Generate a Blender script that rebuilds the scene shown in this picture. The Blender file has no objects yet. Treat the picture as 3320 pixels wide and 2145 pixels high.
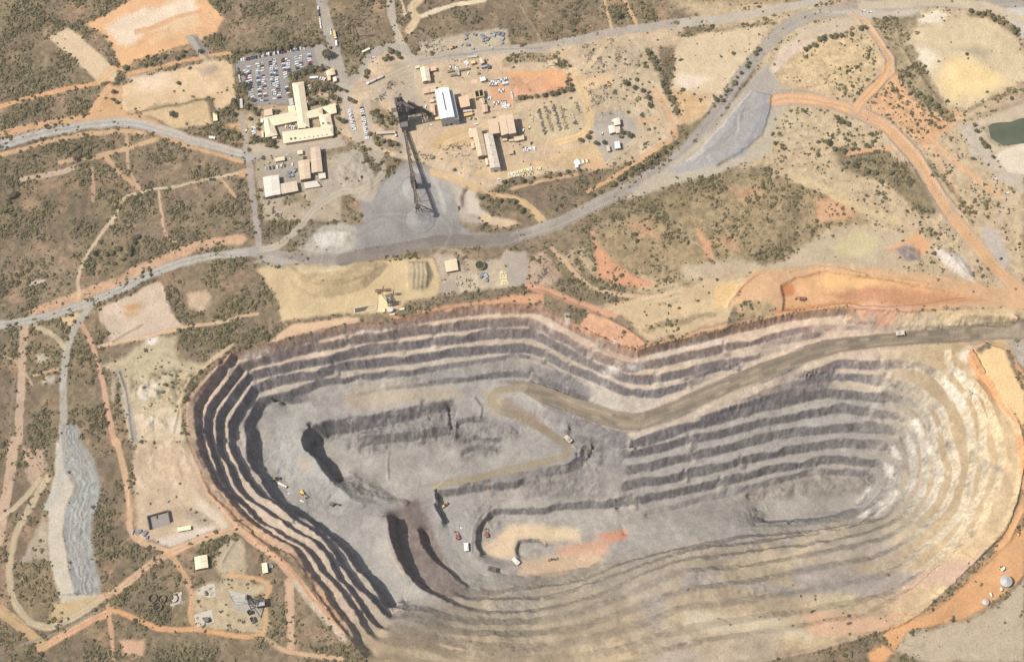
import bpy, bmesh, math, random
import numpy as np
from mathutils import Vector, Matrix
random.seed(7); RNG = np.random.default_rng(7)
scene = bpy.context.scene
COL = scene.collection
# ------------------------------------------------------------------ camera model (survey of the site)
FOC, DIST, DEP, ROLL = 6196.0, 2225.0, math.radians(66), math.radians(11)
_ca, _sa = math.cos(ROLL), math.sin(ROLL)
HD = Vector((-_sa, _ca, 0)); RT0 = Vector((_ca, _sa, 0)); ZV = Vector((0, 0, 1))
FWD = HD * math.cos(DEP) - ZV * math.sin(DEP)
UP0 = HD * math.sin(DEP) + ZV * math.cos(DEP)
RT = RT0 * _ca - UP0 * _sa
UP = RT0 * _sa + UP0 * _ca
CAM = FWD * -DIST
def pt(s, z=0.0):
    d = FWD * FOC + RT * (s[0] - 1660) + UP * (1072.5 - s[1])
    t = (z - CAM.z) / d.z
    return CAM + d * t
def proj_np(X, Y, Z):
    dx, dy, dz = X - CAM.x, Y - CAM.y, Z - CAM.z
    w = dx * FWD.x + dy * FWD.y + dz * FWD.z
    a = dx * RT.x + dy * RT.y + dz * RT.z
    b = dx * UP.x + dy * UP.y + dz * UP.z
    return 1660 + FOC * a / w, 1072.5 - FOC * b / w
def frame(ox, oy, s):
    def f(txt):
        out = []
        for p in txt.split():
            a, b = p.split(',')
            out.append((ox + float(a) / s, oy + float(b) / s))
        return out
    return f
K = 2.1536
T00, T10, T20 = frame(0, 0, K), frame(1107, 0, K), frame(2214, 0, K)
T01, T11, T21 = frame(0, 715, K), frame(1107, 715, K), frame(2214, 715, K)
T02, T12, T22 = frame(0, 1430, K), frame(1107, 1430, K), frame(2214, 1430, K)
R1, R2, R3, R4 = frame(560, 1000, 3.85), frame(1160, 900, 3.85), frame(1760, 1000, 3.85), frame(2360, 950, 3.85)
R1B, R2B = frame(560, 1400, 3.85), frame(760, 1745, 3.85)
R8, R10 = frame(2720, 1050, 3.85), frame(2720, 1400, 3.85)
R9, R6, R5, R11 = frame(900, 1250, 3.85), frame(1360, 1250, 3.85), frame(1960, 1350, 3.85), frame(2400, 1450, 3.85)
CP, PL, HF = frame(760, 130, 4.4), frame(1350, 180, 3.95), frame(1260, 270, 3.209)
JC, TK, BL, BM = frame(1130, 880, 6.443), frame(1420, 800, 9.169), frame(450, 1880, 5.298), frame(600, 1740, 7.012)
YD, LW, RP = frame(1330, 100, 4.0526), frame(1450, 480, 3.4057), frame(1480, 1640, 5.96)
SS = frame(0, 0, 1)
FF = frame(0, 0, 1 / 1.3926)
def lin(c):
    out = []
    for v in c[:3]:
        v = v / 255.0
        out.append(v / 12.92 if v <= 0.04045 else ((v + 0.055) / 1.055) ** 2.4)
    return out
ALB = 0.78
def alb(c):
    v = lin(c); l = .25 * v[0] + .6 * v[1] + .15 * v[2]; k = .90
    return [min(.85, (l + (q - l) * k) * ALB) for q in v]
# ------------------------------------------------------------------ noise
def vnoise(X, Y, scale, seed):
    g = np.random.default_rng(seed).random((256, 256))
    x = X / scale + 1000; y = Y / scale + 1000
    xi = np.floor(x).astype(int); yi = np.floor(y).astype(int)
    fx = x - xi; fy = y - yi
    fx = fx * fx * (3 - 2 * fx); fy = fy * fy * (3 - 2 * fy)
    a = g[yi % 256, xi % 256]; b = g[yi % 256, (xi + 1) % 256]
    c = g[(yi + 1) % 256, xi % 256]; d = g[(yi + 1) % 256, (xi + 1) % 256]
    return (a * (1 - fx) + b * fx) * (1 - fy) + (c * (1 - fx) + d * fx) * fy
def fbm(X, Y, scale, seed, n=3):
    s = 0; w = 1; t = 0
    for i in range(n):
        s = s + w * (vnoise(X, Y, scale / 2 ** i, seed + i * 17) - .5); t += w; w *= .55
    return s / t * 2
def n1(s, scale, seed):
    g = np.random.default_rng(seed).random(1024)
    x = np.asarray(s) / scale; xi = np.floor(x).astype(int); f = x - xi; f = f * f * (3 - 2 * f)
    return (g[xi % 1024] * (1 - f) + g[(xi + 1) % 1024] * f - .5) * 2
# ------------------------------------------------------------------ grid
STEP = 1.0
XS = np.arange(-690, 700, STEP); YS = np.arange(-500, 500, STEP)
NX, NY = len(XS), len(YS)
GX, GY = np.meshgrid(XS, YS)
def resample(P, step):
    P = np.array(P, float)
    seg = np.sqrt(((P[1:, :2] - P[:-1, :2]) ** 2).sum(1)); L = np.concatenate([[0], np.cumsum(seg)])
    n = max(2, int(L[-1] / step) + 1); s = np.linspace(0, L[-1], n)
    return np.stack([np.interp(s, L, P[:, i]) for i in range(P.shape[1])], 1), s
def smooth_pts(P, it=2):
    # corner cutting keeps the traced line but rounds its kinks a little
    for _ in range(it):
        Q = [P[0]]
        for a, b in zip(P[:-1], P[1:]):
            Q.append(tuple(a[i] * .78 + b[i] * .22 for i in range(len(a)))); Q.append(tuple(a[i] * .22 + b[i] * .78 for i in range(len(a))))
        Q.append(P[-1]); P = Q
    return P
FALLS = []
CONS = []   # (x, y, z) constraint samples
_lc = [0]
def crest(pts, z, face=5.5, H=14.0, side='R', jit=1.0, smooth=1, H2=None, face2=None):
    """pts: traced crest line; z: level (number or (start,end) or list); the toe lies on the pit side, H below."""
    n = len(pts)
    if isinstance(z, (int, float)): zs = [z] * n
    elif len(z) == 2 and n != 2: zs = list(np.linspace(z[0], z[1], n))
    else: zs = list(z)
    W = [tuple(pt(p, q)) for p, q in zip(pts, zs)]
    if smooth: W = smooth_pts(W, smooth)
    P, s = resample(W, 0.6)
    T = np.gradient(P[:, :2], axis=0); k = 9
    ker = np.ones(k) / k
    T = np.stack([np.convolve(np.pad(T[:, i], k // 2, 'edge'), ker, 'valid') for i in (0, 1)], 1)
    T /= np.maximum(1e-6, np.sqrt((T ** 2).sum(1))[:, None])
    N = np.stack([T[:, 1], -T[:, 0]], 1) * (1 if side == 'R' else -1)
    _lc[0] += 1; sd = 100 + _lc[0] * 13
    big_ = n1(s, 26, sd + 7); j = (np.sign(big_) * np.abs(big_) ** 3 * 3.2 + n1(s, 14, sd) * .9 + n1(s, 5, sd + 1) * .7 + n1(s, 2.2, sd + 2) * .35) * jit
    j2 = (n1(s, 9, sd + 3) * .8 + n1(s, 3, sd + 4) * .5) * jit
    C = P.copy(); C[:, :2] += N * j[:, None]
    t = np.linspace(0, 1, len(P))
    Hh = H + ((H2 if H2 is not None else H) - H) * t
    fw = face + ((face2 if face2 is not None else face) - face) * t
    B = P.copy(); B[:, :2] += N * (fw + j2)[:, None]; B[:, 2] -= Hh
    CONS.append(C); CONS.append(B); FALLS.append((C, B))
def level(pts, z, smooth=1):
    n = len(pts)
    zs = [z] * n if isinstance(z, (int, float)) else (list(np.linspace(z[0], z[1], n)) if len(z) == 2 and n != 2 else list(z))
    W = [tuple(pt(p, q)) for p, q in zip(pts, zs)]
    if smooth: W = smooth_pts(W, smooth)
    CONS.append(resample(W, .6)[0])
def hold(v, n, end, k=2):
    return [v] * (n - k) + list(np.linspace(v, end, k + 1))[1:]
# ------------------------------------------------------------------ the open pit: crest lines with their levels
# left wall (from its lower end upward), then the upper wall of the west lobe down to the notch
cR = R2B("1640,1500 1490,1330 1330,1120 1200,950 1060,760 950,570 850,400 720,230 560,110")[:-1] + R1B("1200,1430 960,1260 800,1110 680,980 520,830 420,730 360,560 260,330 190,150 150,0") + R1("130,1300 140,1180 250,1020 360,900 420,830 560,690 700,540")
crest(cR, 0, 3.5, 6.0, H2=.5)
c0 = R2B("1700,1480 1640,1430 1500,1290 1480,1200 1350,1000 1220,850 1130,720 1100,640 990,510 900,380 800,230 720,90") + R1B("1330,1370 1190,1290 1080,1190 960,1120 880,1050 740,920 640,780 520,660 440,500 370,350 310,180 290,0") + R1("262,1300 258,1200 460,900 620,700 740,540")
crest(c0, hold(-6, len(c0), -1), 5.2, 12.5, H2=13.5)
c0b = R1("740,535 830,530 1080,462 1300,410 1600,340 1850,270 2050,220 2310,180") + R2("120,560 300,560 560,500 760,450 1100,400 1500,350 1850,330 2080,335 2310,350") + R3("250,110 450,215 700,345 900,440 1100,500 1175,522")
crest(c0b, [-1] * 8 + [-1] * 9 + [-2, -3, -4, -5, -6, -6], 6, 12.5)
c0c = R3("1180,520 1350,470 1640,400 1920,350 2310,240") + R4("340,360 620,290 900,235 1200,200 1500,195") 
crest(c0c, -6, 5.5, 10, H2=8); crest(R4("1500,205 1900,225 2310,250") + R8("1300,-135 2000,-115 2330,-70"), [-5, -4, -3, -2, -1, 0], 10, 7, H2=12)
c1 = R2B("1790,1275 1700,1220 1600,1090 1500,920 1400,780 1300,640 1190,520 1080,420 1020,300 950,200 830,70") + R1B("1490,1335 1330,1265 1200,1180 1060,1130 950,1010 850,900 740,800 630,700 570,530 500,370 440,200 400,0") + R1("385,1290 430,1200 620,960 720,830 820,690 870,660")
crest(c1, hold(-18, len(c1), -14), 5.2, 12.5, H2=14)
c1b = R1("870,660 920,640 1100,600 1400,520 1700,430 2000,400 2150,350 2310,320") + R2("240,680 560,630 960,580 1300,540 1600,510 1850,500 2000,480 2150,495") + R3("0,185 250,310 470,450 700,570 900,640 1060,690 1150,690 1220,655")
crest(c1b, -15, 6, 14)
c1c = R3("1220,655 1500,610 1800,540 2100,480 2310,420") + R4("0,612 300,560 540,490 820,440 1050,400 1470,385 1900,400")
crest(c1c, -16, 6, 13.5, H2=4)
c2 = R2B("1840,1135 1760,1110 1670,1010 1600,900 1465,700 1380,600 1275,480 1190,320 1130,210 1060,100 930,0") + R1B("1560,1270 1400,1170 1280,1080 1190,1000 1060,930 920,840 830,740 760,610 700,470 600,330 550,180 540,0") + R1("540,1380 545,1320 700,1120 830,950 930,800")
crest(c2, hold(-30.5, len(c2), -28.5), 5.2, 12.5, H2=14)
c2b = R1("930,800 1000,780 1300,710 1630,630 2040,550 2310,490") + R2("240,840 560,800 900,750 1200,710 1500,670 1800,650 2060,640 2200,645") + R3("0,325 250,450 450,560 640,650 870,735 1000,800 1160,835 1300,835")
crest(c2b, -29, 6, 14)
c2c = R3("1330,835 1660,770 1900,720 2310,620") + R4("0,840 300,770 460,710 700,650 950,590 1150,545")
crest(c2c, -30, 6, 13.5, H2=.5)
c3 = R2B("1900,985 1850,950 1750,820 1650,690 1500,560 1400,450 1300,300 1200,130 1100,0") + R1B("1700,1190 1540,1120 1420,1010 1310,930 1200,860 1090,800 1020,710 900,590 850,480 790,360 710,200 690,0") + R1("685,1440 760,1290 830,1180 920,1040 985,955")
crest(c3, hold(-43, len(c3), -42), 5.4, 17, H2=15)
c3b = R1("985,952 1100,920 1300,850 1640,785 1720,775 1800,760 1950,715 2050,680 2310,640") + R2("120,1020 300,1000 480,965 660,960 900,930 1080,885 1300,870 1500,845 1750,830 2000,815 2150,830") + R3("0,510 280,650 560,780 850,900 1000,960 1150,985 1250,1000")
crest(c3b, -43, 6, 14)
c3c = R3("1250,1010 1400,1020 1640,960 1960,860 2310,750") + R4("130,915")
crest(c3c, -44, 6, 13, H2=.4)
c4 = R2B("1990,885 1940,885 1850,800 1780,700 1650,540 1520,390 1430,240 1330,110 1240,20") + R1B("1850,1240 1700,1120 1560,1060 1420,960 1310,890 1200,790 1070,610 960,380 910,150 900,0") + R1("905,1420 950,1340 1050,1180 1110,1110 1150,1090")
crest(c4, hold(-60, len(c4), -57), 6.2, 23.5, H2=16)
c4b = R1("1150,1090 1250,1060 1500,1000 1740,915 1820,885 2100,840 2310,800") + R2("200,1180 420,1155 700,1140 950,1090 1150,1060 1400,1030 1650,985 1790,970 1950,935 2140,950") + R3("0,640 300,790 600,920 900,1060 1130,1140")
crest(c4b, -57, 6, 13.5, H2=.5, face2=4)
c5 = R1("1760,1150 1950,1095 2310,1040") + R2("200,1370 500,1330 700,1310 950,1270 1300,1230 1600,1195 1850,1160 2000,1150 2150,1180") + R3("0,860 300,965 550,1090")
crest(c5, hold(-70.5, len(c5), -69), 5, .6, H2=13, face2=5)
# the haul ramp: upper and lower edge
rU = R3("1280,1300 1600,1170 1900,1040 2310,870") + R4("0,1060 370,890 800,740 1160,600 1500,555 2100,495 2310,475") + R8("1400,50 1900,10 2330,-5")
level(rU, [-56, -52, -48, -43.5, -42, -38, -32, -27, -25, -22, -21, -19, -18, -17])
rL = R3("1200,1525 1500,1420 1800,1290 2310,1070") + R4("0,1250 500,1070 900,890 1400,740 1900,680 2310,645") + R8("1600,225 2000,200 2330,190")
zL = [-58, -54, -50, -45, -43, -38, -32, -28, -25, -22.5, -20, -18.5, -17.5]
level(rL, zL)
rU2 = R2("1840,1285 2010,1300 2310,1340") + R3("0,965 300,1080 600,1180 900,1280 1100,1312 1280,1300")
level(rU2, [-81, -80, -76, -74, -70, -66, -62, -59, -57])
rL2 = R3("0,1185 400,1330 750,1460 1000,1520 1200,1525")
level(rL2, [-75, -69.5, -64, -60.5, -58])
# face under the ramp
crest(R6("1130,130 1400,180 1750,290") + R3("400,1350 750,1480 1000,1540 1180,1545"), [-79, -77, -74, -70, -65, -61, -59], 14, 4, H2=22)
# hairpin road
level(R6("820,60 1000,300 1200,430 1450,540 1640,680 1780,820"), [-81, -82, -84, -87, -90, -92])
level(R6("1050,120 1300,290 1500,420 1660,560 1900,680 1960,780 1850,920"), [-81, -83, -86, -89, -91.5, -93, -94])
level(R6("1780,830 1500,900 1200,980 750,1085 170,1215"), [-93, -95, -98, -102, -106])
level(R6("1850,930 1500,1010 1200,1070 700,1190 190,1290"), [-94, -96, -99, -103, -106])
crest(R6("440,430 560,400 760,380 950,430 1100,500 1220,570"), [-81, -82, -83, -84, -86, -88], 5, 9, H2=3)
crest(R6("560,655 700,610 880,640 1000,640"), -93, 5, 7); crest(R6("520,800 640,760 850,735 1030,790 1000,830"), -99, 5, 7)
level(R6("1230,590 1400,700 1600,800 1500,880 1200,920"), [-90, -92, -94, -96, -99])
crest(R6("1300,1075 1500,1025 1850,955 1960,885 2030,790 2060,710"), [-98, -97, -95, -95, -94, -93], 10, 8, H2=16)
crest(R6("1950,480 1960,640 2100,720 2200,860 2310,960"), [-78, -84, -92, -98, -104], 7, 8, 'R')
# right lobe benches below the ramp
e = R4("960,955 1250,880") + R8("0,445 400,460 900,430 1250,560 1450,780 1600,1010 1700,1250") + R10("1700,100 1730,300 1720,500 1630,860 1560,1020 1480,1150 1250,1380 1000,1550") + T22("1500,930 1000,1050 500,1130 0,1180") + T12("2200,1270 1800,1400 1400,1480 1000,1480 700,1430 500,1380 282,1315")
crest(e, [-30, -29] + [-28] * (len(e) - 2), 8, 2, H2=13, face2=9) if False else crest(e[:3], [-30, -29, -28], 5, 1, H2=11)
crest(e[2:], -28, 5.8, 12, face2=16)
L1 = R3("1970,1275 2190,1190 2310,1150") + R4("250,1280 560,1150 880,1060 1120,1030 1300,985 1500,985 1750,1010") + R8("400,640 800,700 1050,800 1290,1000")
crest(L1, [-49, -45, -43] + [-42] * (len(L1) - 3), 6, 2, H2=14, face2=8)
L1b = R8("1290,1000 1370,1180") + R10("1420,150 1510,400 1500,600 1440,800 1400,880 1250,1080 1000,1300 700,1480") + T22("1330,830 900,900 500,1000 0,1060") + T12("2200,1130 1900,1250 1600,1340 1300,1380 900,1380 640,1330 560,1275 315,1229")
crest(L1b, -42, 6, 12.5, face2=15)
L2 = R5("-60,180 290,310 540,240 860,130 1100,40 1300,5") + R4("0,1330 280,1290")[:0] + R4("280,1400 640,1310 900,1250 1200,1180 1390,1190") + R8("400,840 760,860 1000,950 1180,1150") + R10("1250,250 1320,470 1290,620 1240,760 1150,930 1000,1080 800,1230 500,1380 0,1480") + T22("800,820 400,900 0,930") + T12("2200,1000 1900,1140 1600,1240 1300,1290 900,1280 700,1240 600,1200 500,1180 371,1176")
crest(L2[6 - 5:26], -56, 7, 13.5, face2=9)
crest(L2[25:], -56, 11, 12)
L3 = R5("200,400 550,370 870,290 1080,225 1450,150 1750,75 1930,30") + R4("540,1530 900,1470 1250,1400 1500,1385") + R8("400,1048 720,1078 900,1150 1080,1388")[0:3] + R10("1090,60 1130,250 1130,450 1120,560 1080,720 990,850 900,980 700,1130 500,1230 250,1300 0,1350") + T22("500,780 0,830") + T12("2100,940 1900,1040 1600,1140 1300,1200 1000,1200 850,1180 700,1100 560,1030 420,900 330,650 310,510")
crest(L3[:14], -70, 6.5, 13.5); crest(L3[13:-6], -70, 7, 12.5); crest(L3[-7:], -72, 9, 12, H2=31, face2=8)
L4 = R5("290,620 480,590 900,480 1100,435 1400,370 1800,270 2080,190 2310,150") + R8("0,1235 450,1250 750,1270 900,1390") + R10("900,80 970,250 980,450 960,580 900,720 820,850 680,1010 500,1110 300,1160 0,1230") + T22("500,715 0,770") + T12("1900,950 1600,1060 1300,1110 900,1110 800,1080 640,960 560,920 480,800 420,600")
crest(L4[:12], -84, 6.5, 13.5); crest(L4[11:-4], -84, 7, 12.5)
L5 = R5("240,820 470,765 700,750 1000,670 1400,590 1560,545 1700,500 1950,440 2310,360") + R8("0,1425 300,1440 600,1475") + R10("700,170 760,260 790,400 770,560 750,740 660,880 500,1000") + R11("1500,980 1200,1025 800,1075 400,1110 0,1120") + T12("2000,850 1800,930 1600,1000 1300,1040 1000,1060 850,1020 700,890 620,760 560,600")
crest(L5[:13], -98, 6.5, 13.5); crest(L5[12:-4], -98, 7, 11); crest(T12('850,1020 700,900 590,780 530,620'), -101, 7, 10, H2=18)
L6 = R5("0,1030 450,990 700,930 980,870 1300,800 1640,720 1850,670 2050,600 2310,560") + R11("640,170 1010,100 1250,90 1700,140 1790,160 1880,260 1920,370 1850,520 1750,660 1600,800 1450,870 1200,940 800,980 400,1000 0,1000")
crest(L6[:13], -112, 6.5, 13); crest(L6[12:], -112, 8, 12, H2=5)
L7 = R5("500,1170 700,1110 900,1080 1120,1000 1440,940 1800,840 2100,760 2310,715") + R11("600,340 800,275 1240,240 1650,300 1720,360 1650,480 1640,560 1560,680 1450,770 1250,850 1000,900 700,930 300,945")
crest(L7, -126, 7, 5, H2=12)
level(R11("100,620 600,690 1000,680 1350,680"), -139); level(R11("200,780 700,810 1200,790"), -139)
# east shoulder
h = R8("1400,320 1400,450 1600,650 1770,890 1850,1080") + R10("1850,200 1890,400 1880,560 1830,760 1760,900 1650,1130 1480,1380 1380,1520") + T22("1500,1080 1000,1180 500,1260 0,1330") + T12("2000,1480 1500,1570 1000,1550 700,1500 400,1440 254,1390")
crest(h, -15, 6, 11.5, face2=16)
f_ = R8("1700,700 1850,900 1950,1150 2050,1450") + R10("2080,200 2090,330 2080,520 2030,700 1940,840 1850,1080 1700,1300 1560,1450") + T22("1400,1200 900,1300 400,1370 0,1440") + T12("1600,1680 1000,1640 500,1560 203,1508")
crest(f_, -4, 7, 10, face2=11)
g = R8("1650,320 1800,560 1950,770 2050,950 2180,1130 2270,1300") + R10("2300,100 2320,400 2290,600 2230,850 2150,1060 2030,1280 1900,1420") + T22("1650,1220 1350,1340 900,1480 0,1640")
crest(g, [-8, -5, -2, 0, 1, 2] + [3] * (len(g) - 6), 5, 6, face2=8)
# west floor and inner pit
level(R1B("1300,500 1500,900 1700,1000 1900,1100") + R2B("1700,120 1850,350 2000,560 2150,800"), -83); level(R1("1290,1180 1500,1200 1800,1160"), [-82, -79, -76])
toe4 = R2B("2030,840 1900,690 1780,530 1690,400 1630,270 1510,110") + R1B("2010,1270 1850,1150 1620,1020 1500,910 1300,700 1240,590 1140,400 1090,230 1050,0")
level(toe4, -83.5)
i1 = R9("900,1400 740,1230 590,1080 480,900 330,790 290,700 310,580 400,500 650,430 1100,380 1290,340 1650,270 1880,200 2190,170")
crest(i1[:2] + R9('670,1150'), -82, 24, 22); crest(R9('670,1150') + i1[2:9], -79, 8, 37, H2=34); crest(i1[8:], [-80] * (len(i1) - 8), 11, 24, H2=14, face2=11)
crest(R9("1000,640 1270,595 1600,575 1800,545 2180,490"), -93, 10, 14, face2=7)
level(R9("700,830 1000,900 1300,880 1700,800 2150,740"), -107.5); level(R9("900,960 1200,1080 1500,1180 1900,1180"), -107)
crest(R9("2230,220 2270,420 2240,620"), -82, 10, 20)
# the spoil ridge between the two inner floors
level(R9("1080,1500 960,1420"), -84)
level(R9("1000,1040 1250,1200 1480,1400 1700,1420"), [-107, -106, -104, -101])
level(R9("1400,1480 1560,1500 1620,1450"), -94)
# east side of the ridge (the dark gouge) falls to the working floor
crest(T12("640,340 650,480 690,560"), -107, 4, 13, 'L')
level(T12("700,450 740,560 760,650 800,750 880,850 1000,940"), -119.5)
crest(R6("200,1450 190,1310 350,1290 700,1230 1170,1200") + R6("1300,1150"), [-106] * 5 + [-106], 5, 13.5)
level(R6("600,1420 900,1380 1250,1400"), -120)
# inner red pit
crest(RP("400,930 355,850 360,600 400,400 480,230 600,110 740,40 1000,30 1300,40 1700,30") + T12("1500,430 1950,420"), -120, 5, 10, H2=12)
level(RP("650,700 800,500 1200,430 1900,430 2300,450"), -131); level(RP("560,930 1000,1050 1500,1050 2000,1010 2380,960"), -131)
crest(RP("1180,960 1130,800 1180,660 1250,620 1600,600 1720,740"), -131, 4, 6)
level(RP("1300,800 1500,820 1900,780"), -137)
level(RP("100,1000 500,1090 900,1200") + T12("1100,920 1300,940 1500,900 1700,880 1800,830"), [-120, -121, -123, -124, -124, -124, -125, -126])
level(T12("1900,450 1950,560 1980,650"), [-120, -128, -130])
PIT_OUT = cR[::-1] and (R2B("1640,1500 1490,1330 1330,1120 1200,950 1060,760 950,570 850,400 720,230") + cR[8:] + c0b[:-2] + R3("1175,500") + c0c + R4("1800,200") + R4("2310,235") + SS("3050,1005 3320,1000 3420,1000 3420,1180 3300,1150 3190,1110 3150,1130") + g + SS("2000,2250 1300,2250 1200,2160"))
# ------------------------------------------------------------------ relax the terrain between the lines
def inside(PX, PY, poly):
    n = len(poly); r = np.zeros(PX.shape, bool); j = n - 1
    for i in range(n):
        xi, yi = poly[i]; xj, yj = poly[j]
        if yi != yj:
            c = ((yi > PY) != (yj > PY)) & (PX < (xj - xi) * (PY - yi) / (yj - yi) + xi)
            r ^= c
        j = i
    return r
def solve():
    P = np.concatenate(CONS, 0)
    po = [tuple(pt(p, 0))[:2] for p in PIT_OUT]
    fixed0 = ~inside(GX, GY, po)
    def grid_cons(st, xs, ys):
        nx, ny = len(xs), len(ys)
        ix = np.rint((P[:, 0] - xs[0]) / st).astype(int); iy = np.rint((P[:, 1] - ys[0]) / st).astype(int)
        ok = (ix >= 0) & (ix < nx) & (iy >= 0) & (iy < ny)
        k = iy[ok] * nx + ix[ok]
        cnt = np.bincount(k, minlength=nx * ny).astype(float); sm = np.bincount(k, weights=P[ok, 2], minlength=nx * ny)
        m = cnt > 0; z = np.zeros(nx * ny); z[m] = sm[m] / cnt[m]
        return z.reshape(ny, nx), m.reshape(ny, nx)
    z = None
    for f, it in ((32, 300), (16, 200), (8, 200), (4, 200), (2, 200), (1, 160)):
        xs = XS[::f]; ys = YS[::f]
        cz, cm = grid_cons(STEP * f, xs, ys)
        fx = fixed0[::f, ::f] & ~cm
        if z is None: z = np.where(cm, cz, -40.0)
        else:
            zz = np.repeat(np.repeat(z, 2, 0), 2, 1)
            zz = zz[:len(ys), :len(xs)]
            zz = np.pad(zz, ((0, len(ys) - zz.shape[0]), (0, len(xs) - zz.shape[1])), 'edge')
            z = zz
        z = np.where(fx, 0, np.where(cm, cz, z)); free = ~(cm | fx)
        for _ in range(it):
            p = np.pad(z, 1, 'edge')
            a = (p[:-2, 1:-1] + p[2:, 1:-1] + p[1:-1, :-2] + p[1:-1, 2:]) * .25
            z = np.where(free, a, z)
    return z, fixed0
GZ, OUTSIDE = solve()
# ------------------------------------------------------------------ mounds, dumps and bunds on top of the relaxed surface
def seg_dist(PX, PY, pts, closed=False):
    d = np.full(PX.shape, 1e9)
    ring = list(zip(pts[:-1], pts[1:])) + ([(pts[-1], pts[0])] if closed else [])
    for a, b in ring:
        vx, vy = b[0] - a[0], b[1] - a[1]; L = vx * vx + vy * vy + 1e-9
        t = np.clip(((PX - a[0]) * vx + (PY - a[1]) * vy) / L, 0, 1)
        d = np.minimum(d, (PX - a[0] - t * vx) ** 2 + (PY - a[1] - t * vy) ** 2)
    return np.sqrt(d)
def window(px, py, PX, PY, pad):
    m = (PX > min(px) - pad) & (PX < max(px) + pad) & (PY > min(py) - pad) & (PY < max(py) + pad)
    r = np.nonzero(m.any(1))[0]; c = np.nonzero(m.any(0))[0]
    if len(r) == 0 or len(c) == 0: return None
    return slice(r[0], r[-1] + 1), slice(c[0], c[-1] + 1)
WN1 = fbm(GX, GY, 22, 501, 4); WN2 = fbm(GX, GY, 22, 502, 4)
def mound(ptsS, h, w=8, z0=0, rough=.25):
    P = [tuple(pt(p, z0))[:2] for p in ptsS]
    win = window([p[0] for p in P], [p[1] for p in P], GX, GY, 3)
    if win is None: return
    X = GX[win] + WN1[win] * 2.5; Y = GY[win] + WN2[win] * 2.5
    ins = inside(X, Y, P); d = seg_dist(X, Y, P, True)
    t = np.clip(d / w, 0, 1) * ins
    GZ[win] += h * t * (1 + rough * WN1[win])
def ridge(ptsS, h, w=1.6, z0=0, jit=1.0):
    P = [tuple(pt(p, z0))[:2] for p in ptsS]
    win = window([p[0] for p in P], [p[1] for p in P], GX, GY, 6)
    if win is None: return
    X = GX[win] + WN1[win] * jit; Y = GY[win] + WN2[win] * jit
    d = seg_dist(X, Y, P)
    GZ[win] += h * np.exp(-(d / w) ** 2) * (1 + .5 * WN2[win])
# left waste dump: flat top tipping to the right
dumpL = T02("405,0 560,0 640,120 705,270 690,420 640,560 650,800 700,1000 690,1070 500,1070 400,950 385,600 360,350 395,150")
DP = [tuple(pt(p, 0))[:2] for p in dumpL]
DC = [tuple(pt(p, 7))[:2] for p in T02("415,-120 430,0 445,200 520,310 450,480 440,640 480,900 520,1060")]
DT = [tuple(pt(p, 0))[:2] for p in T02("540,-120 560,0 640,120 705,270 690,420 640,560 650,800 700,1000 700,1075")]
ins = inside(GX + WN1 * 1.5, GY + WN2 * 1.5, [DC[0]] + DC + DT[::-1])
w_ = window([p[0] for p in DC + DT], [p[1] for p in DC + DT], GX, GY, 10)
dc = seg_dist(GX[w_], GY[w_], DC); dt = seg_dist(GX[w_], GY[w_], DT)
tt = dt / (dc + dt + 1e-6)
ff = ins[w_] * (6.5 * tt + .5 * np.sin(tt * 30 + WN1[w_] * 14 + WN2[w_] * 9) * (.4 + 1.2 * np.abs(WN2[w_])) * tt * (1 - tt) * 4)
lw = (~ins[w_]) * np.clip(1 - dc / 32, 0, 1) * 6.5 * (GX[w_] < np.interp(GY[w_], [p[1] for p in DC][::-1], [p[0] for p in DC][::-1]) + 1) * (GY[w_] > DC[-1][1]) * (GY[w_] < DC[0][1])
GZ[w_] += ff + lw
DUMPMASK = np.zeros(GZ.shape); DUMPMASK[w_] = np.clip(ins[w_] * 1.0, 0, 1)
# right waste tip with its tipped ribs
tipP = T20("480,630 560,650 620,640 618,760 560,900 430,1050 200,1160 -60,1220 0,1130 160,1010 230,900 400,700")
for k in range(11):
    a = k / 10
    ridge(T20(f"{500+a*110:.0f},{650+a*20:.0f} {400+a*180:.0f},{800+a*10:.0f} {400+a*140:.0f},{930+a*10:.0f} {300+a*120:.0f},{1020+a*30:.0f} {180+a*60:.0f},{1080+a*70:.0f}"), 1.9, 1.6, 0, 4)
mound(T20("480,630 440,760 400,900 300,1000 150,1090 -40,1170 0,1130 160,1010 230,900 400,700"), 3, 10)
mound(T11("-390,315 300,285 330,312 270,380 170,470 80,505 -60,535 -200,545 -330,480"), 5, 9)
mound(T11("450,285 600,280 640,380 600,470 560,495 480,485 455,380"), 4, 6)
for x in (470, 500, 530, 560, 590): ridge(T11(f"{x},300 {x+8},390 {x-2},470"), 1.3, 1.8)
for k in range(10): ridge(T11(f"{-280+k*28},{440+k*2} {-60+k*30},{455-k*8} {140+k*12},{430-k*14}"), .5, 1.2, 0, 3)
mound(T00("1300,255 1370,245 1490,430 1440,445"), 3, 6)
# stockpile cones beneath the stacker
def cone(c, r, h):
    p = pt(c, 0); d = np.sqrt((GX - p.x) ** 2 + (GY - p.y) ** 2) / r
    m = d < 1.25
    GZ[m] = np.maximum(GZ[m], (h * np.clip(1 - d, 0, 1) + .9 * np.exp(-((d - 1) / .06) ** 2))[m] * (1 + .25 * WN1[m]))
cone(HF("318,1425")[0], 18, 10); cone(HF("260,1090")[0], 16, 7)
ridge(HF("760,1270 750,1200 775,1120 800,1090"), 2.2, 2.6)
# pond basins
def basin(ptsS, h, w): mound(ptsS, h, w, 0, 0)
basin(T20("2090,880 2150,850 2500,780 2500,1000 2230,1040 2150,1000"), -4, 9)
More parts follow.
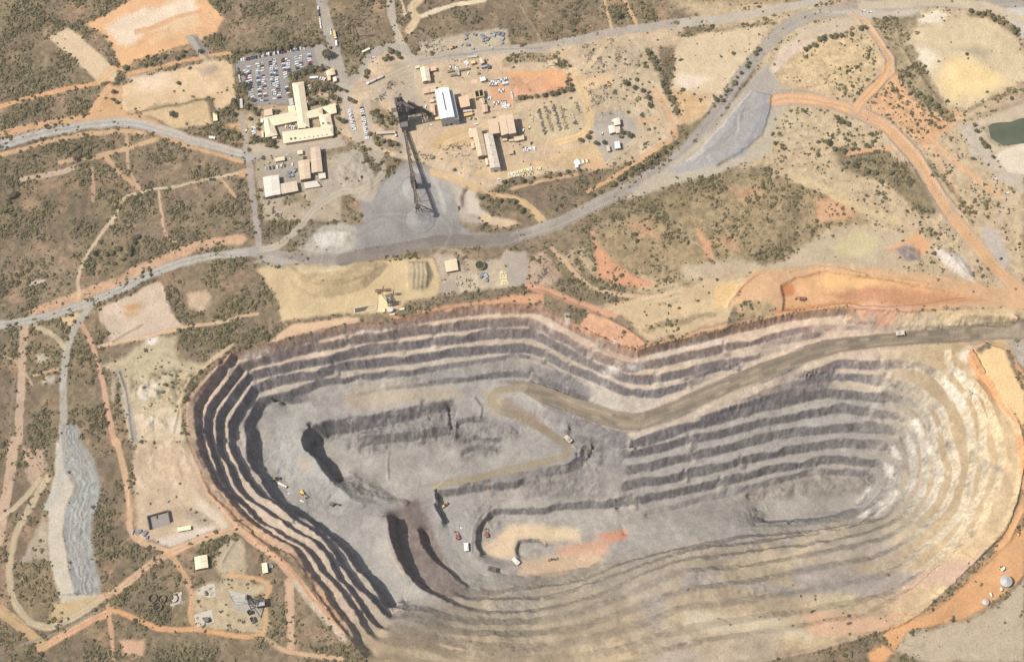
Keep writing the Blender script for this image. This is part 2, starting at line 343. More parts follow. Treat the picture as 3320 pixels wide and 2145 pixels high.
# quarry cut on the right
mound(T21("680,450 780,390 790,385 940,360 960,350 1300,385 1800,470 2000,530 1500,610 1150,585 900,610 690,640 700,540"), -4.0, 3)
mound(T21("1750,200 1850,180 1960,260 2050,420 1950,400 1850,300"), 2.5, 5)
# bunds
BUNDS = [
    (T00("0,975 300,895 600,835 850,815 1000,835 1200,895 1450,975 1690,1050"), .9), (T00("0,1045 300,965 600,905 850,885 1000,905 1200,965 1450,1045 1680,1110"), .9),
    (T11("1270,480 1400,500 1550,560 1700,620 1850,690 1960,740 2050,800 2120,860"), 2.0),
    (T20("640,640 800,640 1100,690 1150,690 1240,640 1400,500 1410,430 1340,300 1230,150"), 1.2), (T20("700,740 760,735 980,745 1200,830 1400,930 1560,1110 1700,1330 1830,1540"), 1.2),
    (T20("1290,690 1340,650 1480,500 1470,400 1400,300 1310,170"), 1.2), (T20("1270,770 1450,850 1650,1060 1840,1370 1990,1540"), 1.2),
    (T21("310,600 330,560 420,450 520,370 700,345 930,325 1100,340 1300,390 1700,440"), 1.6),
    (R1("0,1540 60,1300 130,1080 230,880 350,800 520,640 720,480 760,445 950,400 1000,370 1180,280 1400,170 1600,150 2000,125 2200,95"), 1.5),
    (R1("100,1500 110,1200 250,960 400,800 600,620 740,490 830,460 1010,410 1220,310 1330,280 1440,200"), 1.2),
    (R2("0,530 200,470 330,440 640,430 1100,370 1160,350 1300,310 1500,270 1850,220 2200,200"), 1.4),
    (T12("0,-20 0,0"), 0), (R2B("280,60 520,210 790,380 940,620 1030,780 1170,940 1290,1080 1460,1260 1640,1480"), 1.5), (R1B("420,750 560,870 720,1060 900,1230 1100,1370 1300,1530"), 1.4),
    (T22("2380,480 2280,690 2080,880 1850,1100 1700,1200 1450,1290 1300,1340"), 1.6), (T22("2380,930 2200,1130 2000,1240 1700,1310 1540,1380 1530,1420 1600,1440 1670,1420"), 1.5),
    (T01("1130,430 1180,560 1225,665"), 1.4), (T01("690,610 720,740 780,850"), 1.0), (T01("790,845 990,730"), 1.0),
    (T01("1320,700 1500,690 1780,620"), 1.5), (T01("800,1080 830,1060 880,1200 900,1400 920,1540"), 2.0),
    (T02("880,350 900,300 905,450"), 1.0), (T02("1550,840 1600,760 1650,680"), 1.5), (T20("1490,200 1520,330 1600,450 1780,700"), 1.0),
    (RP("290,900 300,620 340,400 420,250 540,110 640,20"), 1.2), (R9("1390,830 1370,930 1385,1150"), 1.5), (R6("680,160 770,270 760,380"), 2.5),
]
BZ = [0] * len(BUNDS)
for (p, hh), z in zip(BUNDS, BZ):
    if hh: ridge(p, hh, 1.7, -120 if p[0][0] == RP("290,900")[0][0] else (-107 if hh == 1.5 and p[0] == R9("1390,830")[0] else (-80 if hh == 2.5 else 0)), 0, 1.0) if False else None
def ridge_on(ptsS, h, z, w=1.7): ridge(ptsS, h, w, z, 1.0)
for p, hh in BUNDS:
    if not hh: continue
    z = -120 if hh == 1.2 and 1500 < p[0][0] < 1560 and p[0][1] > 1700 else (-107 if 1240 < p[0][0] < 1280 and p[0][1] > 1400 else (-80 if hh == 2.5 else 0))
    ridge_on(p, hh, z)
for edge, z in ((rU, [-56, -52, -48, -43.5, -42, -38, -32, -27, -25, -22, -21, -19, -18, -17]), (rL, zL), (rU2, [-81, -80, -76, -74, -70, -66, -62, -59, -57]), (rL2, [-75, -69.5, -64, -60.5, -58])):
    W = [tuple(pt(p, q)) for p, q in zip(edge, z)]
    P = [w[:2] for w in W]; win = window([p[0] for p in P], [p[1] for p in P], GX, GY, 5)
    d = seg_dist(GX[win] + WN1[win], GY[win] + WN2[win], P); GZ[win] += 1.3 * np.exp(-(d / 1.5) ** 2)
# rockfalls: bites out of the crests with a fan of broken rock on the berm below
FALLC = []
_r = np.random.default_rng(77)
for C_, B_ in FALLS:
    for _ in range(int(len(C_) / 300 + _r.random() * .8)):
        i = _r.integers(3, len(C_) - 3); h_ = C_[i, 2] - B_[min(i, len(B_) - 1), 2]
        if h_ < 7: continue
        if proj_np(C_[i, 0], C_[i, 1], C_[i, 2])[1] > 1690 and C_[i, 0] > -250: continue
        cx, cy = C_[i, :2]; bx, by = B_[i, :2]; dx, dy = bx - cx, by - cy; L_ = math.hypot(dx, dy) + 1e-6; rr = _r.uniform(4.0, 8.0)
        win = window([cx, bx], [cy, by], GX, GY, 14)
        if win is None: continue
        X, Y = GX[win], GY[win]
        d1 = np.hypot(X - cx + dx / L_, Y - cy + dy / L_); d2 = np.hypot(X - bx - dx / L_ * 1.5, Y - by - dy / L_ * 1.5)
        GZ[win] += -h_ * .22 * np.exp(-(d1 / (rr * .45)) ** 2) + h_ * .26 * np.clip(1 - d2 / rr, 0, 1) * (1 + .8 * WN2[win])
        FALLC.append((bx, by, rr))
# ground-up spoil, dozed rough
SPOIL = blur_ = None
# ------------------------------------------------------------------ natural roughness
PSX0, PSY0 = proj_np(GX, GY, GZ)
gy_, gx_ = np.gradient(GZ, STEP); SLOPE = np.sqrt(gx_ ** 2 + gy_ ** 2)
INPIT = ~OUTSIDE
face = np.clip((SLOPE - .55) / .8, 0, 1)
def blur(a, n=1):
    for _ in range(n):
        p = np.pad(a, 1, 'edge')
        a = (p[:-2, 1:-1] + p[2:, 1:-1] + p[1:-1, :-2] + p[1:-1, 2:] + p[1:-1, 1:-1] * 2) / 6
    return a
FACE = blur(face * INPIT, 1)
RUB = blur(np.clip(fbm(GX, GY, 46, 33, 3) * 2.4 - .35, 0, 1) * INPIT * (GZ < -60), 2)
GZ += INPIT * (fbm(GX, GY, 26, 31, 3) * .7 + fbm(GX, GY, 6, 37, 2) * .25 + RUB * (fbm(GX, GY, 8, 43, 3) * 2.2 + fbm(GX, GY, 3, 44, 2) * 1.0)) + FACE * (fbm(GX, GY, 9, 41, 3) * 1.9 + fbm(GX, GY, 3.2, 47, 2) * .9)
def spoil(ptsS, h, sc=9, z0=0):
    P = [tuple(pt(p, z0))[:2] for p in ptsS]; win = window([p[0] for p in P], [p[1] for p in P], GX, GY, 4)
    d = np.clip(seg_dist(GX[win], GY[win], P, True) / 6, 0, 1) * inside(GX[win], GY[win], P)
    GZ[win] += d * h * (fbm(GX[win], GY[win], sc, 211, 3) + .5)
spoil(T01("1030,1060 1180,1020 1380,1060 1300,1200 1200,1300 900,1280 880,1100"), 4.5); spoil(T01("950,1340 1180,1330 1180,1500 1000,1500"), 3.2, 7); spoil(T01("770,1060 830,1060 890,1500 800,1400"), 2.2, 8)
spoil(T02("930,0 1300,0 1400,300 1100,420 940,300"), 1.8, 11); spoil(T00("2400,1030 2640,1150 2600,1330 2420,1330 2330,1240"), 2.4, 10); spoil(T01("2080,200 2150,60 2300,40 2500,60 2460,180"), 1.6, 10)
spoil(T21("1750,180 1860,190 2060,420 1930,390 1830,300"), 2.5, 8); spoil(T21("1470,180 1650,150 1690,290 1550,300"), 2.0, 7); spoil(T12("900,1230 1400,1300 1900,1280 2384,1250 2384,1540 900,1560"), 2.6, 15, -25); spoil(T22("0,850 700,860 1300,900 900,1100 0,1150"), 2.6, 12, -45)
spoil(R9("320,560 650,440 1290,350 2180,180 2190,640 1400,780 1000,860 620,700"), 3.2, 8, -92); spoil(R6("440,420 760,380 1100,500 1240,580 1050,640 1000,860 560,900"), 3.0, 8, -94); spoil(R9("760,1080 960,1040 1300,1250 1500,1420 1300,1480 960,1400"), 3.4, 8, -95)
spoil(R6("1750,300 2310,600 2310,1100 2060,720 1960,560"), 3.0, 9, -85); spoil(R6("1170,1200 1500,1060 1900,1000 2310,1060 2310,1400 1300,1400"), 2.6, 9, -113); spoil(R11("0,560 600,420 1250,330 1640,420 1400,560 600,640 0,700"), 3.0, 8, -136); spoil(T12("650,300 900,300 600,330"), .1)
SWZ = np.clip((PSY0 - np.interp(PSX0, [0, 1200, 1500, 2000, 2600, 2900, 3320], [2300, 2020, 1930, 1830, 1740, 1660, 1640])) / 60, 0, 1) * INPIT
SWZ = blur(SWZ * np.clip(.48 + 1.3 * fbm(GX, GY, 55, 221, 2), 0, .95), 3)
GZ[:] = GZ * (1 - SWZ) + blur(GZ, 26) * SWZ
GZ += OUTSIDE * (fbm(GX, GY, 60, 53, 3) * .6 + fbm(GX, GY, 5, 59, 2) * .12)
PSX, PSY = proj_np(GX, GY, GZ)
# ------------------------------------------------------------------ painting the ground: what each patch is made of
A = np.empty(GZ.shape + (3,)); DENS = np.zeros(GZ.shape); ROUGH = np.zeros(GZ.shape); ZONE = np.zeros(GZ.shape, np.int8)
WX = fbm(GX, GY, 20, 61, 4) + .45 * fbm(GX, GY, 4.5, 62, 2); WY = fbm(GX, GY, 20, 67, 4) + .45 * fbm(GX, GY, 4.5, 68, 2)
BRK = .86 + .28 * fbm(GX, GY, 9, 69, 3)
def put(win, m, rgb, dens, zone, scrub):
    c = np.array(alb(rgb))
    A[win] = A[win] * (1 - m[..., None]) + c * m[..., None]
    if dens is not None: DENS[win] = DENS[win] * (1 - m) + dens * m
    if scrub is not None: ROUGH[win] = ROUGH[win] * (1 - m) + scrub * m
    if zone is not None: ZONE[win] = np.where(m > .5, zone, ZONE[win])
def poly(pts, rgb, dens=0, zone=None, f=4, warp=7, mix=1, scrub=0.0):
    win = window([p[0] for p in pts], [p[1] for p in pts], PSX, PSY, f + warp + 2)
    if win is None: return
    X = PSX[win] + WX[win] * warp; Y = PSY[win] + WY[win] * warp
    d = seg_dist(X, Y, pts, True); d = np.where(inside(X, Y, pts), d, -d)
    t = np.clip(d / f * .5 + .5, 0, 1); m = np.clip(t * t * (3 - 2 * t) * (1.02 + .10 * WN1[win]), 0, 1) * mix
    put(win, m, rgb, dens, zone, scrub)
def line(pts, w, rgb, dens=0, zone=None, f=5, warp=4, mix=1, scrub=0.0, dash=None):
    win = window([p[0] for p in pts], [p[1] for p in pts], PSX, PSY, w / 2 + f + warp + 2)
    if win is None: return
    X = PSX[win] + WX[win] * warp; Y = PSY[win] + WY[win] * warp
    d = seg_dist(X, Y, smooth_pts(pts, 2))
    t = np.clip((w / 2 * (1 + .22 * WN2[win]) - d) / f + .5, 0, 1); m = np.clip(t * t * (3 - 2 * t) * BRK[win], 0, 1) * mix
    if dash is not None: m = m * dash[win]
    put(win, m, rgb, dens, zone, scrub)
SCR = (137, 119, 95)
A[:] = np.array(alb(SCR)); DENS[:] = .75; ROUGH[:] = 1
big = fbm(GX, GY, 90, 71, 4)[..., None]
A *= 1 + .30 * big
# olive and grassy patches of the scrubland
g1 = np.clip(fbm(GX, GY, 45, 73, 3) * 1.6, 0, 1)[..., None]; A[:] = A * (1 - g1 * .5) + np.array(alb((139, 127, 88))) * g1 * .5
g2 = np.clip(fbm(GX, GY, 30, 79, 3) * 1.7 - .15, 0, 1)[..., None]; A[:] = A * (1 - g2 * .6) + np.array(alb((184, 148, 113))) * g2 * .6
DENS *= np.clip(1 + fbm(GX, GY, 40, 83, 3) * 1.3, .1, 1.6)
DENS *= 1 + .45 * np.clip((1000 - PSX) / 400, 0, 1); A *= (1 - .07 * np.clip((1000 - PSX) / 400, 0, 1))[..., None]
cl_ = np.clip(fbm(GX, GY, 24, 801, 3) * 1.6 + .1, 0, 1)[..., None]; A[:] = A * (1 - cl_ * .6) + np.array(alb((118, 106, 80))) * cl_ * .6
TAN, ORG, GRY, BEI, PNK, PALE = (207, 182, 142), (216, 164, 112), (166, 157, 145), (193, 173, 142), (201, 168, 138), (222, 203, 168)
DRT = (199, 168, 128)
# --- right-hand half: thin scrub on paler ground
poly(FF("1560,0 2384,0 2384,760 2150,700 1900,640 1500,690 1300,600 1400,540 1560,480 1700,420 1800,200"), (193, 170, 134), .22, f=30, warp=25, scrub=.6)
poly(FF("1395,545 1480,490 1640,430 1780,400 1880,430 1990,480 2010,520 1940,530 1800,610 1660,640 1560,660 1500,640 1420,600 1360,560"), (160, 139, 103), .42, f=14, warp=16, scrub=1)
for q in ("1420,500 1520,470 1640,425 1780,395", "1600,650 1700,625 1800,600 1850,560", "1850,440 1840,520 1800,590", "1360,560 1390,600 1480,650", "1500,480 1560,500 1600,470"): line(FF(q), 40, (138, 122, 88), 1.2, None, 24, 18, scrub=1)
for q in ("1460,520 1500,510 1540,540 1500,560", "1700,440 1760,430 1780,460 1720,470", "1640,560 1700,540 1720,580"): poly(FF(q), (196, 152, 112), .2, f=14, warp=18, mix=.7, scrub=.6)
poly(FF("1380,560 1420,600 1470,640 1530,660 1500,670 1440,668 1390,640"), (208, 152, 112), .12, f=10, warp=10, scrub=.4)
poly(FF("1620,520 1650,560 1660,600 1640,600"), (208, 156, 112), .1, f=8, warp=10, scrub=.4)
poly(FF("1900,470 1960,455 2000,500 1900,520"), (206, 160, 118), .15, f=12, warp=12, scrub=.4)
poly(FF("1940,350 2060,345 2160,420 2190,490 2150,500 2060,420 1960,400"), (140, 124, 92), .8, f=12, warp=14, scrub=1)
poly(T20("650,720 760,740 980,750 1200,860 1400,960 1300,1050 1000,1000 800,1060 640,1050 620,900"), (196, 175, 138), .25, f=10, warp=14, scrub=.7)
poly(T20("1250,640 1480,480 1600,600 1800,720 1950,800 1700,1050 1500,880 1290,770"), (214, 168, 122), .42, f=10, warp=10, scrub=.6)
poly(T20("750,380 980,270 1290,240 1400,430 1300,580 1150,690 1000,670 750,590 680,520"), (204, 178, 134), .42, f=10, warp=8, scrub=.7)
poly(T20("1350,150 1500,110 1640,130 1580,330 1650,480 1780,700 1900,800 1700,780 1550,600 1450,420 1350,250"), (165, 146, 112), .55, f=10, warp=10, scrub=.8)
poly(T21("600,300 1000,100 1200,40 1500,80 1750,150 1700,260 1400,340 1000,320 500,350 200,420 0,420 0,330 300,270"), (192, 172, 142), .03, f=14, warp=14, scrub=.2)
poly(T21("1040,180 1200,80 1330,80 1370,150 1250,250 1050,250"), (200, 185, 138), .0, f=14, warp=14)
poly(T21("1480,190 1640,160 1680,280 1560,290"), (140, 126, 120), 0, f=8, warp=10, scrub=.6)
poly(T21("1400,200 1640,80 1740,170 1680,250 1560,150 1480,190"), (214, 162, 112), 0, f=10, warp=8)
poly(T21("1760,220 1830,180 1900,220 2000,330 2010,420 1940,390 1840,300"), (214, 204, 192), 0, f=12, warp=18, mix=.85, scrub=.5)
# --- top: white clearings
poly(T20("-40,260 60,240 480,190 600,180 560,260 470,420 400,520 320,640 200,760 60,860 -80,880 -110,700 -60,500"), (208, 186, 150), .04, f=8, warp=8, scrub=.2)
poly(T20("-80,620 200,660 120,820 -60,880"), (205, 170, 124), .12, f=12, warp=10, scrub=.4)
poly(T20("-20,520 100,520 190,560 60,620 -60,600"), (222, 205, 180), 0, f=14, warp=12)
poly(T20("1560,310 1620,200 1800,150 2100,130 2300,250 2400,400 2400,560 2280,600 2150,650 1980,760 1860,720 1770,690 1720,560 1640,450"), (206, 186, 148), .02, f=10, warp=8, scrub=.2)
poly(T20("1830,420 2000,400 2200,520 2290,590 2000,680 1880,690 1780,600"), (228, 200, 142), 0, f=30, warp=14)
poly(T20("1600,340 1700,330 1800,400 1700,480 1640,430"), (226, 212, 182), 0, f=20, warp=12)
poly(T20("1880,340 2060,310 2150,380 2100,420 2000,360"), (178, 162, 132), 0, f=16, warp=10)
poly(T20("1620,110 1780,80 1850,110 1800,160 1640,160"), (224, 210, 185), .1, f=8, warp=8)
poly(T20("2200,40 2400,20 2400,300 2300,190"), (196, 188, 176), 0, f=10, warp=8)
poly(T20("1920,900 1980,860 2060,850 2100,1000 2180,1090 2380,1150 2380,1350 2200,1240 2020,1080"), (190, 176, 156), .05, f=8, warp=8, scrub=.3)
poly(T20("2060,850 2400,720 2400,1080 2250,1100 2170,1080"), (196, 178, 148), .05, f=8, warp=4, scrub=.2)
poly(T20("2170,1090 2400,980 2400,1220 2280,1200"), (216, 202, 176), 0, f=6, warp=5)
poly(T20("2040,800 2400,690 2400,720 2060,830"), (176, 156, 128), .2, f=4, warp=4, scrub=.5)
# --- plant area
plant = T10("-60,620 40,590 130,540 200,410 330,340 420,350 500,430 520,420 740,400 1000,350 1400,320 1870,250 2384,190 2384,330 2200,330 2250,600 2350,860 2300,970 2100,1120 1840,1180 1700,1200 1500,1200 1160,1260 1000,1330 900,1290 700,1200 560,1140 430,1110 130,1010 -40,900")
poly(plant, (202, 177, 144), .035, f=8, warp=8, scrub=.35)
poly(T10("1640,320 1850,290 2080,260 2200,330 2240,620 2330,880 2290,960 1950,1120 1840,1160 1750,1160 1780,900 1730,560 1680,480"), (190, 170, 138), .16, f=10, warp=10, scrub=.6)
poly(T10("1190,530 1330,505 1600,480 1640,520 1580,640 1440,680 1210,700"), (212, 160, 122), .06, f=8, warp=6, scrub=.5)
poly(T10("1400,520 1580,490 1560,600 1420,640"), (216, 160, 112), 0, f=16, warp=8)
poly(T10("1050,520 1200,505 1450,500 1500,520 1200,540"), (222, 165, 105), 0, f=8, warp=8)
poly(T10("1025,590 1170,555 1200,740 1060,745"), (210, 160, 118), 0, f=6, warp=4)
poly(T10("1295,800 1320,770 1640,710 1700,720 1730,820 1690,900 1560,960 1350,970 1290,900"), (196, 178, 140), .02, f=8, warp=4, scrub=.3)
poly(T10("1760,800 1900,780 1960,780 2080,860 2040,960 1900,1100 1840,1110 1780,1020 1760,900"), (172, 163, 150), 0, f=8, warp=8, scrub=.2)
poly(T10("700,1100 1000,1190 1170,1190 1560,1040 1780,1000 1830,1080 1820,1170 1650,1190 1500,1150 1200,1230 960,1230"), (205, 176, 132), .02, f=8, warp=6, scrub=.3)
poly(T10("1620,1130 1800,1080 1840,1160 1750,1200"), (212, 172, 130), .0, f=8, warp=6)
poly(T10("540,300 860,230 1100,200 1160,200 1170,310 900,360 640,385 540,380"), (186, 172, 146), .03, f=8, warp=5, scrub=.3)
poly(T10("1700,545 1880,510 1900,560 1780,620 1700,600"), (222, 190, 142), 0, f=12, warp=8)
poly(T10("640,960 870,890 900,1000 700,1060 620,1020"), (206, 172, 118), 0, f=14, warp=10)
# grey core of the plant
poly(T10("370,430 540,430 560,560 600,800 560,880 480,880 460,1060 420,1100 380,1090 400,900 360,760"), (178, 165, 146), 0, f=10, warp=8)
poly(T10("200,640 430,500 520,520 500,600 380,700 220,720"), (182, 166, 142), .03, f=10, warp=8, scrub=.4)
# --- stockpile pad
poly(T10("150,1560 120,1400 330,1230 430,1140 480,1140 590,1170 700,1210 800,1400 830,1560") + T11("900,80 1100,100 1050,130 800,130 600,130 300,190 -60,230 -130,240 -160,200 0,60"), (147, 143, 138), 0, f=8, warp=6)
poly(T10("560,1170 700,1190 880,1290 960,1400 900,1500 1100,1560 900,1560 830,1530 780,1350"), (176, 166, 152), 0, f=10, warp=6)
poly(T10("860,1330 930,1310 960,1450 1100,1530 1050,1560 880,1480"), (198, 186, 168), .02, f=8, warp=8)
poly(T10("950,1500 1000,1490 1250,1560 1150,1600 1000,1560"), (206, 180, 144), .04, f=8, warp=6, scrub=.3)
line(T10("330,1330 430,1200 520,1160 640,1200 720,1290 770,1420"), 26, (152, 148, 142), None, f=14, mix=.7)
line(T10("500,1190 620,1220 690,1330 720,1480"), 14, (180, 174, 164), None, f=8, mix=.7)
line(HF("760,1270 750,1200 775,1120 800,1090"), 14, (150, 130, 116), None, f=6)
poly(T01("2080,200 2150,60 2260,30 2384,20 2500,60 2480,180 2384,240 2200,230") , (176, 168, 154), .08, f=8, warp=8, scrub=.3)
poly(T01("2180,100 2300,70 2420,90 2400,170 2250,190"), (202, 196, 184), 0, f=8, warp=8)
poly(T01("2040,140 2110,60 2200,0 2240,40 2170,120 2120,190"), (138, 126, 106), .5, f=6, warp=6, scrub=.8)
# small yards west of the stockpile
poly(T00("1780,1100 2384,1010 2384,1540 1850,1540 1800,1300"), (176, 160, 134), .12, f=8, warp=6, scrub=.5)
poly(T00("1990,1090 2090,1070 2120,1260 1960,1290 1840,1220 1840,1170"), (166, 155, 138), .0, f=6, warp=4, scrub=.2)
poly(T00("2150,1540 2230,1420 2384,1340 2600,1420 2650,1280 2500,1020 2384,1060 2280,1200 2250,1330"), (176, 164, 146), .05, f=8, warp=8, scrub=.4)
# yellow ground and mounds
poly(T11("-590,345 -500,312 -420,335 300,290 340,270 430,268 640,262 690,390 690,500 620,540 450,565 380,640 240,650 0,650 -200,670 -420,700 -440,560"), (203, 179, 134), 0, f=8, warp=6)
poly(T11("-390,315 300,285 330,312 270,380 170,470 80,505 -60,535 -200,545 -330,480"), (184, 162, 122), .01, f=5, warp=6, scrub=.4)
poly(T11("-340,325 100,300 40,340 -250,370"), (206, 186, 146), 0, f=8, warp=8)
poly(T11("450,285 600,280 640,380 600,470 560,495 480,485 455,380"), (180, 162, 128), .0, f=6, warp=6, scrub=.4)
poly(T11("650,240 700,190 830,200 860,260 940,290 1110,270 1150,200 1290,250 1300,450 950,490 700,520 690,400"), (186, 168, 144), .04, f=6, warp=6, scrub=.4)
poly(T11("810,420 1000,360 1110,340 1160,370 1170,460 960,470 820,510"), (196, 180, 150), .0, f=6, warp=8, scrub=.5)
poly(T11("1130,230 1290,215 1310,440 1180,460"), (170, 158, 144), .0, f=6, warp=4)
poly(T11("680,440 820,420 830,520 680,500"), (170, 156, 138), .0, f=6, warp=6)
poly(T11("1300,240 1420,220 1560,380 1450,460 1300,440"), (178, 152, 126), .4, f=8, warp=8, scrub=.7)
# --- left side clearings
poly(T00("335,262 470,195 560,250 820,500 800,560 700,590 640,530"), (208, 184, 148), .01, f=6, warp=4, scrub=.1)
poly(T00("590,175 700,120 870,20 950,-20 1430,-20 1560,130 1500,240 1300,310 1050,400 960,440 850,470 770,310 690,220"), (220, 172, 122), .0, f=7, warp=6)
poly(T00("730,195 850,120 1000,60 1200,20 1350,0 1390,70 1340,140 1180,190 1000,230 900,330 850,330 770,250"), (226, 204, 176), 0, f=14, warp=12)
line(T00("950,225 1080,190 1250,120 1400,75"), 16, (212, 158, 106), None, f=8)
poly(T00("1230,150 1380,120 1400,180 1250,230 1050,300"), (226, 190, 146), 0, f=16, warp=10)
poly(T00("850,480 960,420 1250,330 1450,270 1400,330 1100,400 950,470"), (160, 134, 96), .7, f=6, warp=8, scrub=.9)
poly(T00("1290,250 1375,240 1500,430 1430,450"), (156, 150, 140), 0, f=4, warp=3, scrub=.3)
poly(T00("850,600 930,560 1250,480 1480,420 1620,430 1650,720 1500,770 1480,680 1250,720 900,800 850,760"), (214, 184, 143), .01, f=7, warp=5, scrub=.2)
poly(T00("1360,480 1500,450 1540,500 1420,530"), (180, 160, 134), 0, f=10, warp=8)
poly(T00("900,540 1150,500 1250,580 1000,640"), (222, 196, 166), 0, f=20, warp=12)
poly(T00("980,790 1250,730 1440,690 1480,860 1300,890 1200,900 1120,840"), (204, 176, 132), .03, f=6, warp=5, scrub=.3)
poly(T00("600,810 760,600 850,600 850,760 900,800 1000,800 1200,900 1300,930 1700,1050 1700,1000 1450,960 1500,900 1690,860 1700,1080 1200,980 900,860 620,850"), (205, 163, 116), .06, f=7, warp=6, scrub=.3)
poly(T00("1480,900 1660,900 1690,970 1580,1000 1500,950"), (146, 130, 92), .9, f=6, warp=8, scrub=.9)
# car park and office grounds
poly(T00("1640,460 1680,400 2180,310 2230,380 2240,470 2080,560 2010,590 2010,720 1760,740 1700,600"), (150, 145, 138), 0, 4, 4, 2)
poly(T00("2180,300 2260,320 2384,460 2384,620 2300,560 2230,470"), (168, 160, 147), 0, 3, 4, 3)
poly(T00("1640,760 1700,740 2050,730 2384,560 2384,1010 1780,1090 1740,1040"), (186, 164, 132), .22, f=6, warp=6, scrub=.6)
poly(T00("1730,1000 1760,1060 1950,1060 2384,990 2384,880 2340,960"), (188, 172, 148), 0, f=6, warp=4)
poly(T00("1850,860 1900,800 1930,960 1830,960"), (205, 160, 120), .05, f=6, warp=5)
poly(T00("1930,890 2080,860 2090,900 1970,940"), (176, 166, 152), 0, f=5, warp=3)
# pads along the left haul road
poly(T01("690,615 800,570 950,500 1100,425 1140,470 1190,640 1290,740 1100,800 1010,830 780,860 740,760 700,700"), (200, 178, 154), .01, f=6, warp=6, scrub=.15)
poly(T01("860,600 960,570 990,600 900,640"), (196, 150, 100), 0, f=10, warp=8); poly(T01("860,650 960,640 970,670 900,680"), (198, 160, 112), 0, f=8, warp=6)
line(T01("790,845 990,730"), 8, (160, 144, 124), None, f=4)
poly(T01("1310,520 1450,480 1480,560 1400,640 1320,610"), (198, 170, 140), .05, f=10, warp=10, scrub=.3)
poly(T01("1030,820 1220,800 1250,960 1440,1000 1500,940 1550,900 1600,880 1500,960 1300,1100 1270,1250 1260,1350 1300,1540 900,1540 840,1250 830,1070 700,1020 860,960"), (186, 170, 136), .1, f=10, warp=10, scrub=.5)
poly(T01("940,1340 1040,1320 1200,1300 1280,1540 930,1540"), (206, 186, 154), .01, f=14, warp=12, scrub=.2)
poly(T02("930,0 1320,0 1400,250 1560,480 1660,640 1480,620 1200,740 1080,700 980,690 940,520 930,300"), (196, 172, 142), .02, f=10, warp=10, scrub=.3)
poly(T02("1340,340 1480,440 1600,600 1550,630 1400,480"), (208, 190, 164), 0, f=12, warp=10)
poly(T02("1080,690 1250,640 1460,590 1500,620 1250,710 1120,730"), (206, 192, 176), 0, f=10, warp=10)
poly(T02("1290,470 1400,480 1500,560 1400,600 1340,560"), (164, 148, 128), .05, f=10, warp=8, scrub=.4)
poly(T01("1030,820 1100,820 1080,870 1030,870"), (226, 216, 200), 0, f=8, warp=8)
poly(T02("1480,820 1700,700 1720,960 1800,1010 1900,960 1900,1060 1720,1100 1880,1250 1850,1350 1550,1310 1380,1290 1340,1050 1480,980 1560,960"), (184, 166, 132), .08, f=10, warp=8, scrub=.5)
poly(T02("1600,1050 1740,1080 1850,1200 1700,1210 1620,1160"), (172, 164, 150), .0, f=8, warp=8)
poly(T02("1520,760 1600,690 1690,680 1700,800 1580,900 1540,880"), (180, 164, 136), .02, f=6, warp=6, scrub=.3)
poly(T02("840,1380 1010,1390 1000,1490 860,1490"), (200, 160, 126), .05, f=8, warp=8)
# --- left dumps and strips
DUMPMASK = blur(DUMPMASK, 9)
A[:] = A * (1 - DUMPMASK[..., None]) + np.array(alb((170, 170, 163))) * DUMPMASK[..., None]; DENS *= (1 - DUMPMASK); ROUGH *= 1 - .5 * DUMPMASK
BAND = np.zeros(GZ.shape); BAND[w_] = n1(tt * 22 + WN1[w_] * 1.6, 1.0, 71) * .6 + n1(tt * 60 + WN2[w_] * 3, 1.0, 72) * .4
A *= (1 + .16 * BAND * DUMPMASK)[..., None]
DP_tint = DUMPMASK * np.clip(fbm(GX, GY, 8, 91, 3) * 1.5, 0, 1); A[:] = A * (1 - .35 * DP_tint[..., None]) + np.array(alb((150, 138, 116))) * .35 * DP_tint[..., None]
poly(T02("390,0 430,0 445,200 520,310 450,480 440,640 480,900 520,1060 690,1070 640,1120 430,1130 350,850 330,620 340,400 380,200"), (190, 180, 160), .0, f=6, warp=5, scrub=.1)
poly(T02("300,500 330,620 340,830 300,840 130,880 220,700"), (172, 158, 134), .12, f=8, warp=8, scrub=.5)
poly(T02("110,880 250,830 330,860 370,1100 300,1230 200,1240 110,1080"), (140, 122, 92), .9, f=8, warp=8, scrub=1)
poly(T02("380,1120 700,1080 690,1130 480,1230 330,1270"), (190, 166, 122), .02, f=10, warp=8)
poly(T02("160,30 300,60 330,180 230,330 170,200"), (186, 158, 132), .15, f=8, warp=8, scrub=.4)
line(T01("130,1540 150,1000 170,740"), 26, (192, 164, 138), .02, 2, f=4); line(T02("95,0 70,250 20,520 -20,700"), 34, (196, 166, 138), .02, 2, f=4)
line(T01("60,1540 100,1050"), 7, (150, 128, 104), None, f=3)
poly(T01("250,940 300,920 340,960 280,1000"), (190, 176, 156), .05, f=8, warp=8, scrub=.4)
poly(T01("300,1080 390,1080 390,1140 300,1150"), (186, 172, 148), .0, f=8, warp=8, scrub=.6)
line(T01("830,1060 870,1150 900,1350 940,1540"), 24, (160, 152, 142), 0, None, f=8); line(T01("800,1090 780,1250"), 12, (170, 154, 130), 0, None, f=6)
poly(T01("190,430 310,410 330,430 220,455"), (200, 182, 158), .02, f=6, warp=6)
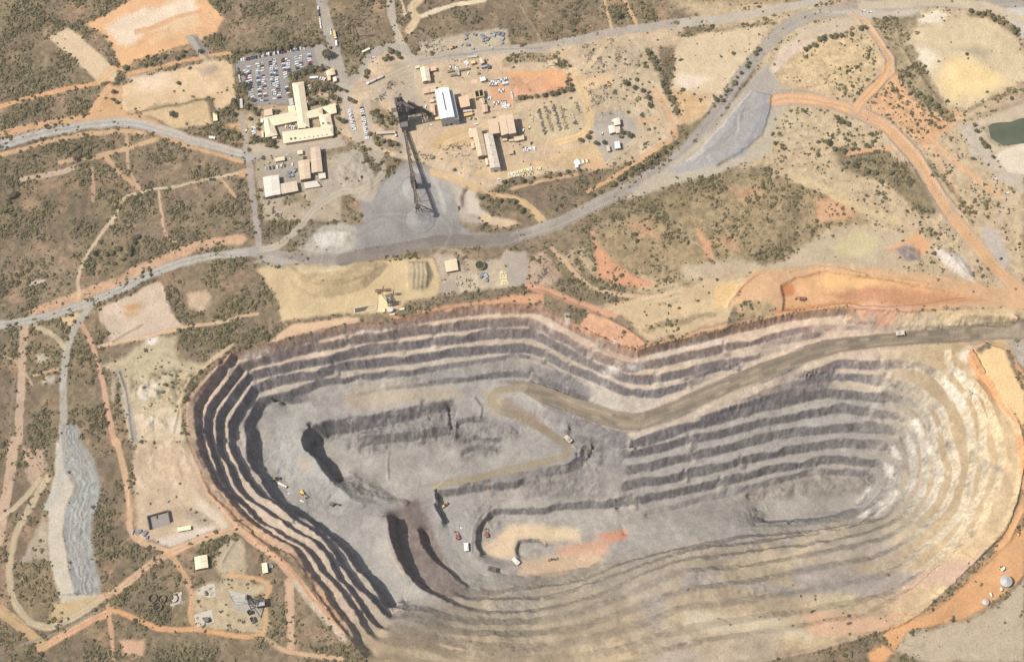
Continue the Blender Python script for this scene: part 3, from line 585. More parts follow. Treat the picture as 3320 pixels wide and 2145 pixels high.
# ------------------------------------------------------------------ tracks and roads (zone 1 = haul road, 2 = dirt track, 3 = sealed road)
def road(pts, w, rgb, zone=2, f=5, dens=0):
    line(pts, w, rgb, dens, zone, f, 4)
    if zone == 2 and w > 11:
        for o in (-.2, .2): line([(x + o * w * .5, y + o * w) for x, y in pts], max(2, w * .14), [min(255, v * 1.06 + 6) for v in rgb], None, None, 3, 4, mix=.45)
        line(pts, max(2, w * .16), [v * .88 for v in rgb], None, None, 3, 5, mix=.4)
        for o in (-.5, .5): line([(x + o * w * .55, y + o * w) for x, y in pts], 4, [v * .82 for v in rgb], None, None, 4, 6, mix=.35)
for p, w, c in (
    ("0,745 330,650 680,580 760,560", 15, ORG), ("150,1250 320,1230 520,1170", 18, (190, 165, 138)), ("420,1130 740,1080 1100,970", 15, (202, 164, 122)),
    ("740,1100 850,1220 970,1310", 17, (200, 160, 122)), ("880,930 890,1100 900,1200 980,1310", 10, (196, 162, 126)), ("640,1180 650,1400", 12, (190, 154, 120)),
    ("780,1560 860,1400 900,1350 1250,1300 1540,1230 1690,1200", 9, (206, 186, 152)), ("1540,1250 1640,1370", 10, (204, 164, 122)), ("1110,1340 1120,1450 1140,1560", 8, (204, 176, 144)),
    ("1690,1210 1740,1200", 24, (205, 164, 120)), ("700,560 780,480 850,480", 22, (210, 170, 124)), ("880,520 1100,470 1450,390 1640,370", 12, (206, 160, 112)),
    ("620,830 720,660 760,600", 22, (210, 168, 122))):
    road(T00(p), w, c)
line(T01("240,640 520,545 800,430 1000,330 1250,225 1450,160 1680,130"), 34, (204, 164, 128), .05, None, 10, 6, scrub=.3)
line(T00("0,940 300,870 600,815 850,800"), 26, (208, 164, 118), .05, None, 9, 5)
line(T00("1200,990 1450,1060 1690,1130"), 12, (206, 164, 118), .05, None, 6, 4); line(T00("0,1080 300,1000 600,935 850,910 1000,930"), 16, (204, 166, 124), .08, None, 8, 4)
for p, w, c in (
    ("570,720 660,900 720,1150 800,1560", 17, (208, 164, 130)), ("690,880 800,860 1020,810 1290,740 1520,715 1700,660 1790,650", 12, (206, 174, 138)),
    ("-10,940 100,970 150,1030 230,1150", 8, (186, 160, 124)), ("230,1080 410,1030", 10, (204, 166, 122)), ("550,520 540,400 600,240 700,100 780,-10", 11, (206, 182, 148)),
    ("1040,900 1200,980 1340,1060 1400,1040", 9, (190, 176, 148)), ("1130,-10 1150,80 1190,150 1240,150", 9, (206, 170, 136)), ("840,1070 880,1120", 10, (196, 172, 124)),
    ("1620,870 1500,960 1300,1110 1265,1250 1255,1400", 12, (196, 170, 128))):
    road(T01(p), w, c)
for p, w, c in (
    ("280,1450 480,1330 760,1190", 24, (212, 164, 124)), ("750,1140 775,1300 790,1560", 15, (208, 164, 124)), ("780,1170 950,1240 1100,1310 1400,1310 1700,1370 1830,1350", 17, (212, 158, 108)),
    ("700,1090 800,1060 1000,890 1170,780 1400,680 1640,620", 24, (206, 168, 132)), ("815,0 870,200 905,400 900,600 960,700 1180,770", 20, (210, 172, 132)),
    ("1180,780 1290,930 1340,1060 1330,1250 1380,1310", 18, (206, 164, 120)), ("1830,1350 1860,1220 1840,1100 1900,1000 1800,960 1600,930", 16, (208, 164, 114)),
    ("1400,230 1560,470 1700,640 1900,790 2000,880 2150,1060 2384,1340", 26, (212, 170, 132)), ("1750,640 1900,760 2010,860 2200,1120 2384,1310", 7, (186, 138, 104)),
    ("2020,980 2025,1200 2030,1440", 26, (210, 174, 138)), ("1860,1380 1990,1470 2384,1520", 16, (204, 168, 128)), ("330,250 200,480 110,640 65,850 75,1100 190,1260 330,1310 500,1240 690,1120", 22, (190, 172, 138)),
    ("280,260 150,430 0,540", 16, (194, 174, 142)), ("0,1180 150,1300 300,1420", 34, (190, 158, 112)), ("140,1420 400,1340 740,1160", 8, (150, 140, 122))):
    road(T02(p), w, c)
line(T02("2060,980 2160,1120 2300,1270 2400,1390"), 18, (196, 180, 156), .1, None, 6, 4, scrub=.4)
for p, w, c in (("490,70 520,130 700,50 1000,0", 14, PALE), ("560,-10 490,40 495,90 530,130 470,215", 24, (206, 182, 142)), ("1840,-10 1865,110 1890,205", 9, (212, 176, 126)), ("1975,-10 2065,190", 10, (210, 168, 122)),
                ("420,0 445,100", 10, (206, 186, 160)), ("500,400 520,520 560,700 600,900 560,960", 18, (196, 176, 144)), ("480,470 300,550 180,605 -10,625", 26, (186, 168, 142)),
                ("1190,1320 1400,1260 1650,1220", 10, (204, 164, 124)), ("1720,1340 1900,1240 2100,1100 2300,980", 13, (210, 164, 114)), ("2200,620 2280,760 2340,960", 16, (208, 166, 122)),
                ("2170,640 2230,800 2300,980", 14, (204, 170, 134)), ("1640,520 1700,700 1740,860 1680,950 1500,1000", 24, (214, 182, 128)), ("1500,1010 1300,960 1290,860 1320,780", 10, (206, 180, 132)),
                ("1920,520 1910,640 2020,760 2090,880 2060,980 1900,1080", 22, (192, 174, 142)), ("2080,850 2210,830", 12, (206, 164, 120)), ("640,1200 800,1250 1000,1350 1100,1370 1250,1400 1400,1520 1420,1590", 24, (210, 176, 128)),
                ("1870,270 1700,500 1640,520", 16, (205, 180, 140)), ("1600,300 1500,420 1590,500", 26, (208, 182, 140)), ("560,1100 660,1090 720,1000 900,930 1240,760", 20, (206, 180, 138)), ("1240,980 1180,1190", 20, (204, 178, 138))):
    road(T10(p), w, c)
for p, w, c in (("1470,190 1560,280 1640,380 1720,460 1900,520 2200,540 2300,500", 15, (206, 174, 134)), ("1850,640 2060,580 2384,500", 36, (206, 180, 140)), ("1750,80 1790,200 1810,330 1790,400", 9, (206, 150, 112)),
                ("1300,460 1450,490 1600,560 1800,620 1900,660", 22, (208, 156, 120))):
    road(T11(p), w, c)
for p, w, c in (("-100,560 200,480 400,430 700,380 1000,330", 26, (198, 176, 140)), ("180,450 330,480 300,560", 44, (214, 184, 132)), ("0,640 300,580 340,560", 34, (200, 180, 142))):
    road(T21(p), w, c)
line(T20("760,1230 1000,1330 1230,1450 1500,1540"), 26, (206, 182, 136), .06, None, 10, 8, scrub=.3)
line(T20("1480,560 1700,880 1800,1060 2200,1360"), 14, (216, 168, 124), .06, None, 8, 6); line(T20("1720,1000 1840,1200 1980,1500"), 9, (214, 170, 126), .05, None, 5, 3)
line(T20("1140,1070 1450,1030"), 16, (218, 168, 122), .02, None, 8, 6)
line(T20("2210,1540 2280,1400 2350,1340"), 16, (196, 172, 146), 0, 2, 6)
# planted belts: litter and shrubs between the trees
for f_, q, w in ((CP, "0,190 200,160 450,150 700,110 950,80 1190,40", 14), (CP, "820,520 950,490 1100,440 1290,420", 20), (CP, "1030,760 1150,700 1350,670 1540,710", 14), (CP, "1040,880 1200,880 1300,880", 22), (CP, "20,900 120,1000 260,960 320,1050", 30), (CP, "270,1430 400,1420 540,1490", 24), (T10, "200,760 260,800 340,850 350,880", 50),
                 (T10, "210,950 300,1010 400,1030", 24), (T10, "1220,700 1350,680 1480,660 1600,630", 12), (T10, "1590,540 1605,630", 10), (T10, "1760,1370 1950,1250 2150,1130 2350,1000", 16), (T10, "960,1360 1080,1400 1200,1420 1280,1480", 24), (T20, "-30,1000 230,740 300,650 400,510 540,340", 16), (T20, "-20,250 200,220 480,180 640,150", 12),
                 (T00, "1500,920 1580,930 1670,960", 34), (T00, "900,795 1100,755 1440,690", 8), (T00, "1450,690 1500,760", 14), (T20, "1580,330 1650,480 1780,680 1850,820", 24), (T20, "1990,770 2150,690 2340,620", 10), (T20, "1340,170 1450,140 1640,110", 24), (T20, "2010,90 2120,110 2250,170 2340,240", 16),
                 (T11, "1470,250 1560,360 1700,480 1880,580", 22), (T11, "1660,80 1720,150 1720,230", 36), (T11, "1640,250 1720,400 1850,480 2050,470", 16), (T11, "690,210 800,220 850,300 870,340", 14), (T10, "2130,340 2200,450 2270,640 2350,800", 16), (T01, "1300,690 1500,685 1780,620", 14), (T01, "700,250 900,200 800,330", 60),
                 (T10, "1150,440 1250,400 1400,400 1560,460", 26), (T00, "2270,1080 2384,1040", 20), (T00, "2010,1400 2090,1380 2130,1420", 24), (T20, "1720,1130 1880,1330 2000,1500", 14)):
    line(f_(q), w * 1.1, (134, 119, 86), 1.4, None, 12, 9, mix=.8, scrub=1)
# sealed roads
for f_, p, w, c in ((T00, "1790,1082 2100,1045 2384,1000", 24, (180, 168, 150)), (T00, "1745,1090 1752,1250 1785,1560", 22, (168, 158, 148)), (T00, "1720,1060 1700,900 1690,790", 16, (170, 158, 142)),
                    (T01, "1785,-10 1800,100 1815,220", 22, (168, 158, 148)), (T00, "2245,-10 2280,180 2330,330 2370,470 2400,640", 38, (170, 160, 146)), (T10, "-10,600 30,700 60,880 200,1010 270,1080", 26, (180, 166, 146)),
                    (T10, "340,-10 350,120 400,270 440,340 480,400", 24, (186, 174, 156)), (T10, "450,360 380,320 290,330 190,400 130,520 40,580 -20,560", 26, (172, 164, 150)),
                    (T10, "480,410 540,425 740,395 1000,355 1400,335 1600,290 1870,225 2384,165", 28, (176, 166, 152)), (T20, "-10,165 300,130 600,80 900,20 1000,-20", 28, (184, 174, 158)),
                    (T10, "20,600 60,800 110,960", 20, (180, 168, 150)), (T10, "180,720 190,1000", 26, (182, 168, 148)), (T10, "70,740 90,940", 18, (184, 170, 150))):
    road(f_(p), w, c, 3, 4)
line(T10("540,425 740,395 1000,355 1400,335"), 5, (150, 142, 134), None, None, 4)
# haul roads
HR = (168, 162, 152)
road(T00("-20,1015 300,930 600,870 850,850 1000,870 1200,930 1450,1010 1700,1080 1740,1100"), 30, (172, 167, 158), 1, 5)
for o in (-8, 7): line([(x, y + o) for x, y in T00("-20,1015 300,930 600,870 850,850 1000,870 1200,930 1450,1010 1700,1080")], 5, (186, 181, 171), None, None, 4)
road(T01("1810,205 1600,235 1500,240 1200,310 1000,395 700,545 400,650 200,695 -10,730"), 28, (170, 165, 154), 1, 5)
for o in (-7, 6): line([(x, y + o) for x, y in T01("1700,235 1500,240 1200,310 1000,395 700,545 400,650 200,695 -10,730")], 5, (184, 178, 165), None, None, 4)
poly(T01("420,690 540,640 560,660 480,760 460,720"), (206, 180, 132), 0, f=6, warp=4)
road(T01("620,600 530,740 470,870 450,1000 440,1200 440,1560"), 24, (178, 172, 158), 1, 6); road(T01("250,735 380,800 450,890"), 18, (190, 174, 140), 1, 6)
road(T02("440,0 430,200 400,360 330,450"), 26, (176, 172, 160), 1, 6)
hr = T01("1780,215 2000,262 2384,272") + T11("300,210 600,150 800,130 950,150 1200,120 1450,45 1600,-20") + T10("1700,1470 2000,1320 2384,1085") + T20("200,845 420,510 560,340 700,200 850,120 1200,55 1500,25 2400,10")
road(hr, 40, (160, 152, 141), 1, 6)
road(hr[2:8], 38, (125, 116, 108), 1, 6); line(hr[1:4], 28, (138, 129, 119), None, None, 12, mix=.7)
for o in (-11, 9): line([(x + o * .4, y + o) for x, y in hr[7:]], 7, (174, 166, 153), None, None, 7, mix=.55)
line([(x + 7, y + 14) for x, y in hr[6:12]], 5, (146, 136, 124), None, None, 4)
road(T11("-1100,0 -1000,0")[:0] + T01("1840,200 1950,180 2060,80 2130,0") + T00("2200,1450 2384,1330") + T10("130,1330 270,1240 300,1180 200,1060"), 24, (180, 168, 148), 2, 6)
poly(T11("-610,290 -480,240 -300,290 -420,330"), (172, 162, 148), 0, f=8, warp=5)
# right junction, tip apron
poly(T20("560,460 640,430 650,560 700,600 800,640 720,740 640,900 620,1060 430,1140 200,1230 -60,1290 -300,1370 -420,1400 -250,1260 0,1090 200,900 400,650"), (182, 170, 148), 0, f=8, warp=6, scrub=.1)
poly(T20("400,640 500,560 600,460 650,560 640,640 500,640"), (168, 158, 148), 0, f=10, warp=8)
poly(tipP, (164, 160, 156), 0, f=6, warp=6, scrub=.25)
poly(T20("560,660 620,650 615,770 550,910 420,1060 340,1100 440,980 530,830"), (150, 148, 152), 0, f=6, warp=5)
line(T20("470,640 330,800 180,980 20,1130"), 5, (214, 202, 186), None, None, 5, 6, mix=.7); line(T20("150,1040 60,1110"), 12, (204, 198, 190), None, None, 8, 8, mix=.7)
line(T20("-80,1190 150,1160 420,1060"), 20, (162, 160, 158), None, None, 10, 6)
poly(T20("690,320 780,280 960,270 760,390 700,460 640,510 610,480 640,400"), (214, 192, 168), .08, f=8, warp=8, scrub=.4)
OR2 = (214, 168, 120)
jr = T20("640,700 760,680 1000,715 1180,760 1350,850 1500,960 1660,1140 1800,1390 1890,1560")
line(jr, 50, (176, 160, 146), 0, None, 6, 3); road(jr, 38, OR2, 2, 5)
jr2 = T20("1210,760 1270,680 1380,570 1440,460 1420,370 1350,260 1280,170 1180,95")
line(jr2, 40, (178, 162, 144), 0, None, 6, 3); road(jr2, 28, (210, 172, 128), 2, 5); road(jr2[:4], 30, OR2, 2, 5)
jr3 = T21("1880,-20 2080,210 2290,440 2400,520")
line(jr3, 48, (176, 158, 138), 0, None, 6, 3); road(jr3, 36, (212, 166, 116), 2, 5)
poly(T21("2080,40 2200,60 2290,300 2230,330 2120,180"), (188, 174, 160), .04, f=8, warp=6, scrub=.3)
poly(T20("820,200 1180,110 1260,170 1100,230 900,260 780,290"), (196, 178, 150), .05, f=8, warp=8, scrub=.2)
poly(T20("900,90 1200,70 1480,70 1700,60 1600,110 1300,130 1200,100"), (190, 178, 160), .02, f=8, warp=8)
line(T20("1250,40 1600,20 2100,30 2384,150"), 26, (198, 180, 150), 0, None, 8, 6)
# flats between the pit rim and the quarry cut
poly(R3("700,-40 900,-20 1100,180 1300,420 1420,390 1700,330 2310,150 2400,-60 2000,-120 1500,-60 1100,-80"), (200, 174, 134), .05, f=8, warp=8, scrub=.3)
poly(T21("-20,480 200,420 330,440 320,600 200,640 0,720"), (203, 177, 136), .04, f=8, warp=8, scrub=.2)
poly(R3("1250,290 1500,170 1750,110 2000,70 2150,60 2140,100 1800,180 1500,250 1320,320"), (160, 140, 104), .55, f=8, warp=10, scrub=.8)
# orange quarry cut
poly(T21("200,470 330,430 420,450 330,590 220,610"), (220, 184, 126), 0, f=10, warp=8)
poly(T21("330,600 420,430 520,350 940,310 1300,330 1700,380 2000,430 2400,500 2400,640 2180,600 1500,630 1150,640 900,650 640,680 480,640"), (208, 166, 122), .02, f=10, warp=8, scrub=.2)
poly(T21("680,450 780,390 940,355 1300,385 1800,470 2050,530 1500,610 1150,590 900,620 690,650 700,540"), (212, 164, 114), 0, f=6, warp=6)
poly(T21("1050,520 1150,470 1600,470 1850,520 2100,560 1900,590 1500,590 1150,560"), (188, 134, 96), 0, f=14, warp=12, mix=.85)
poly(T21("680,450 780,440 780,510 690,530"), (196, 128, 78), 0, f=6, warp=6); line(T21("640,640 900,600 1200,575"), 12, (198, 130, 80), None, None, 8, 8)
poly(T21("1000,390 1200,400 1400,440 1100,500 950,460"), (224, 178, 116), 0, f=16, warp=14)
poly(T21("370,590 560,560 640,600 640,660 400,690"), (170, 146, 108), .5, f=8, warp=8, scrub=.7)
# south-east rim: orange pad
poly(T22("2384,600 2250,700 2080,880 1850,1100 1700,1200 1480,1280 1380,1350 1480,1460 1560,1330 1800,1270 2000,1230 2200,1100 2384,930"), (208, 156, 104), .01, f=7, warp=5, scrub=.1)
poly(T22("2384,950 2200,1140 2000,1250 1560,1340 1500,1460 1700,1540 2384,1540"), (184, 167, 140), .03, f=10, warp=10, scrub=.25)
poly(T22("1290,1480 1400,1430 1480,1480 1380,1540 1300,1540"), (216, 158, 104), 0, f=8, warp=8)
poly(T22("1150,1350 1400,1320 1400,1360 1200,1390"), (130, 118, 86), 1.0, f=6, warp=6, scrub=1)
# ------------------------------------------------------------------ pit rock: deep grey, oxidised near the surface, pale on the east wall, faces lighter than berms there
PIT = INPIT & True
zz = GZ
def ramp(v, xs, cs):
    cs = np.array([alb(c) for c in cs]); return np.stack([np.interp(v, xs, cs[:, i]) for i in range(3)], -1)
nz = fbm(GX, GY, 70, 97, 3) * 9
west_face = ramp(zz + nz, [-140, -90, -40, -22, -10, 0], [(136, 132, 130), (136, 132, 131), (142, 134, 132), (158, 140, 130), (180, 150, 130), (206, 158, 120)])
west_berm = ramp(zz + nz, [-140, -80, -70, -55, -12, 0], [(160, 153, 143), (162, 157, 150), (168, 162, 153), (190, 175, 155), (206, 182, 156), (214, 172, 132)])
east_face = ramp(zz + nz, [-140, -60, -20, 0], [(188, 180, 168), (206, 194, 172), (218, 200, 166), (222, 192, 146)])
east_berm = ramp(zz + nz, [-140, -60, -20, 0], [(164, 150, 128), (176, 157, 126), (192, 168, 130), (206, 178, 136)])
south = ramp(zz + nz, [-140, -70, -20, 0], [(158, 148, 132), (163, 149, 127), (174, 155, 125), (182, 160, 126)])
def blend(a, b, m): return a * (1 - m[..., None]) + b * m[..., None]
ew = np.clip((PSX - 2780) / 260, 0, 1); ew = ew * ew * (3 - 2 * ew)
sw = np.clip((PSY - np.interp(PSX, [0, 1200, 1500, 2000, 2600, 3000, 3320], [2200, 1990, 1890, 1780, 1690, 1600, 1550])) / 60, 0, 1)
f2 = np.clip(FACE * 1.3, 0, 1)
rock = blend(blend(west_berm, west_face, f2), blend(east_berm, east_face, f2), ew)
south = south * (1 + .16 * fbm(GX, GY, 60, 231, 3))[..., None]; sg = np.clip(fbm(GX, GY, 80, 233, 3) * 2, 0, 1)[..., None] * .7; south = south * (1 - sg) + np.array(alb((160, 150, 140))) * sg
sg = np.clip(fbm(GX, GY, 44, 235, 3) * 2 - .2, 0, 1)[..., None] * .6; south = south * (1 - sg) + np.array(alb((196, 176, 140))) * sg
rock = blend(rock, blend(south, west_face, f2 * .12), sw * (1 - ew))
rock *= (1 + .20 * fbm(GX, GY, 30, 101, 4) + .10 * fbm(GX, GY, 4, 103, 2))[..., None]
# streaks of broken pale and rusty rock down the faces
st = np.clip(fbm(GX, GY, 11, 107, 3) * 2 - .5, 0, 1) * f2; rock = blend(rock, np.broadcast_to(np.array(alb((206, 198, 188))), rock.shape), st * .45)
st = np.clip(fbm(GX, GY, 16, 109, 3) * 2 - .6, 0, 1) * f2; rock = blend(rock, np.broadcast_to(np.array(alb((112, 106, 104))), rock.shape), st * .7)
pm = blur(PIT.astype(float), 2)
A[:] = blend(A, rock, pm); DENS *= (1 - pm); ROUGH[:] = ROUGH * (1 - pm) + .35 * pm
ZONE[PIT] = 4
# patches in the pit
rb = RUB[..., None] * .5; A[:] = A * (1 - rb) + np.array(alb((138, 133, 128))) * rb
poly(R3("250,110 450,215 560,20 800,120 1050,240 1200,350 1290,440 1175,515 1050,495 850,430 700,345 450,300 300,200"), (210, 160, 124), .3, f=8, warp=6, scrub=.4)
poly(R2("300,460 560,500 700,480 760,420 1180,340 1500,300 1850,230 2310,180 2310,330 1850,320 1500,340 1100,395 760,455 560,560"), (208, 156, 116), .05, f=8, warp=6, scrub=.2)
poly(R3("1180,520 1290,440 1420,400 1700,340 2310,170 2310,230 1640,395 1350,470"), (206, 164, 122), .2, f=6, warp=6, scrub=.4)
poly(R4("0,400 340,340 620,280 900,230 1200,190 1500,190 1480,130 1000,190 700,260 300,340"), (200, 160, 116), .15, f=6, warp=6, scrub=.3)
poly(R4("1500,150 1800,130 2310,160 2310,230 2100,260 2060,400 1900,420 1700,330"), (214, 164, 132), .02, f=10, warp=10, scrub=.2)
poly(R1("1200,420 1300,330 1500,200 2200,100 2310,110 2310,175 2050,210 1850,260 1600,330 1300,400"), (212, 176, 140), .0, f=6, warp=5)
poly(R1("840,600 930,560 1240,490 1210,540 900,640"), (216, 202, 184), 0, f=10, warp=8); poly(R2("-10,640 300,650 600,590 420,620 200,700 0,690"), (206, 188, 176), 0, f=10, warp=8)
for q in ("270,60 320,70 330,190 290,190", "90,200 130,210 120,310 80,290", "860,390 920,430 930,500 880,460", "880,720 960,760 940,850 820,840 760,780", "1060,700 1180,680 1300,720 1230,760 1100,740", "1180,640 1300,660 1200,690"):
    poly(R3(q), (226, 218, 206), None, f=12, warp=12, mix=.85)
poly(R3("1340,590 1660,520 2100,400 2310,380 2310,400 1900,500 1500,600 1300,640"), (206, 196, 190), None, f=12, warp=10, mix=.6)
for q in ("1640,540 1700,540 1730,660 1680,640", "1400,570 1560,600 1590,700 1530,740 1430,640", "1280,650 1340,680 1590,960 1560,1060 1450,980 1290,760", "900,1190 980,1190 1070,1380 1010,1440", "1500,350 1640,290 1600,480 1520,430", "1600,740 1680,760 1750,900 1690,960"):
    poly(R8(q), (232, 222, 204), None, f=10, warp=10, mix=.8)
for q in ("640,170 700,170 770,330 690,330", "860,30 960,160 970,320 860,180", "1060,120 1130,110 1190,290 1110,280", "560,380 660,430 690,600 560,540", "700,720 750,740 640,900 470,1010 530,900", "880,640 950,600 920,720 840,700", "390,660 410,720 200,920 230,860", "300,970 380,960 340,1050 230,1050"):
    poly(R10(q), (224, 216, 204), None, f=10, warp=10, mix=.75)
poly(R8("1640,310 1700,330 1990,780 2050,950 2190,1130 2300,1300 2250,1300 2150,1180 1850,860 1650,560 1600,420"), (220, 164, 112), .02, f=8, warp=8)
poly(R8("1680,330 1780,370 1960,200 2060,220 2060,330 2200,640 2320,840 2320,1290 2190,1130 2050,950 1950,770 1800,560"), (232, 196, 138), .0, f=8, warp=6)
poly(R8("1940,180 1660,340 1620,300 1820,210"), (220, 176, 138), 0, f=6, warp=6); poly(R8("2050,270 2130,280 2310,800 2320,640 2200,430 2160,300"), (214, 158, 112), 0, f=6, warp=6)
poly(R8("2110,200 2320,180 2320,560 2230,450 2160,310"), (186, 174, 158), .1, f=6, warp=6, scrub=.4)
poly(R10("2200,0 2330,40 2330,700 2250,900 2170,1100 2040,1300 1900,1460 2000,1500 2200,1250 2330,1000"), (216, 164, 112), .03, f=8, warp=6, scrub=.3)
poly(R10("2050,1460 2330,1180 2330,1540 2000,1540"), (208, 160, 108), 0, f=8, warp=6)
poly(T22("1700,900 2000,830 2120,790 1900,1000 1650,1010 1500,1040"), (206, 172, 150), .05, f=14, warp=12, mix=.8)
poly(T22("850,1180 1400,1230 1600,1200 1400,1320 900,1370"), (208, 166, 132), .06, f=14, warp=12, mix=.8)
poly(T22("780,870 1100,860 1250,930 1600,920 1650,960 1400,1060 1240,1080 900,1080 750,990"), (160, 150, 142), .02, f=14, warp=14, mix=.85, scrub=.4)
poly(T22("0,900 200,870 250,960 600,1000 880,1070 700,1080 300,1000 0,1040"), (158, 150, 144), .03, f=12, warp=12, mix=.7, scrub=.4)
poly(T22("900,1070 1050,1050 1230,1070 1200,1130 900,1130"), (196, 178, 144), .1, f=10, warp=12, mix=.8, scrub=.5)
poly(T22("0,1160 300,1200 700,1230 900,1380 600,1360 0,1290"), (204, 188, 158), .05, f=16, warp=12, mix=.7)
# south rim outside
# west floor paler, mottled
poly(R9("0,480 100,400 280,380 310,520 290,700 330,800 480,920 590,1090 740,1240 900,1400 600,1420 300,1250 0,1100"), (178, 176, 170), None, f=14, warp=12, mix=.7)
poly(R9("250,880 400,950 480,1060 300,1060"), (190, 170, 148), None, f=16, warp=12, mix=.6)
poly(R2B("1450,0 1900,0 1960,300 2120,480 2250,640 2300,860 2000,830 1700,400 1600,250"), (170, 166, 157), None, f=16, warp=12, mix=.6)
poly(T12("600,300 900,290 930,560 900,760 700,880 680,640"), (160, 156, 150), None, f=16, warp=10, mix=.7); poly(T12("850,780 1000,880 1150,930 1100,1010 950,1030 800,960 740,840"), (164, 158, 148), None, f=16, warp=10, mix=.6)
poly(RP("480,760 720,640 880,500 1000,380 1300,360 1700,370 2000,420 2384,450 2384,700 2000,640 1760,740 1700,640 1250,620 1170,700 1130,820 1200,1000 800,1000 560,880"), (216, 190, 152), None, f=14, warp=10, mix=.85)
poly(T12("1500,740 1790,690 1990,620 1990,680 1880,720 1830,790 1500,800"), (202, 152, 122), None, f=10, warp=8, mix=.8); poly(T12("1750,660 1990,620 1985,690 1880,700"), (200, 138, 104), None, f=8, warp=8, mix=.8)
poly(T12("1250,830 1500,790 1750,780 1830,830 1700,880 1500,930 1250,930"), (206, 172, 134), None, f=12, warp=10, mix=.7)
poly(R2B("1900,20 1960,200 2110,440 2120,480 2020,320 1930,130"), (214, 188, 150), None, f=6, warp=6, mix=.8)  # sunlit slope of the bund ridge, its brightness painted as a pale strip
# haul ramp surface and its watered patches
def road_between(up, lo, zu, zl, rgb, zone=1, wet=None):
    U = [tuple(pt(p, z)) for p, z in zip(up, zu)]; Lw = [tuple(pt(p, z)) for p, z in zip(lo, zl)]
    P = [u[:2] for u in U] + [l[:2] for l in Lw[::-1]]
    win = window([p[0] for p in P], [p[1] for p in P], GX, GY, 6)
    X = GX[win] + WX[win] * .8; Y = GY[win] + WY[win] * .8
    d = seg_dist(X, Y, P, True); d = np.where(inside(X, Y, P), d, -d)
    m = np.clip(d / 2.5 + .4, 0, 1); put(win, m, rgb, 0, zone, .1)
    def para(Q): return np.stack([np.interp(np.linspace(0, 1, 80), np.linspace(0, 1, len(Q)), [q[i] for q in Q]) for i in (0, 1)], 1)
    C, s = resample((para(U) + para(Lw)) / 2, 1.0)
    bd = np.full(X.shape, 1e9); bs = np.zeros(X.shape); bo = np.zeros(X.shape)
    T = np.gradient(C, axis=0); T /= np.sqrt((T ** 2).sum(1))[:, None] + 1e-9
    for k in range(0, len(C), 2):
        dx = X - C[k, 0]; dy = Y - C[k, 1]; dd = dx * dx + dy * dy; u = dd < bd
        bd = np.where(u, dd, bd); bs = np.where(u, s[k] + dx * T[k, 0] + dy * T[k, 1], bs); bo = np.where(u, -dx * T[k, 1] + dy * T[k, 0], bo)
    lane = (bo > 0); ph = np.where(lane, n1(bs, 13, 5) + .5 * n1(bs, 31, 7), n1(bs + 7, 15, 6) + .5 * n1(bs, 37, 8)) + .35 * WN2[win]
    w = np.clip((ph + .25) * 2.2, 0, 1) * np.clip(1.4 - abs(abs(bo) - 4) / 3, 0, 1)
    put(win, m * w * .55, (106, 95, 81), None, None, None)
    put(win, m * np.exp(-((abs(bo) - 4) / 1.1) ** 2) * .25 * (1 - w), (206, 184, 142), None, None, None)
    put(win, np.exp(-((d - .6) / 1.3) ** 2) * .55, (128, 112, 96), None, None, None)
RAMP = (142, 129, 110)
road_between(rU, rL, [-56, -52, -48, -43.5, -42, -38, -32, -27, -25, -22, -21, -19, -18, -17], zL, RAMP)
road_between(rU2, rL2, [-81, -80, -76, -74, -70, -66, -62, -59, -57], [-75, -69.5, -64, -60.5, -58], RAMP)
poly(T21("2000,850 2384,700 2384,830 2200,810"), (160, 148, 130), None, f=8, mix=.6)
def road3(pts, zs, w, rgb, mix=1):
    P = [tuple(pt(p, z))[:2] for p, z in zip(pts, zs)]
    P = smooth_pts(P, 2); win = window([p[0] for p in P], [p[1] for p in P], GX, GY, w)
    d = seg_dist(GX[win] + WX[win], GY[win] + WY[win], P); put(win, np.clip((w / 2 - d) / 2 + .5, 0, 1) * mix, rgb, 0, 1, .1)
road3(R6("1300,30 1130,40 990,60 900,120 890,200 960,280 1080,330 1330,430 1540,540 1760,690 1850,770 1860,830 1790,890 1500,960 1200,1030 720,1140 180,1250"), [-80, -81, -81, -81, -81, -82, -82, -85, -88, -91, -93, -93.5, -94, -95, -98.5, -102, -106], 9.5, (154, 141, 119))
poly(R6("1000,180 1080,120 1300,280 1430,340 1640,540 1560,560 1380,480 1150,330 1030,280"), (146, 122, 98), None, f=10, warp=10, mix=.65)
poly(R6("760,40 1000,60 1060,260 960,420 860,280"), (172, 156, 128), None, f=14, warp=12, mix=.6)
poly(R9("1000,30 2200,0 2300,150 1900,190 1300,260 900,300 800,180"), (182, 164, 136), None, f=20, warp=14, mix=.6)
for bx, by, rr in FALLC:
    win = window([bx], [by], GX, GY, rr + 2)
    if win is None: continue
    m = np.clip(1 - np.hypot(GX[win] - bx, GY[win] - by) / rr, 0, 1) ** .6 * .6 * (.6 + .8 * (vnoise(GX[win], GY[win], 2.5, 9) > .45)); put(win, np.clip(m, 0, 1), (176, 166, 152), None, None, .6)
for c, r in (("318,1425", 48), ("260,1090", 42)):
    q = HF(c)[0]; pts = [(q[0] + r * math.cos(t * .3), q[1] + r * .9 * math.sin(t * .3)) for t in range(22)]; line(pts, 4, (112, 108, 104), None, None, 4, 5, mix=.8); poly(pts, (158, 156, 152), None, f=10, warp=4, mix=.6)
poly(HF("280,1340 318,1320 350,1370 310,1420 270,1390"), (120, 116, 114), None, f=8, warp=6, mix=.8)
vfl = INPIT * (1 - FACE); A *= (1 + vfl * (.13 * fbm(GX, GY, 17, 241, 3) + .12 * fbm(GX, GY, 48, 243, 2)))[..., None]
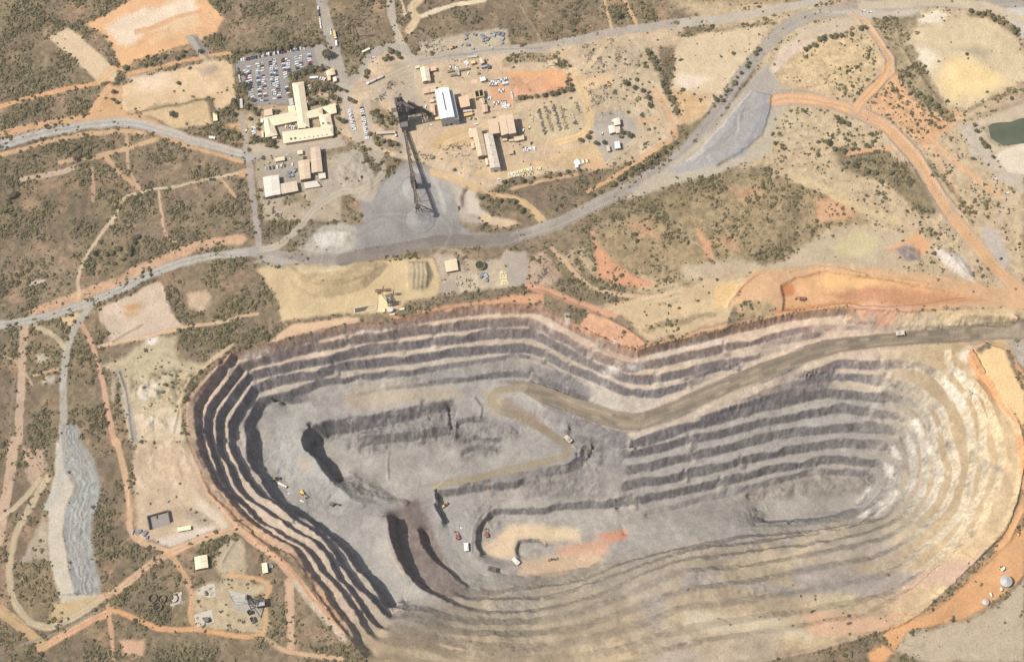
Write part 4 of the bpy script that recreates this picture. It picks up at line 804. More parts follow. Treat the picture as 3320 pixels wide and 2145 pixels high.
def tint(pts, amp, sc, seed):
    win = window([p[0] for p in pts], [p[1] for p in pts], PSX, PSY, 2)
    A[win] *= (1 + amp * inside(PSX[win], PSY[win], pts) * fbm(GX[win], GY[win], sc, seed, 4))[..., None]
tint(T10("150,1560 330,1230 430,1140 700,1210 850,1560 800,1700 0,1800"), .32, 22, 251); tint(plant, .22, 26, 253); tint(T11("-590,300 690,250 690,560 -440,720"), .22, 20, 255); tint(T02("930,0 1320,0 1660,640 980,690"), .25, 22, 257)
tint(T00("590,0 1560,0 1560,250 850,480"), .16, 24, 259); tint(T00("850,600 1620,430 1650,760 900,800"), .2, 20, 261); tint(T20("1560,100 2384,130 2384,620 1770,690"), .16, 26, 263); tint(T21("0,200 2384,200 2384,640 0,640"), .22, 24, 265); tint(T01("690,440 1140,440 1290,740 780,860"), .2, 18, 267); tint(T22("1380,1350 2384,560 2384,1000 1480,1470"), .2, 22, 269)
for q, z0 in (("320,560 650,440 1290,350 2180,180 2190,330 2100,520 1270,620 1000,860 620,700", 0), ("1030,820 1270,610 1800,560 2180,500 2180,640 1400,780", 0), ("760,1080 960,1040 1300,1250 1500,1420 1300,1480 960,1400", 1)):
    poly(R9(q), (132, 128, 126) if not z0 else (150, 144, 138), None, f=14, warp=12, mix=.6, scrub=.9)
for q in ("440,420 760,380 1100,500 1240,580 1050,640 1000,860 560,900", "1750,300 2310,600 2310,1100 2060,720 1960,560", "1170,1200 1500,1060 1900,1000 2310,1060 2310,1400 1300,1400"): poly(R6(q), (138, 133, 129), None, f=18, warp=16, mix=.55, scrub=.9)
poly(R11("0,520 600,400 1250,300 1640,420 1500,600 1000,640 500,600 0,680"), (136, 128, 118), None, f=18, warp=16, mix=.6, scrub=.9)
# distinct machine marks
for c, r in (((1110, 1420), 40), ((1310, 1490), 26), ((1310, 1490), 44), ((1310, 1490), 60)):
    pts = [(c[0] + r * math.cos(t * .3), c[1] + r * .85 * math.sin(t * .3)) for t in range(22)]
    line(pts, 3, (154, 148, 138), None, None, 3, 3, mix=.6)
# faint wheel tracks crossing the bare ground
def wheel_tracks(polys, n, L, seed, cols):
    rng = np.random.default_rng(seed)
    bb = np.array(polys); x0, y0 = bb.min(0); x1, y1 = bb.max(0); c = 0
    while c < n:
        x, y = rng.uniform(x0, x1), rng.uniform(y0, y1)
        if not inside(np.array([x]), np.array([y]), polys)[0]: continue
        a = rng.uniform(0, 6.28); k = rng.normal() * .25; pts = [(x, y)]
        for _ in range(5):
            x += math.cos(a) * L / 5; y += math.sin(a) * L / 5; a += k; pts.append((x, y))
        rgb = cols[rng.integers(0, len(cols))]
        for o in (-1.6, 1.6): line([(p[0] - math.sin(a) * o, p[1] + math.cos(a) * o) for p in pts], rng.uniform(1.6, 4), rgb, None, None, 3, 5, mix=rng.uniform(.12, .35))
        c += 1
wheel_tracks(plant, 70, 150, 3, [(222, 200, 164), (176, 152, 122), (190, 166, 134)])
wheel_tracks(T10("150,1560 330,1230 430,1140 700,1210 850,1560"), 26, 150, 4, [(184, 178, 168), (146, 140, 134)])
wheel_tracks(R9("0,480 280,380 310,520 330,800 590,1090 900,1400 600,1420 0,1100"), 22, 120, 5, [(200, 196, 186), (152, 146, 140)])
wheel_tracks(R2B("1450,0 1900,0 2120,480 2300,860 2000,830 1600,250"), 14, 120, 6, [(192, 186, 172), (150, 144, 136)])
wheel_tracks(T12("600,300 900,290 930,760 680,640"), 14, 90, 7, [(182, 176, 168), (138, 132, 126)])
wheel_tracks(R9("700,850 2200,700 2200,1150 1200,1150"), 22, 130, 8, [(196, 190, 178), (150, 142, 132)])
wheel_tracks(T02("930,0 1320,0 1660,640 980,690"), 22, 120, 9, [(214, 196, 166), (166, 144, 116)])
wheel_tracks(T11("-560,340 430,560 380,640 -440,690"), 20, 140, 10, [(222, 198, 146), (180, 152, 106)])
wheel_tracks(T21("330,600 940,310 2000,430 2300,600 640,680"), 24, 170, 11, [(226, 184, 132), (184, 130, 90)])
wheel_tracks(T20("560,460 800,640 620,1060 200,1230 0,1090 400,650"), 20, 170, 12, [(196, 186, 168), (156, 146, 136)])
wheel_tracks(T22("2384,600 2080,880 1500,1280 1560,1330 2200,1100"), 12, 120, 13, [(226, 176, 116), (182, 122, 74)])
wheel_tracks(T21("0,400 1040,180 1480,190 1700,330 900,320"), 16, 150, 14, [(208, 190, 160), (170, 148, 120)])
poly(T12("312,500 420,440 540,400 620,560 690,780 800,990 900,1080 760,1090 640,1060 520,980 420,880 340,660"), (122, 98, 86), None, f=12, warp=10, mix=.6, scrub=.7)  # reddish-brown gouge rock, painted darker to widen the shaded strip
wheel_tracks(T01("900,1080 1400,1040 1300,1200 1280,1540 930,1540"), 34, 110, 15, [(214, 196, 164), (160, 136, 104), (206, 200, 186), (150, 130, 104)])
for q in ("1010,1400 1060,1370 1090,1440 1050,1470", "960,1180 1040,1120 1120,1140 1080,1230 980,1260", "1180,1380 1230,1360 1250,1470 1200,1480", "950,1350 1000,1340 1010,1400"): poly(T01(q), (208, 196, 174), None, f=8, warp=14, mix=.7)
for q in ("900,1100 930,1060 960,1170 920,1200", "1050,1060 1110,1050 1120,1110 1070,1120", "1150,1170 1250,1110 1300,1130 1210,1220"): poly(T01(q), (150, 134, 104), None, f=8, warp=14, mix=.7, scrub=.7)
# global fine mottling and drainage stains
A *= (1 + .10 * fbm(GX, GY, 12, 113, 3) + .07 * (RNG.random(GX.shape) - .5) * 2)[..., None]
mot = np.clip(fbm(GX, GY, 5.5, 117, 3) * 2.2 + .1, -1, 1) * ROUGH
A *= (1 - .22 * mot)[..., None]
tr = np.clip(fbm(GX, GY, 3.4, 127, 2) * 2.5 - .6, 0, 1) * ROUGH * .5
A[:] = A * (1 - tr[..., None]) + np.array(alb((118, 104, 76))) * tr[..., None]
A[:] = np.clip(A, .012, .85)
DENS = np.clip(DENS, 0, 1.6)
# ------------------------------------------------------------------ materials
def nodes_of(name):
    m = bpy.data.materials.new(name); m.use_nodes = True
    nt = m.node_tree; return m, nt, nt.nodes['Principled BSDF']
def terrain_material():
    m, nt, b = nodes_of('ground_surface'); N = nt.nodes; Lk = nt.links
    at = N.new('ShaderNodeAttribute'); at.attribute_name = 'albedo'
    ge = N.new('ShaderNodeNewGeometry')
    mp = N.new('ShaderNodeMapping'); mp.inputs['Scale'].default_value = (1, 1, .12); Lk.new(ge.outputs['Position'], mp.inputs['Vector'])
    n1_ = N.new('ShaderNodeTexNoise'); n1_.inputs['Scale'].default_value = .55; n1_.inputs['Detail'].default_value = 6; n1_.inputs['Roughness'].default_value = .7; Lk.new(mp.outputs[0], n1_.inputs['Vector'])
    mr = N.new('ShaderNodeMapRange'); mr.inputs['From Min'].default_value = .3; mr.inputs['From Max'].default_value = .7; mr.inputs['To Min'].default_value = .80; mr.inputs['To Max'].default_value = 1.18; Lk.new(n1_.outputs['Fac'], mr.inputs['Value'])
    sx = N.new('ShaderNodeSeparateXYZ'); Lk.new(ge.outputs['True Normal'], sx.inputs[0])
    st = N.new('ShaderNodeMapRange'); st.inputs['From Min'].default_value = .85; st.inputs['From Max'].default_value = .5; Lk.new(sx.outputs['Z'], st.inputs['Value'])
    mp2 = N.new('ShaderNodeMapping'); mp2.inputs['Scale'].default_value = (1, 1, .3); Lk.new(ge.outputs['Position'], mp2.inputs['Vector'])
    n3_ = N.new('ShaderNodeTexNoise'); n3_.inputs['Scale'].default_value = .23; n3_.inputs['Detail'].default_value = 9; n3_.inputs['Roughness'].default_value = .78; Lk.new(mp2.outputs[0], n3_.inputs['Vector'])
    m3 = N.new('ShaderNodeMapRange'); m3.inputs['From Min'].default_value = .36; m3.inputs['From Max'].default_value = .64; m3.inputs['To Min'].default_value = .62; m3.inputs['To Max'].default_value = 1.28; Lk.new(n3_.outputs['Fac'], m3.inputs['Value'])
    mf = N.new('ShaderNodeMix'); mf.data_type = 'FLOAT'; Lk.new(st.outputs[0], mf.inputs[0]); mf.inputs[2].default_value = 1.0; Lk.new(m3.outputs[0], mf.inputs[3])
    mm = N.new('ShaderNodeMath'); mm.operation = 'MULTIPLY'; Lk.new(mr.outputs[0], mm.inputs[0]); Lk.new(mf.outputs[0], mm.inputs[1])
    mx = N.new('ShaderNodeVectorMath'); mx.operation = 'SCALE'; Lk.new(at.outputs['Color'], mx.inputs[0]); Lk.new(mm.outputs[0], mx.inputs['Scale'])
    Lk.new(mx.outputs[0], b.inputs['Base Color'])
    n2_ = N.new('ShaderNodeTexNoise'); n2_.inputs['Scale'].default_value = .35; n2_.inputs['Detail'].default_value = 8; Lk.new(mp.outputs[0], n2_.inputs['Vector'])
    bu = N.new('ShaderNodeBump'); bu.inputs['Strength'].default_value = .55; bu.inputs['Distance'].default_value = .9; ad = N.new('ShaderNodeMath'); ad.operation = 'MULTIPLY_ADD'; Lk.new(n3_.outputs['Fac'], ad.inputs[0]); ad.inputs[1].default_value = 2.2; Lk.new(n2_.outputs['Fac'], ad.inputs[2]); Lk.new(ad.outputs[0], bu.inputs['Height']); Lk.new(bu.outputs[0], b.inputs['Normal'])
    b.inputs['Roughness'].default_value = .95; b.inputs['Specular IOR Level'].default_value = .1
    return m
MT = terrain_material()
_mats = {}
def mat(rgb, rough=.7, metal=0, name=None, var=.12, scale=.8, spec=.3):
    key = (tuple(rgb), rough, metal, var)
    if key in _mats: return _mats[key]
    m, nt, b = nodes_of(name or 'surface'); N = nt.nodes; Lk = nt.links
    c = alb(rgb)
    tc = N.new('ShaderNodeTexCoord'); nz_ = N.new('ShaderNodeTexNoise'); nz_.inputs['Scale'].default_value = scale; nz_.inputs['Detail'].default_value = 5
    Lk.new(tc.outputs['Object'], nz_.inputs['Vector'])
    cr = N.new('ShaderNodeValToRGB'); e = cr.color_ramp.elements
    e[0].position = .3; e[1].position = .7
    e[0].color = (*[v * (1 - var) for v in c], 1); e[1].color = (*[min(.9, v * (1 + var)) for v in c], 1)
    Lk.new(nz_.outputs['Fac'], cr.inputs[0]); Lk.new(cr.outputs[0], b.inputs['Base Color'])
    b.inputs['Roughness'].default_value = rough; b.inputs['Metallic'].default_value = metal; b.inputs['Specular IOR Level'].default_value = spec
    _mats[key] = m; return m
# ------------------------------------------------------------------ object helpers
def tag(o, label=None, cat=None, group=None, kind=None):
    if label: o['label'] = label
    if cat: o['category'] = cat
    if group: o['group'] = group
    if kind: o['kind'] = kind
    return o
def link(name, me, parent=None):
    o = bpy.data.objects.new(name, me); COL.objects.link(o)
    if parent: o.parent = parent
    return o
def empty(name, loc=(0, 0, 0), rz=0, label=None, cat=None, group=None):
    o = bpy.data.objects.new(name, None); COL.objects.link(o); o.location = loc; o.rotation_euler = (0, 0, rz); o.empty_display_size = 1
    return tag(o, label, cat, group)
def np_mesh(name, V, Fq, mats, col=None, smooth=False, midx=None):
    me = bpy.data.meshes.new(name); k = Fq.shape[1]
    me.vertices.add(len(V)); me.vertices.foreach_set('co', np.ascontiguousarray(V, np.float32).ravel())
    me.loops.add(Fq.size); me.loops.foreach_set('vertex_index', np.ascontiguousarray(Fq, np.int32).ravel())
    me.polygons.add(len(Fq)); me.polygons.foreach_set('loop_start', np.arange(len(Fq), dtype=np.int32) * k)
    for m in mats: me.materials.append(m)
    if midx is not None: me.polygons.foreach_set('material_index', midx.astype(np.int32))
    if smooth: me.polygons.foreach_set('use_smooth', np.ones(len(Fq), bool))
    me.update(calc_edges=True)
    if col is not None:
        a = me.color_attributes.new('albedo', 'FLOAT_COLOR', 'POINT')
        a.data.foreach_set('color', np.concatenate([col, np.ones((len(col), 1))], 1).astype(np.float32).ravel())
    me.validate(); return me
# ------------------------------------------------------------------ terrain sheets, split where the kind of ground changes
def build_terrain():
    idx = np.arange(NX * NY).reshape(NY, NX)
    Q = np.stack([idx[:-1, :-1], idx[:-1, 1:], idx[1:, 1:], idx[1:, :-1]], -1).reshape(-1, 4)
    zf = ZONE[:-1, :-1].reshape(-1)
    V = np.stack([GX, GY, GZ], -1).reshape(-1, 3); C = A.reshape(-1, 3)
    for z, nm in ((0, 'ground'), (1, 'haul_road'), (2, 'dirt_track'), (3, 'sealed_road'), (4, 'open_pit')):
        q = Q[zf == z]
        if not len(q): continue
        u, inv = np.unique(q.ravel(), return_inverse=True)
        tag(link(nm, np_mesh(nm, V[u], inv.reshape(-1, 4), [MT], C[u])), kind='structure')
    # surrounding country out to the horizon
    x0, x1, y0, y1 = XS[0], XS[-1], YS[0], YS[-1]
    ring = lambda s, z: [(x0 * s - 0, y0 * s, z), (x1 * s, y0 * s, z), (x1 * s, y1 * s, z), (x0 * s, y1 * s, z)]
    levels = [(1.0, -1.5), (1.05, 0), (2, 0), (5, 0), (14, 0)]
    V = []; F = []
    n = 24
    for s, z in levels:
        r = ring(s, z)
        for i in range(4):
            for k in range(n):
                t = k / n; a, b_ = r[i], r[(i + 1) % 4]; V.append([a[j] * (1 - t) + b_[j] * t for j in range(3)])
    for l in range(len(levels) - 1):
        for i in range(4 * n):
            j = (i + 1) % (4 * n); F.append([(l + 1) * 4 * n + i, (l + 1) * 4 * n + j, l * 4 * n + j, l * 4 * n + i])
    V = np.array(V); c = np.tile(np.array(alb(SCR)), (len(V), 1)) * (1 + .2 * fbm(V[:, 0], V[:, 1], 200, 5))[:, None]
    tag(link('terrain', np_mesh('terrain', V, np.array(F), [MT], c)), kind='structure')
build_terrain()
def zat(x, y):
    fx = min(max((x - XS[0]) / STEP, 0), NX - 1.001); fy = min(max((y - YS[0]) / STEP, 0), NY - 1.001)
    i, j = int(fx), int(fy); u, v = fx - i, fy - j
    return (GZ[j, i] * (1 - u) + GZ[j, i + 1] * u) * (1 - v) + (GZ[j + 1, i] * (1 - u) + GZ[j + 1, i + 1] * u) * v
def on(s, z=None, up=0.0):
    if z is None: z = 0
    for _ in range(10):
        p = pt(s, z); q = zat(p.x, p.y) + up
        if abs(q - z) < .05: break
        z = z + (q - z) * .7
    return pt(s, z)
# ------------------------------------------------------------------ camera, sky and sun
cd = bpy.data.cameras.new('Camera'); cam = bpy.data.objects.new('Camera', cd); COL.objects.link(cam)
cam.matrix_world = Matrix(((RT.x, UP.x, -FWD.x, CAM.x), (RT.y, UP.y, -FWD.y, CAM.y), (RT.z, UP.z, -FWD.z, CAM.z), (0, 0, 0, 1)))
cd.sensor_width = 36; cd.lens = 36 * FOC / 3320; cd.clip_start = 5; cd.clip_end = 60000
scene.camera = cam
SUN_EL = math.radians(57); sh = Vector((_ca, _sa, 0))          # shadows run this way
sd = Vector((-sh.x * math.cos(SUN_EL), -sh.y * math.cos(SUN_EL), math.sin(SUN_EL)))
ld = bpy.data.lights.new('Sun', 'SUN'); ld.energy = 4.9; ld.angle = math.radians(.55); ld.color = (1, .935, .84)
so = bpy.data.objects.new('Sun', ld); COL.objects.link(so); so.rotation_euler = (-sd).to_track_quat('-Z', 'Y').to_euler(); so.location = sd * 500
w = bpy.data.worlds.new('World'); scene.world = w; w.use_nodes = True
bg = w.node_tree.nodes['Background']; sky = w.node_tree.nodes.new('ShaderNodeTexSky'); sky.sky_type = 'NISHITA'; sky.sun_disc = False
sky.sun_elevation = SUN_EL; sky.sun_rotation = math.atan2(sd.x, sd.y); sky.air_density = 1.0; sky.dust_density = 2.5
w.node_tree.links.new(sky.outputs[0], bg.inputs[0]); bg.inputs[1].default_value = .10
vs = scene.view_settings; vs.view_transform = 'Standard'; vs.look = 'None'; vs.gamma = 1; vs.use_curve_mapping = False; vs.exposure = .2
scene.cycles.max_bounces = 4; scene.cycles.diffuse_bounces = 2

def haze():
    b = bpy.data.meshes.new('haze'); x, y = 9200, 6800; z0, z1 = -146, CAM.z + 60
    b.from_pydata([(-x, -y, z0), (x, -y, z0), (x, y, z0), (-x, y, z0), (-x, -y, z1), (x, -y, z1), (x, y, z1), (-x, y, z1)], [], [(3, 2, 1, 0), (4, 5, 6, 7), (0, 1, 5, 4), (1, 2, 6, 5), (2, 3, 7, 6), (3, 0, 4, 7)])
    m = bpy.data.materials.new('haze'); m.use_nodes = True; nt = m.node_tree; nt.nodes.clear()
    o = nt.nodes.new('ShaderNodeOutputMaterial'); v = nt.nodes.new('ShaderNodeVolumePrincipled'); v.inputs['Color'].default_value = (.95, .92, .88, 1); v.inputs['Density'].default_value = HAZE; v.inputs['Anisotropy'].default_value = .2
    nt.links.new(v.outputs[0], o.inputs['Volume']); b.materials.append(m)
    tag(link('haze', b), 'thin pale dust haze hanging over the mine', 'haze', None, 'stuff')
HAZE = 3.8e-5
haze()
# ------------------------------------------------------------------ scrub: thousands of low bushes nobody could count, one object
def leaf_cloud(rng, n, leaf, flat=.75, clumps=5, inner=.35):
    # n small quads spread over several clumps that together make an uneven crown of radius 1
    cs = rng.normal(size=(clumps, 3)); cs /= np.linalg.norm(cs, axis=1)[:, None]; cs *= rng.uniform(.25, .62, (clumps, 1)); cs[:, 2] = np.abs(cs[:, 2]) * flat
    cr = rng.uniform(.34, .58, clumps)
    k = rng.integers(0, clumps, n); d = rng.normal(size=(n, 3)); d /= np.linalg.norm(d, axis=1)[:, None]
    p = cs[k] + d * (cr[k] * rng.uniform(inner, 1.0, n) ** .5)[:, None] * np.array([1, 1, flat])
    nrm = d * .55 + rng.normal(scale=.38, size=(n, 3)); nrm[:, 2] = np.abs(nrm[:, 2]) + .55; nrm /= np.linalg.norm(nrm, axis=1)[:, None]
    a = np.cross(nrm, rng.normal(size=(n, 3))); a /= np.linalg.norm(a, axis=1)[:, None]; b = np.cross(nrm, a)
    s = leaf * rng.uniform(.6, 1.3, n)[:, None]
    V = np.stack([p - a * s - b * s * .6, p + a * s - b * s * .5, p + a * s * .9 + b * s * .6, p - a * s * .8 + b * s * .6], 1).reshape(-1, 3)
    V[:, 2] += flat * .55
    return V, np.arange(n * 4).reshape(n, 4), k
def foliage_material(name):
    m, nt, b = nodes_of(name); N = nt.nodes; Lk = nt.links
    at = N.new('ShaderNodeAttribute'); at.attribute_name = 'albedo'; Lk.new(at.outputs['Color'], b.inputs['Base Color'])
    b.inputs['Roughness'].default_value = .85; b.inputs['Specular IOR Level'].default_value = .15
    return m
MFOL = foliage_material('foliage')
def in_view(x, y): return (x > -60) & (x < 3380) & (y > -60) & (y < 2205)
def scatter_scrub():
    rng = np.random.default_rng(42)
    n = 290000
    x = rng.uniform(XS[1], XS[-2], n); y = rng.uniform(YS[1], YS[-2], n)
    i = ((x - XS[0]) / STEP).astype(int); j = ((y - YS[0]) / STEP).astype(int)
    keep = (rng.random(n) < np.minimum(DENS[j, i], 1.1) * .9) & in_view(PSX[j, i], PSY[j, i])
    x, y, i, j = x[keep], y[keep], i[keep], j[keep]
    cl = fbm(x, y, 24, 801, 3); cl2 = fbm(x, y, 7, 803, 2); k2 = rng.random(len(x)) < np.clip(.55 + 1.5 * cl + .8 * cl2, .06, 1)
    x, y, i, j, cl = x[k2], y[k2], i[k2], j[k2], cl[k2]; z = GZ[j, i]; n = len(x)
    r = np.clip(rng.lognormal(.12, .45, n) * (1 + .9 * cl), .4, 3.4)
    T = [leaf_cloud(rng, 16, .36, .8, 3) for _ in range(10)]
    pal = np.array([alb(c) for c in ((124, 115, 80), (132, 121, 86), (144, 130, 95), (112, 108, 80), (158, 138, 103), (132, 125, 99))])
    pc = rng.choice(6, n, p=[.24, .22, .2, .12, .14, .08])
    Vs, Cs = [], []
    for t, (V, F, _k) in enumerate(T):
        s = np.nonzero(np.arange(n) % 10 == t)[0]
        a = rng.uniform(0, 6.283, len(s)); c, sn = np.cos(a), np.sin(a)
        X = (V[None, :, 0] * c[:, None] - V[None, :, 1] * sn[:, None]) * r[s][:, None] + x[s][:, None]
        Y = (V[None, :, 0] * sn[:, None] + V[None, :, 1] * c[:, None]) * r[s][:, None] + y[s][:, None]
        Z = V[None, :, 2] * r[s][:, None] * .75 + z[s][:, None] - .05
        Vs.append(np.stack([X, Y, Z], -1).reshape(-1, 3))
        Cs.append(np.repeat(pal[pc[s]] * rng.uniform(.52, 1.02, (len(s), 1)) * np.array([.97, 1, .94]), len(V), 0))
    V = np.concatenate(Vs); C = np.concatenate(Cs); F = np.arange(len(V)).reshape(-1, 4)
    tag(link('scrub', np_mesh('scrub', V, F, [MFOL], C)), 'olive and dry brown bushes covering the uncleared ground around the mine', 'scrub', None, 'stuff')
    return n
NSCRUB = scatter_scrub()
# ------------------------------------------------------------------ single trees: trunk with limbs, and a crown of leaf clumps
def tube(V, F, p0, p1, r0, r1, n=6):
    p0, p1 = Vector(p0), Vector(p1); d = (p1 - p0).normalized(); a = d.orthogonal().normalized(); b = d.cross(a); o = len(V)
    for p, r in ((p0, r0), (p1, r1)):
        for k in range(n):
            t = 6.2832 * k / n; V.append(tuple(p + a * math.cos(t) * r + b * math.sin(t) * r))
    for k in range(n): F.append((o + k, o + (k + 1) % n, o + n + (k + 1) % n, o + n + k))
def tree_kind(seed, cols, flat, clumps, nleaf):
    rng = np.random.default_rng(seed)
    V, F, k = leaf_cloud(rng, nleaf, .16, flat, clumps, .2)
    V[:, 2] += .35
    cc = np.array([alb(c) for c in cols]); ck = cc[rng.integers(0, len(cc), clumps)] * rng.uniform(.8, 1.2, (clumps, 1))
    C = np.repeat(ck[k] * rng.uniform(.85, 1.15, (nleaf, 1)), 4, 0)
    crown = np_mesh('crown', V, F, [MFOL], C)
    tv, tf = [], []
    tube(tv, tf, (0, 0, -.1), (.02, .01, .45), .06, .045)
    for q in range(5):
        a = q * 1.26 + rng.uniform(-.3, .3); e = rng.uniform(.35, .6)
        tube(tv, tf, (.02, .01, .4), (math.cos(a) * e, math.sin(a) * e, .55 + rng.uniform(.1, .4) * flat), .035, .012, 5)
    tm = bpy.data.meshes.new('trunk'); tm.from_pydata(tv, [], tf); tm.materials.append(mat((120, 104, 86), .9))
    return crown, tm
TREES = [tree_kind(11, ((112, 109, 72), (124, 118, 80), (102, 101, 70)), .8, 8, 330), tree_kind(12, ((128, 119, 80), (112, 108, 74)), .75, 9, 300), tree_kind(13, ((100, 99, 74), (114, 109, 82)), .9, 7, 330),
         tree_kind(14, ((126, 116, 78), (112, 106, 74), (138, 124, 86)), .7, 9, 280), tree_kind(15, ((98, 94, 70), (118, 108, 80)), .85, 7, 260)]
NTREE = 0
def tree(s, r, label, group, kind=None):
    global NTREE
    if NTREE >= 300 or not in_view(*s): return
    p = on(s); k = RNG.integers(0, len(TREES)) if kind is None else kind
    cr, tr = TREES[k]; sc = r * RNG.uniform(1.0, 1.35)
    e_ = empty('tree', p, RNG.uniform(0, 6.28), label, 'tree', group); e_.scale = (sc, sc, sc * RNG.uniform(.8, 1.1))
    link('crown', cr, e_); link('trunk', tr, e_); NTREE += 1
def trees_on(f, txt, label, group, r=None, kind=None):
    for q in txt.split():
        v = q.split(','); s = f(v[0] + ',' + v[1])[0]
        tree(s, float(v[2]) if len(v) > 2 else (r or 3), label, group, kind)
def tree_band(f, txt, n, wid, r, label, group, kind=None):
    P, s = resample(f(txt), 4)
    for k in range(n):
        t = (k + RNG.uniform(.1, .9)) / n * (len(P) - 1); i = int(t)
        tree((P[i][0] + RNG.normal() * wid * .4, P[i][1] + RNG.normal() * wid * .4), r * RNG.uniform(.7, 1.25), label, group, kind)
g = 'trees around the office and car park'
tree_band(CP, "0,190 200,160 450,150 700,110 950,80 1190,40", 24, 12, 3.1, 'bushy olive tree in the hedge row along the north edge of the car park', 'hedge trees north of the car park')
trees_on(CP, "1340,245,8", 'large round tree alone on the grey forecourt east of the car park', None, kind=0)
tree_band(CP, "820,520 950,490 1100,440 1290,420", 13, 10, 3.4, 'tree in the belt between the car park and the north office wing', 'tree belt by the north office wing')
tree_band(CP, "1030,760 1150,700 1350,670 1540,710", 13, 8, 3.2, 'tree in the planted strip north east of the office roof', 'trees in the planted strips beside the office')
trees_on(CP, "1060,870,4 1140,900,3.6 1220,870,4 1290,890,3.2 1390,830,4 1460,850,3.5 1080,920,3", 'tree in the court behind the long north office wing', 'trees in the office court')
trees_on(CP, "150,670,4.5 210,700,4 60,480,3.4 110,490,3", 'tree shading parked cars at the west edge of the car park', 'trees at the west edge of the car park')
tree_band(CP, "20,900 120,1000 260,960 320,1050", 8, 22, 3.4, 'tree in the thicket west of the office block', 'thicket trees west of the office')
tree_band(CP, "270,1430 400,1420 540,1490 480,1530", 9, 14, 3.4, 'tree in the clump below the south west office wing', 'clump below the office')
trees_on(CP, "1400,1300,2.6 1470,1330,3 1500,1140,3 1560,1170,3.4 230,1140,2.6 350,1210,3 340,1280,2.6 560,1020,2.2 620,1020,2", 'small tree standing close against the office walls', 'small trees by the office walls')
tree(T00("1205,805")[0], 4.6, 'dark tree standing alone beside the fenced yellow paddock', None, 2)
tree_band(T00, "1520,790 1580,800 1660,780", 6, 14, 3.2, 'tree beside the cream container west of the office', 'trees beside the cream container')
tree_band(T00, "1500,920 1580,930 1670,960", 7, 12, 3, 'tree in the clump at the bend of the haul road', 'clump at the haul road bend')
trees_on(T00, "880,480,4 1245,590,2.5 800,650,3 820,720,3 790,700,3", 'dark tree at the corner of the pink sports ground', 'trees at the sports ground corner')
tree_band(T00, "1000,450 1200,400 1400,330", 7, 14, 3, 'tree in the strip between the orange pad and the sports ground', 'strip trees below the orange pad')
tree_band(T00, "500,1030 620,1090 550,1140", 6, 18, 3.4, 'tall tree by the small grey clearing south of the haul road', 'trees south of the west haul road')
tree_band(T00, "60,1440 100,1360 30,1490", 4, 12, 4, 'large dark tree at the left edge of the scrubland', 'dark trees at the left edge')
tree_band(T01, "640,230 760,250 900,200 960,150 800,330", 14, 22, 3.3, 'dense green tree on the low hill north of the haul road', 'trees on the hill above the haul road')
g = 'trees beside the stacker conveyor'
tree_band(T10, "200,760 260,800 340,850 350,880", 8, 18, 3.3, 'tree in the thicket between the white cars and the headframe', 'thicket beside the headframe')
tree_band(T10, "210,950 260,990 350,1020 400,1030", 7, 12, 3.4, 'dark tree in the clump at the foot of the conveyor', g)
trees_on(T10, "350,370,4 330,410,4 390,380,3 300,420,3 410,410,3", 'tree on the island inside the loop road', 'trees on the loop road island')
trees_on(T10, "175,510,3.4 165,545,3 55,700,3.4 85,715,3 30,640,3", 'tree beside the dirt lane west of the tanker', 'trees beside the tanker lane')
tree_band(T10, "1220,700 1350,680 1480,660 1600,630", 11, 7, 2.7, 'tree in the hedge along the lower edge of the red yard', 'hedge trees of the red yard')
trees_on(T10, "1590,560,3 1605,600,2.6 1610,630,3", 'tree at the right hand end of the red yard', 'trees at the end of the red yard')
trees_on(T10, "1985,590,4 2050,620,3.4 2140,690,3.6 2155,740,3.6 2060,560,2.8 2100,640,3", 'tree in the scrap yard right of the tan lane', 'trees in the scrap yard')
trees_on(T10, "1960,930,4.5 2010,950,4 1950,960,3 1670,985,3 1720,960,3.6 1780,1010,3 1830,1000,2.6", 'tree beside the white workshop cluster', 'trees beside the white workshops')
tree_band(T10, "2130,340 2200,450 2270,640 2350,800", 10, 12, 2.8, 'tree on the line running down beside the orange track', 'trees along the orange track')
tree_band(T10, "1100,1290 1300,1260 1500,1230 1680,1190", 10, 8, 2.6, 'tree in the row below the parked cream vehicles', 'row trees below the cream vehicles')
tree_band(T10, "1760,1370 1950,1250 2150,1130 2350,1000", 15, 8, 3, 'tree on the verge above the main haul road', 'verge trees above the haul road')
tree_band(T10, "960,1360 1080,1400 1200,1420 1280,1480", 9, 12, 3.2, 'tree between the stockpile and the curving orange track', 'trees beside the curving track')
trees_on(T10, "1930,120,6", 'big crowned tree in the scrub north of the main road', None, kind=0)
tree_band(T20, "230,740 300,650 400,510 540,340", 11, 8, 3, 'tree on the bank left of the upper haul road', 'bank trees left of the haul road')
tree_band(T20, "860,360 980,270 1110,260", 8, 9, 3, 'tree along the upper edge of the fenced triangle of scrub', 'trees on the triangle of scrub')
trees_on(T20, "1080,835,3.4 1110,855,3.4 1150,875,3 640,1005,3 690,1020,3 700,1040,2.8 1240,205,3 1270,200,3", 'round tree alone on pale ground inside the bend of the orange road', 'trees inside the orange road bend')
tree_band(T20, "1000,1010 1150,1060 1260,1030", 6, 10, 3, 'tree beside the short orange strip', 'trees beside the orange strip')
tree_band(T20, "1120,1150 1300,1200 1450,1230", 9, 26, 3, 'tree in the dark thicket left of the orange road', 'thicket left of the orange road')
tree_band(T20, "1580,530 1700,680 1850,820", 8, 16, 3, 'tree below the large pale clearing', 'trees below the pale clearing')
tree_band(T20, "2010,90 2120,110 2250,170 2340,240", 9, 8, 3.4, 'tree in the row around the top of the pale clearing', 'trees above the pale clearing')
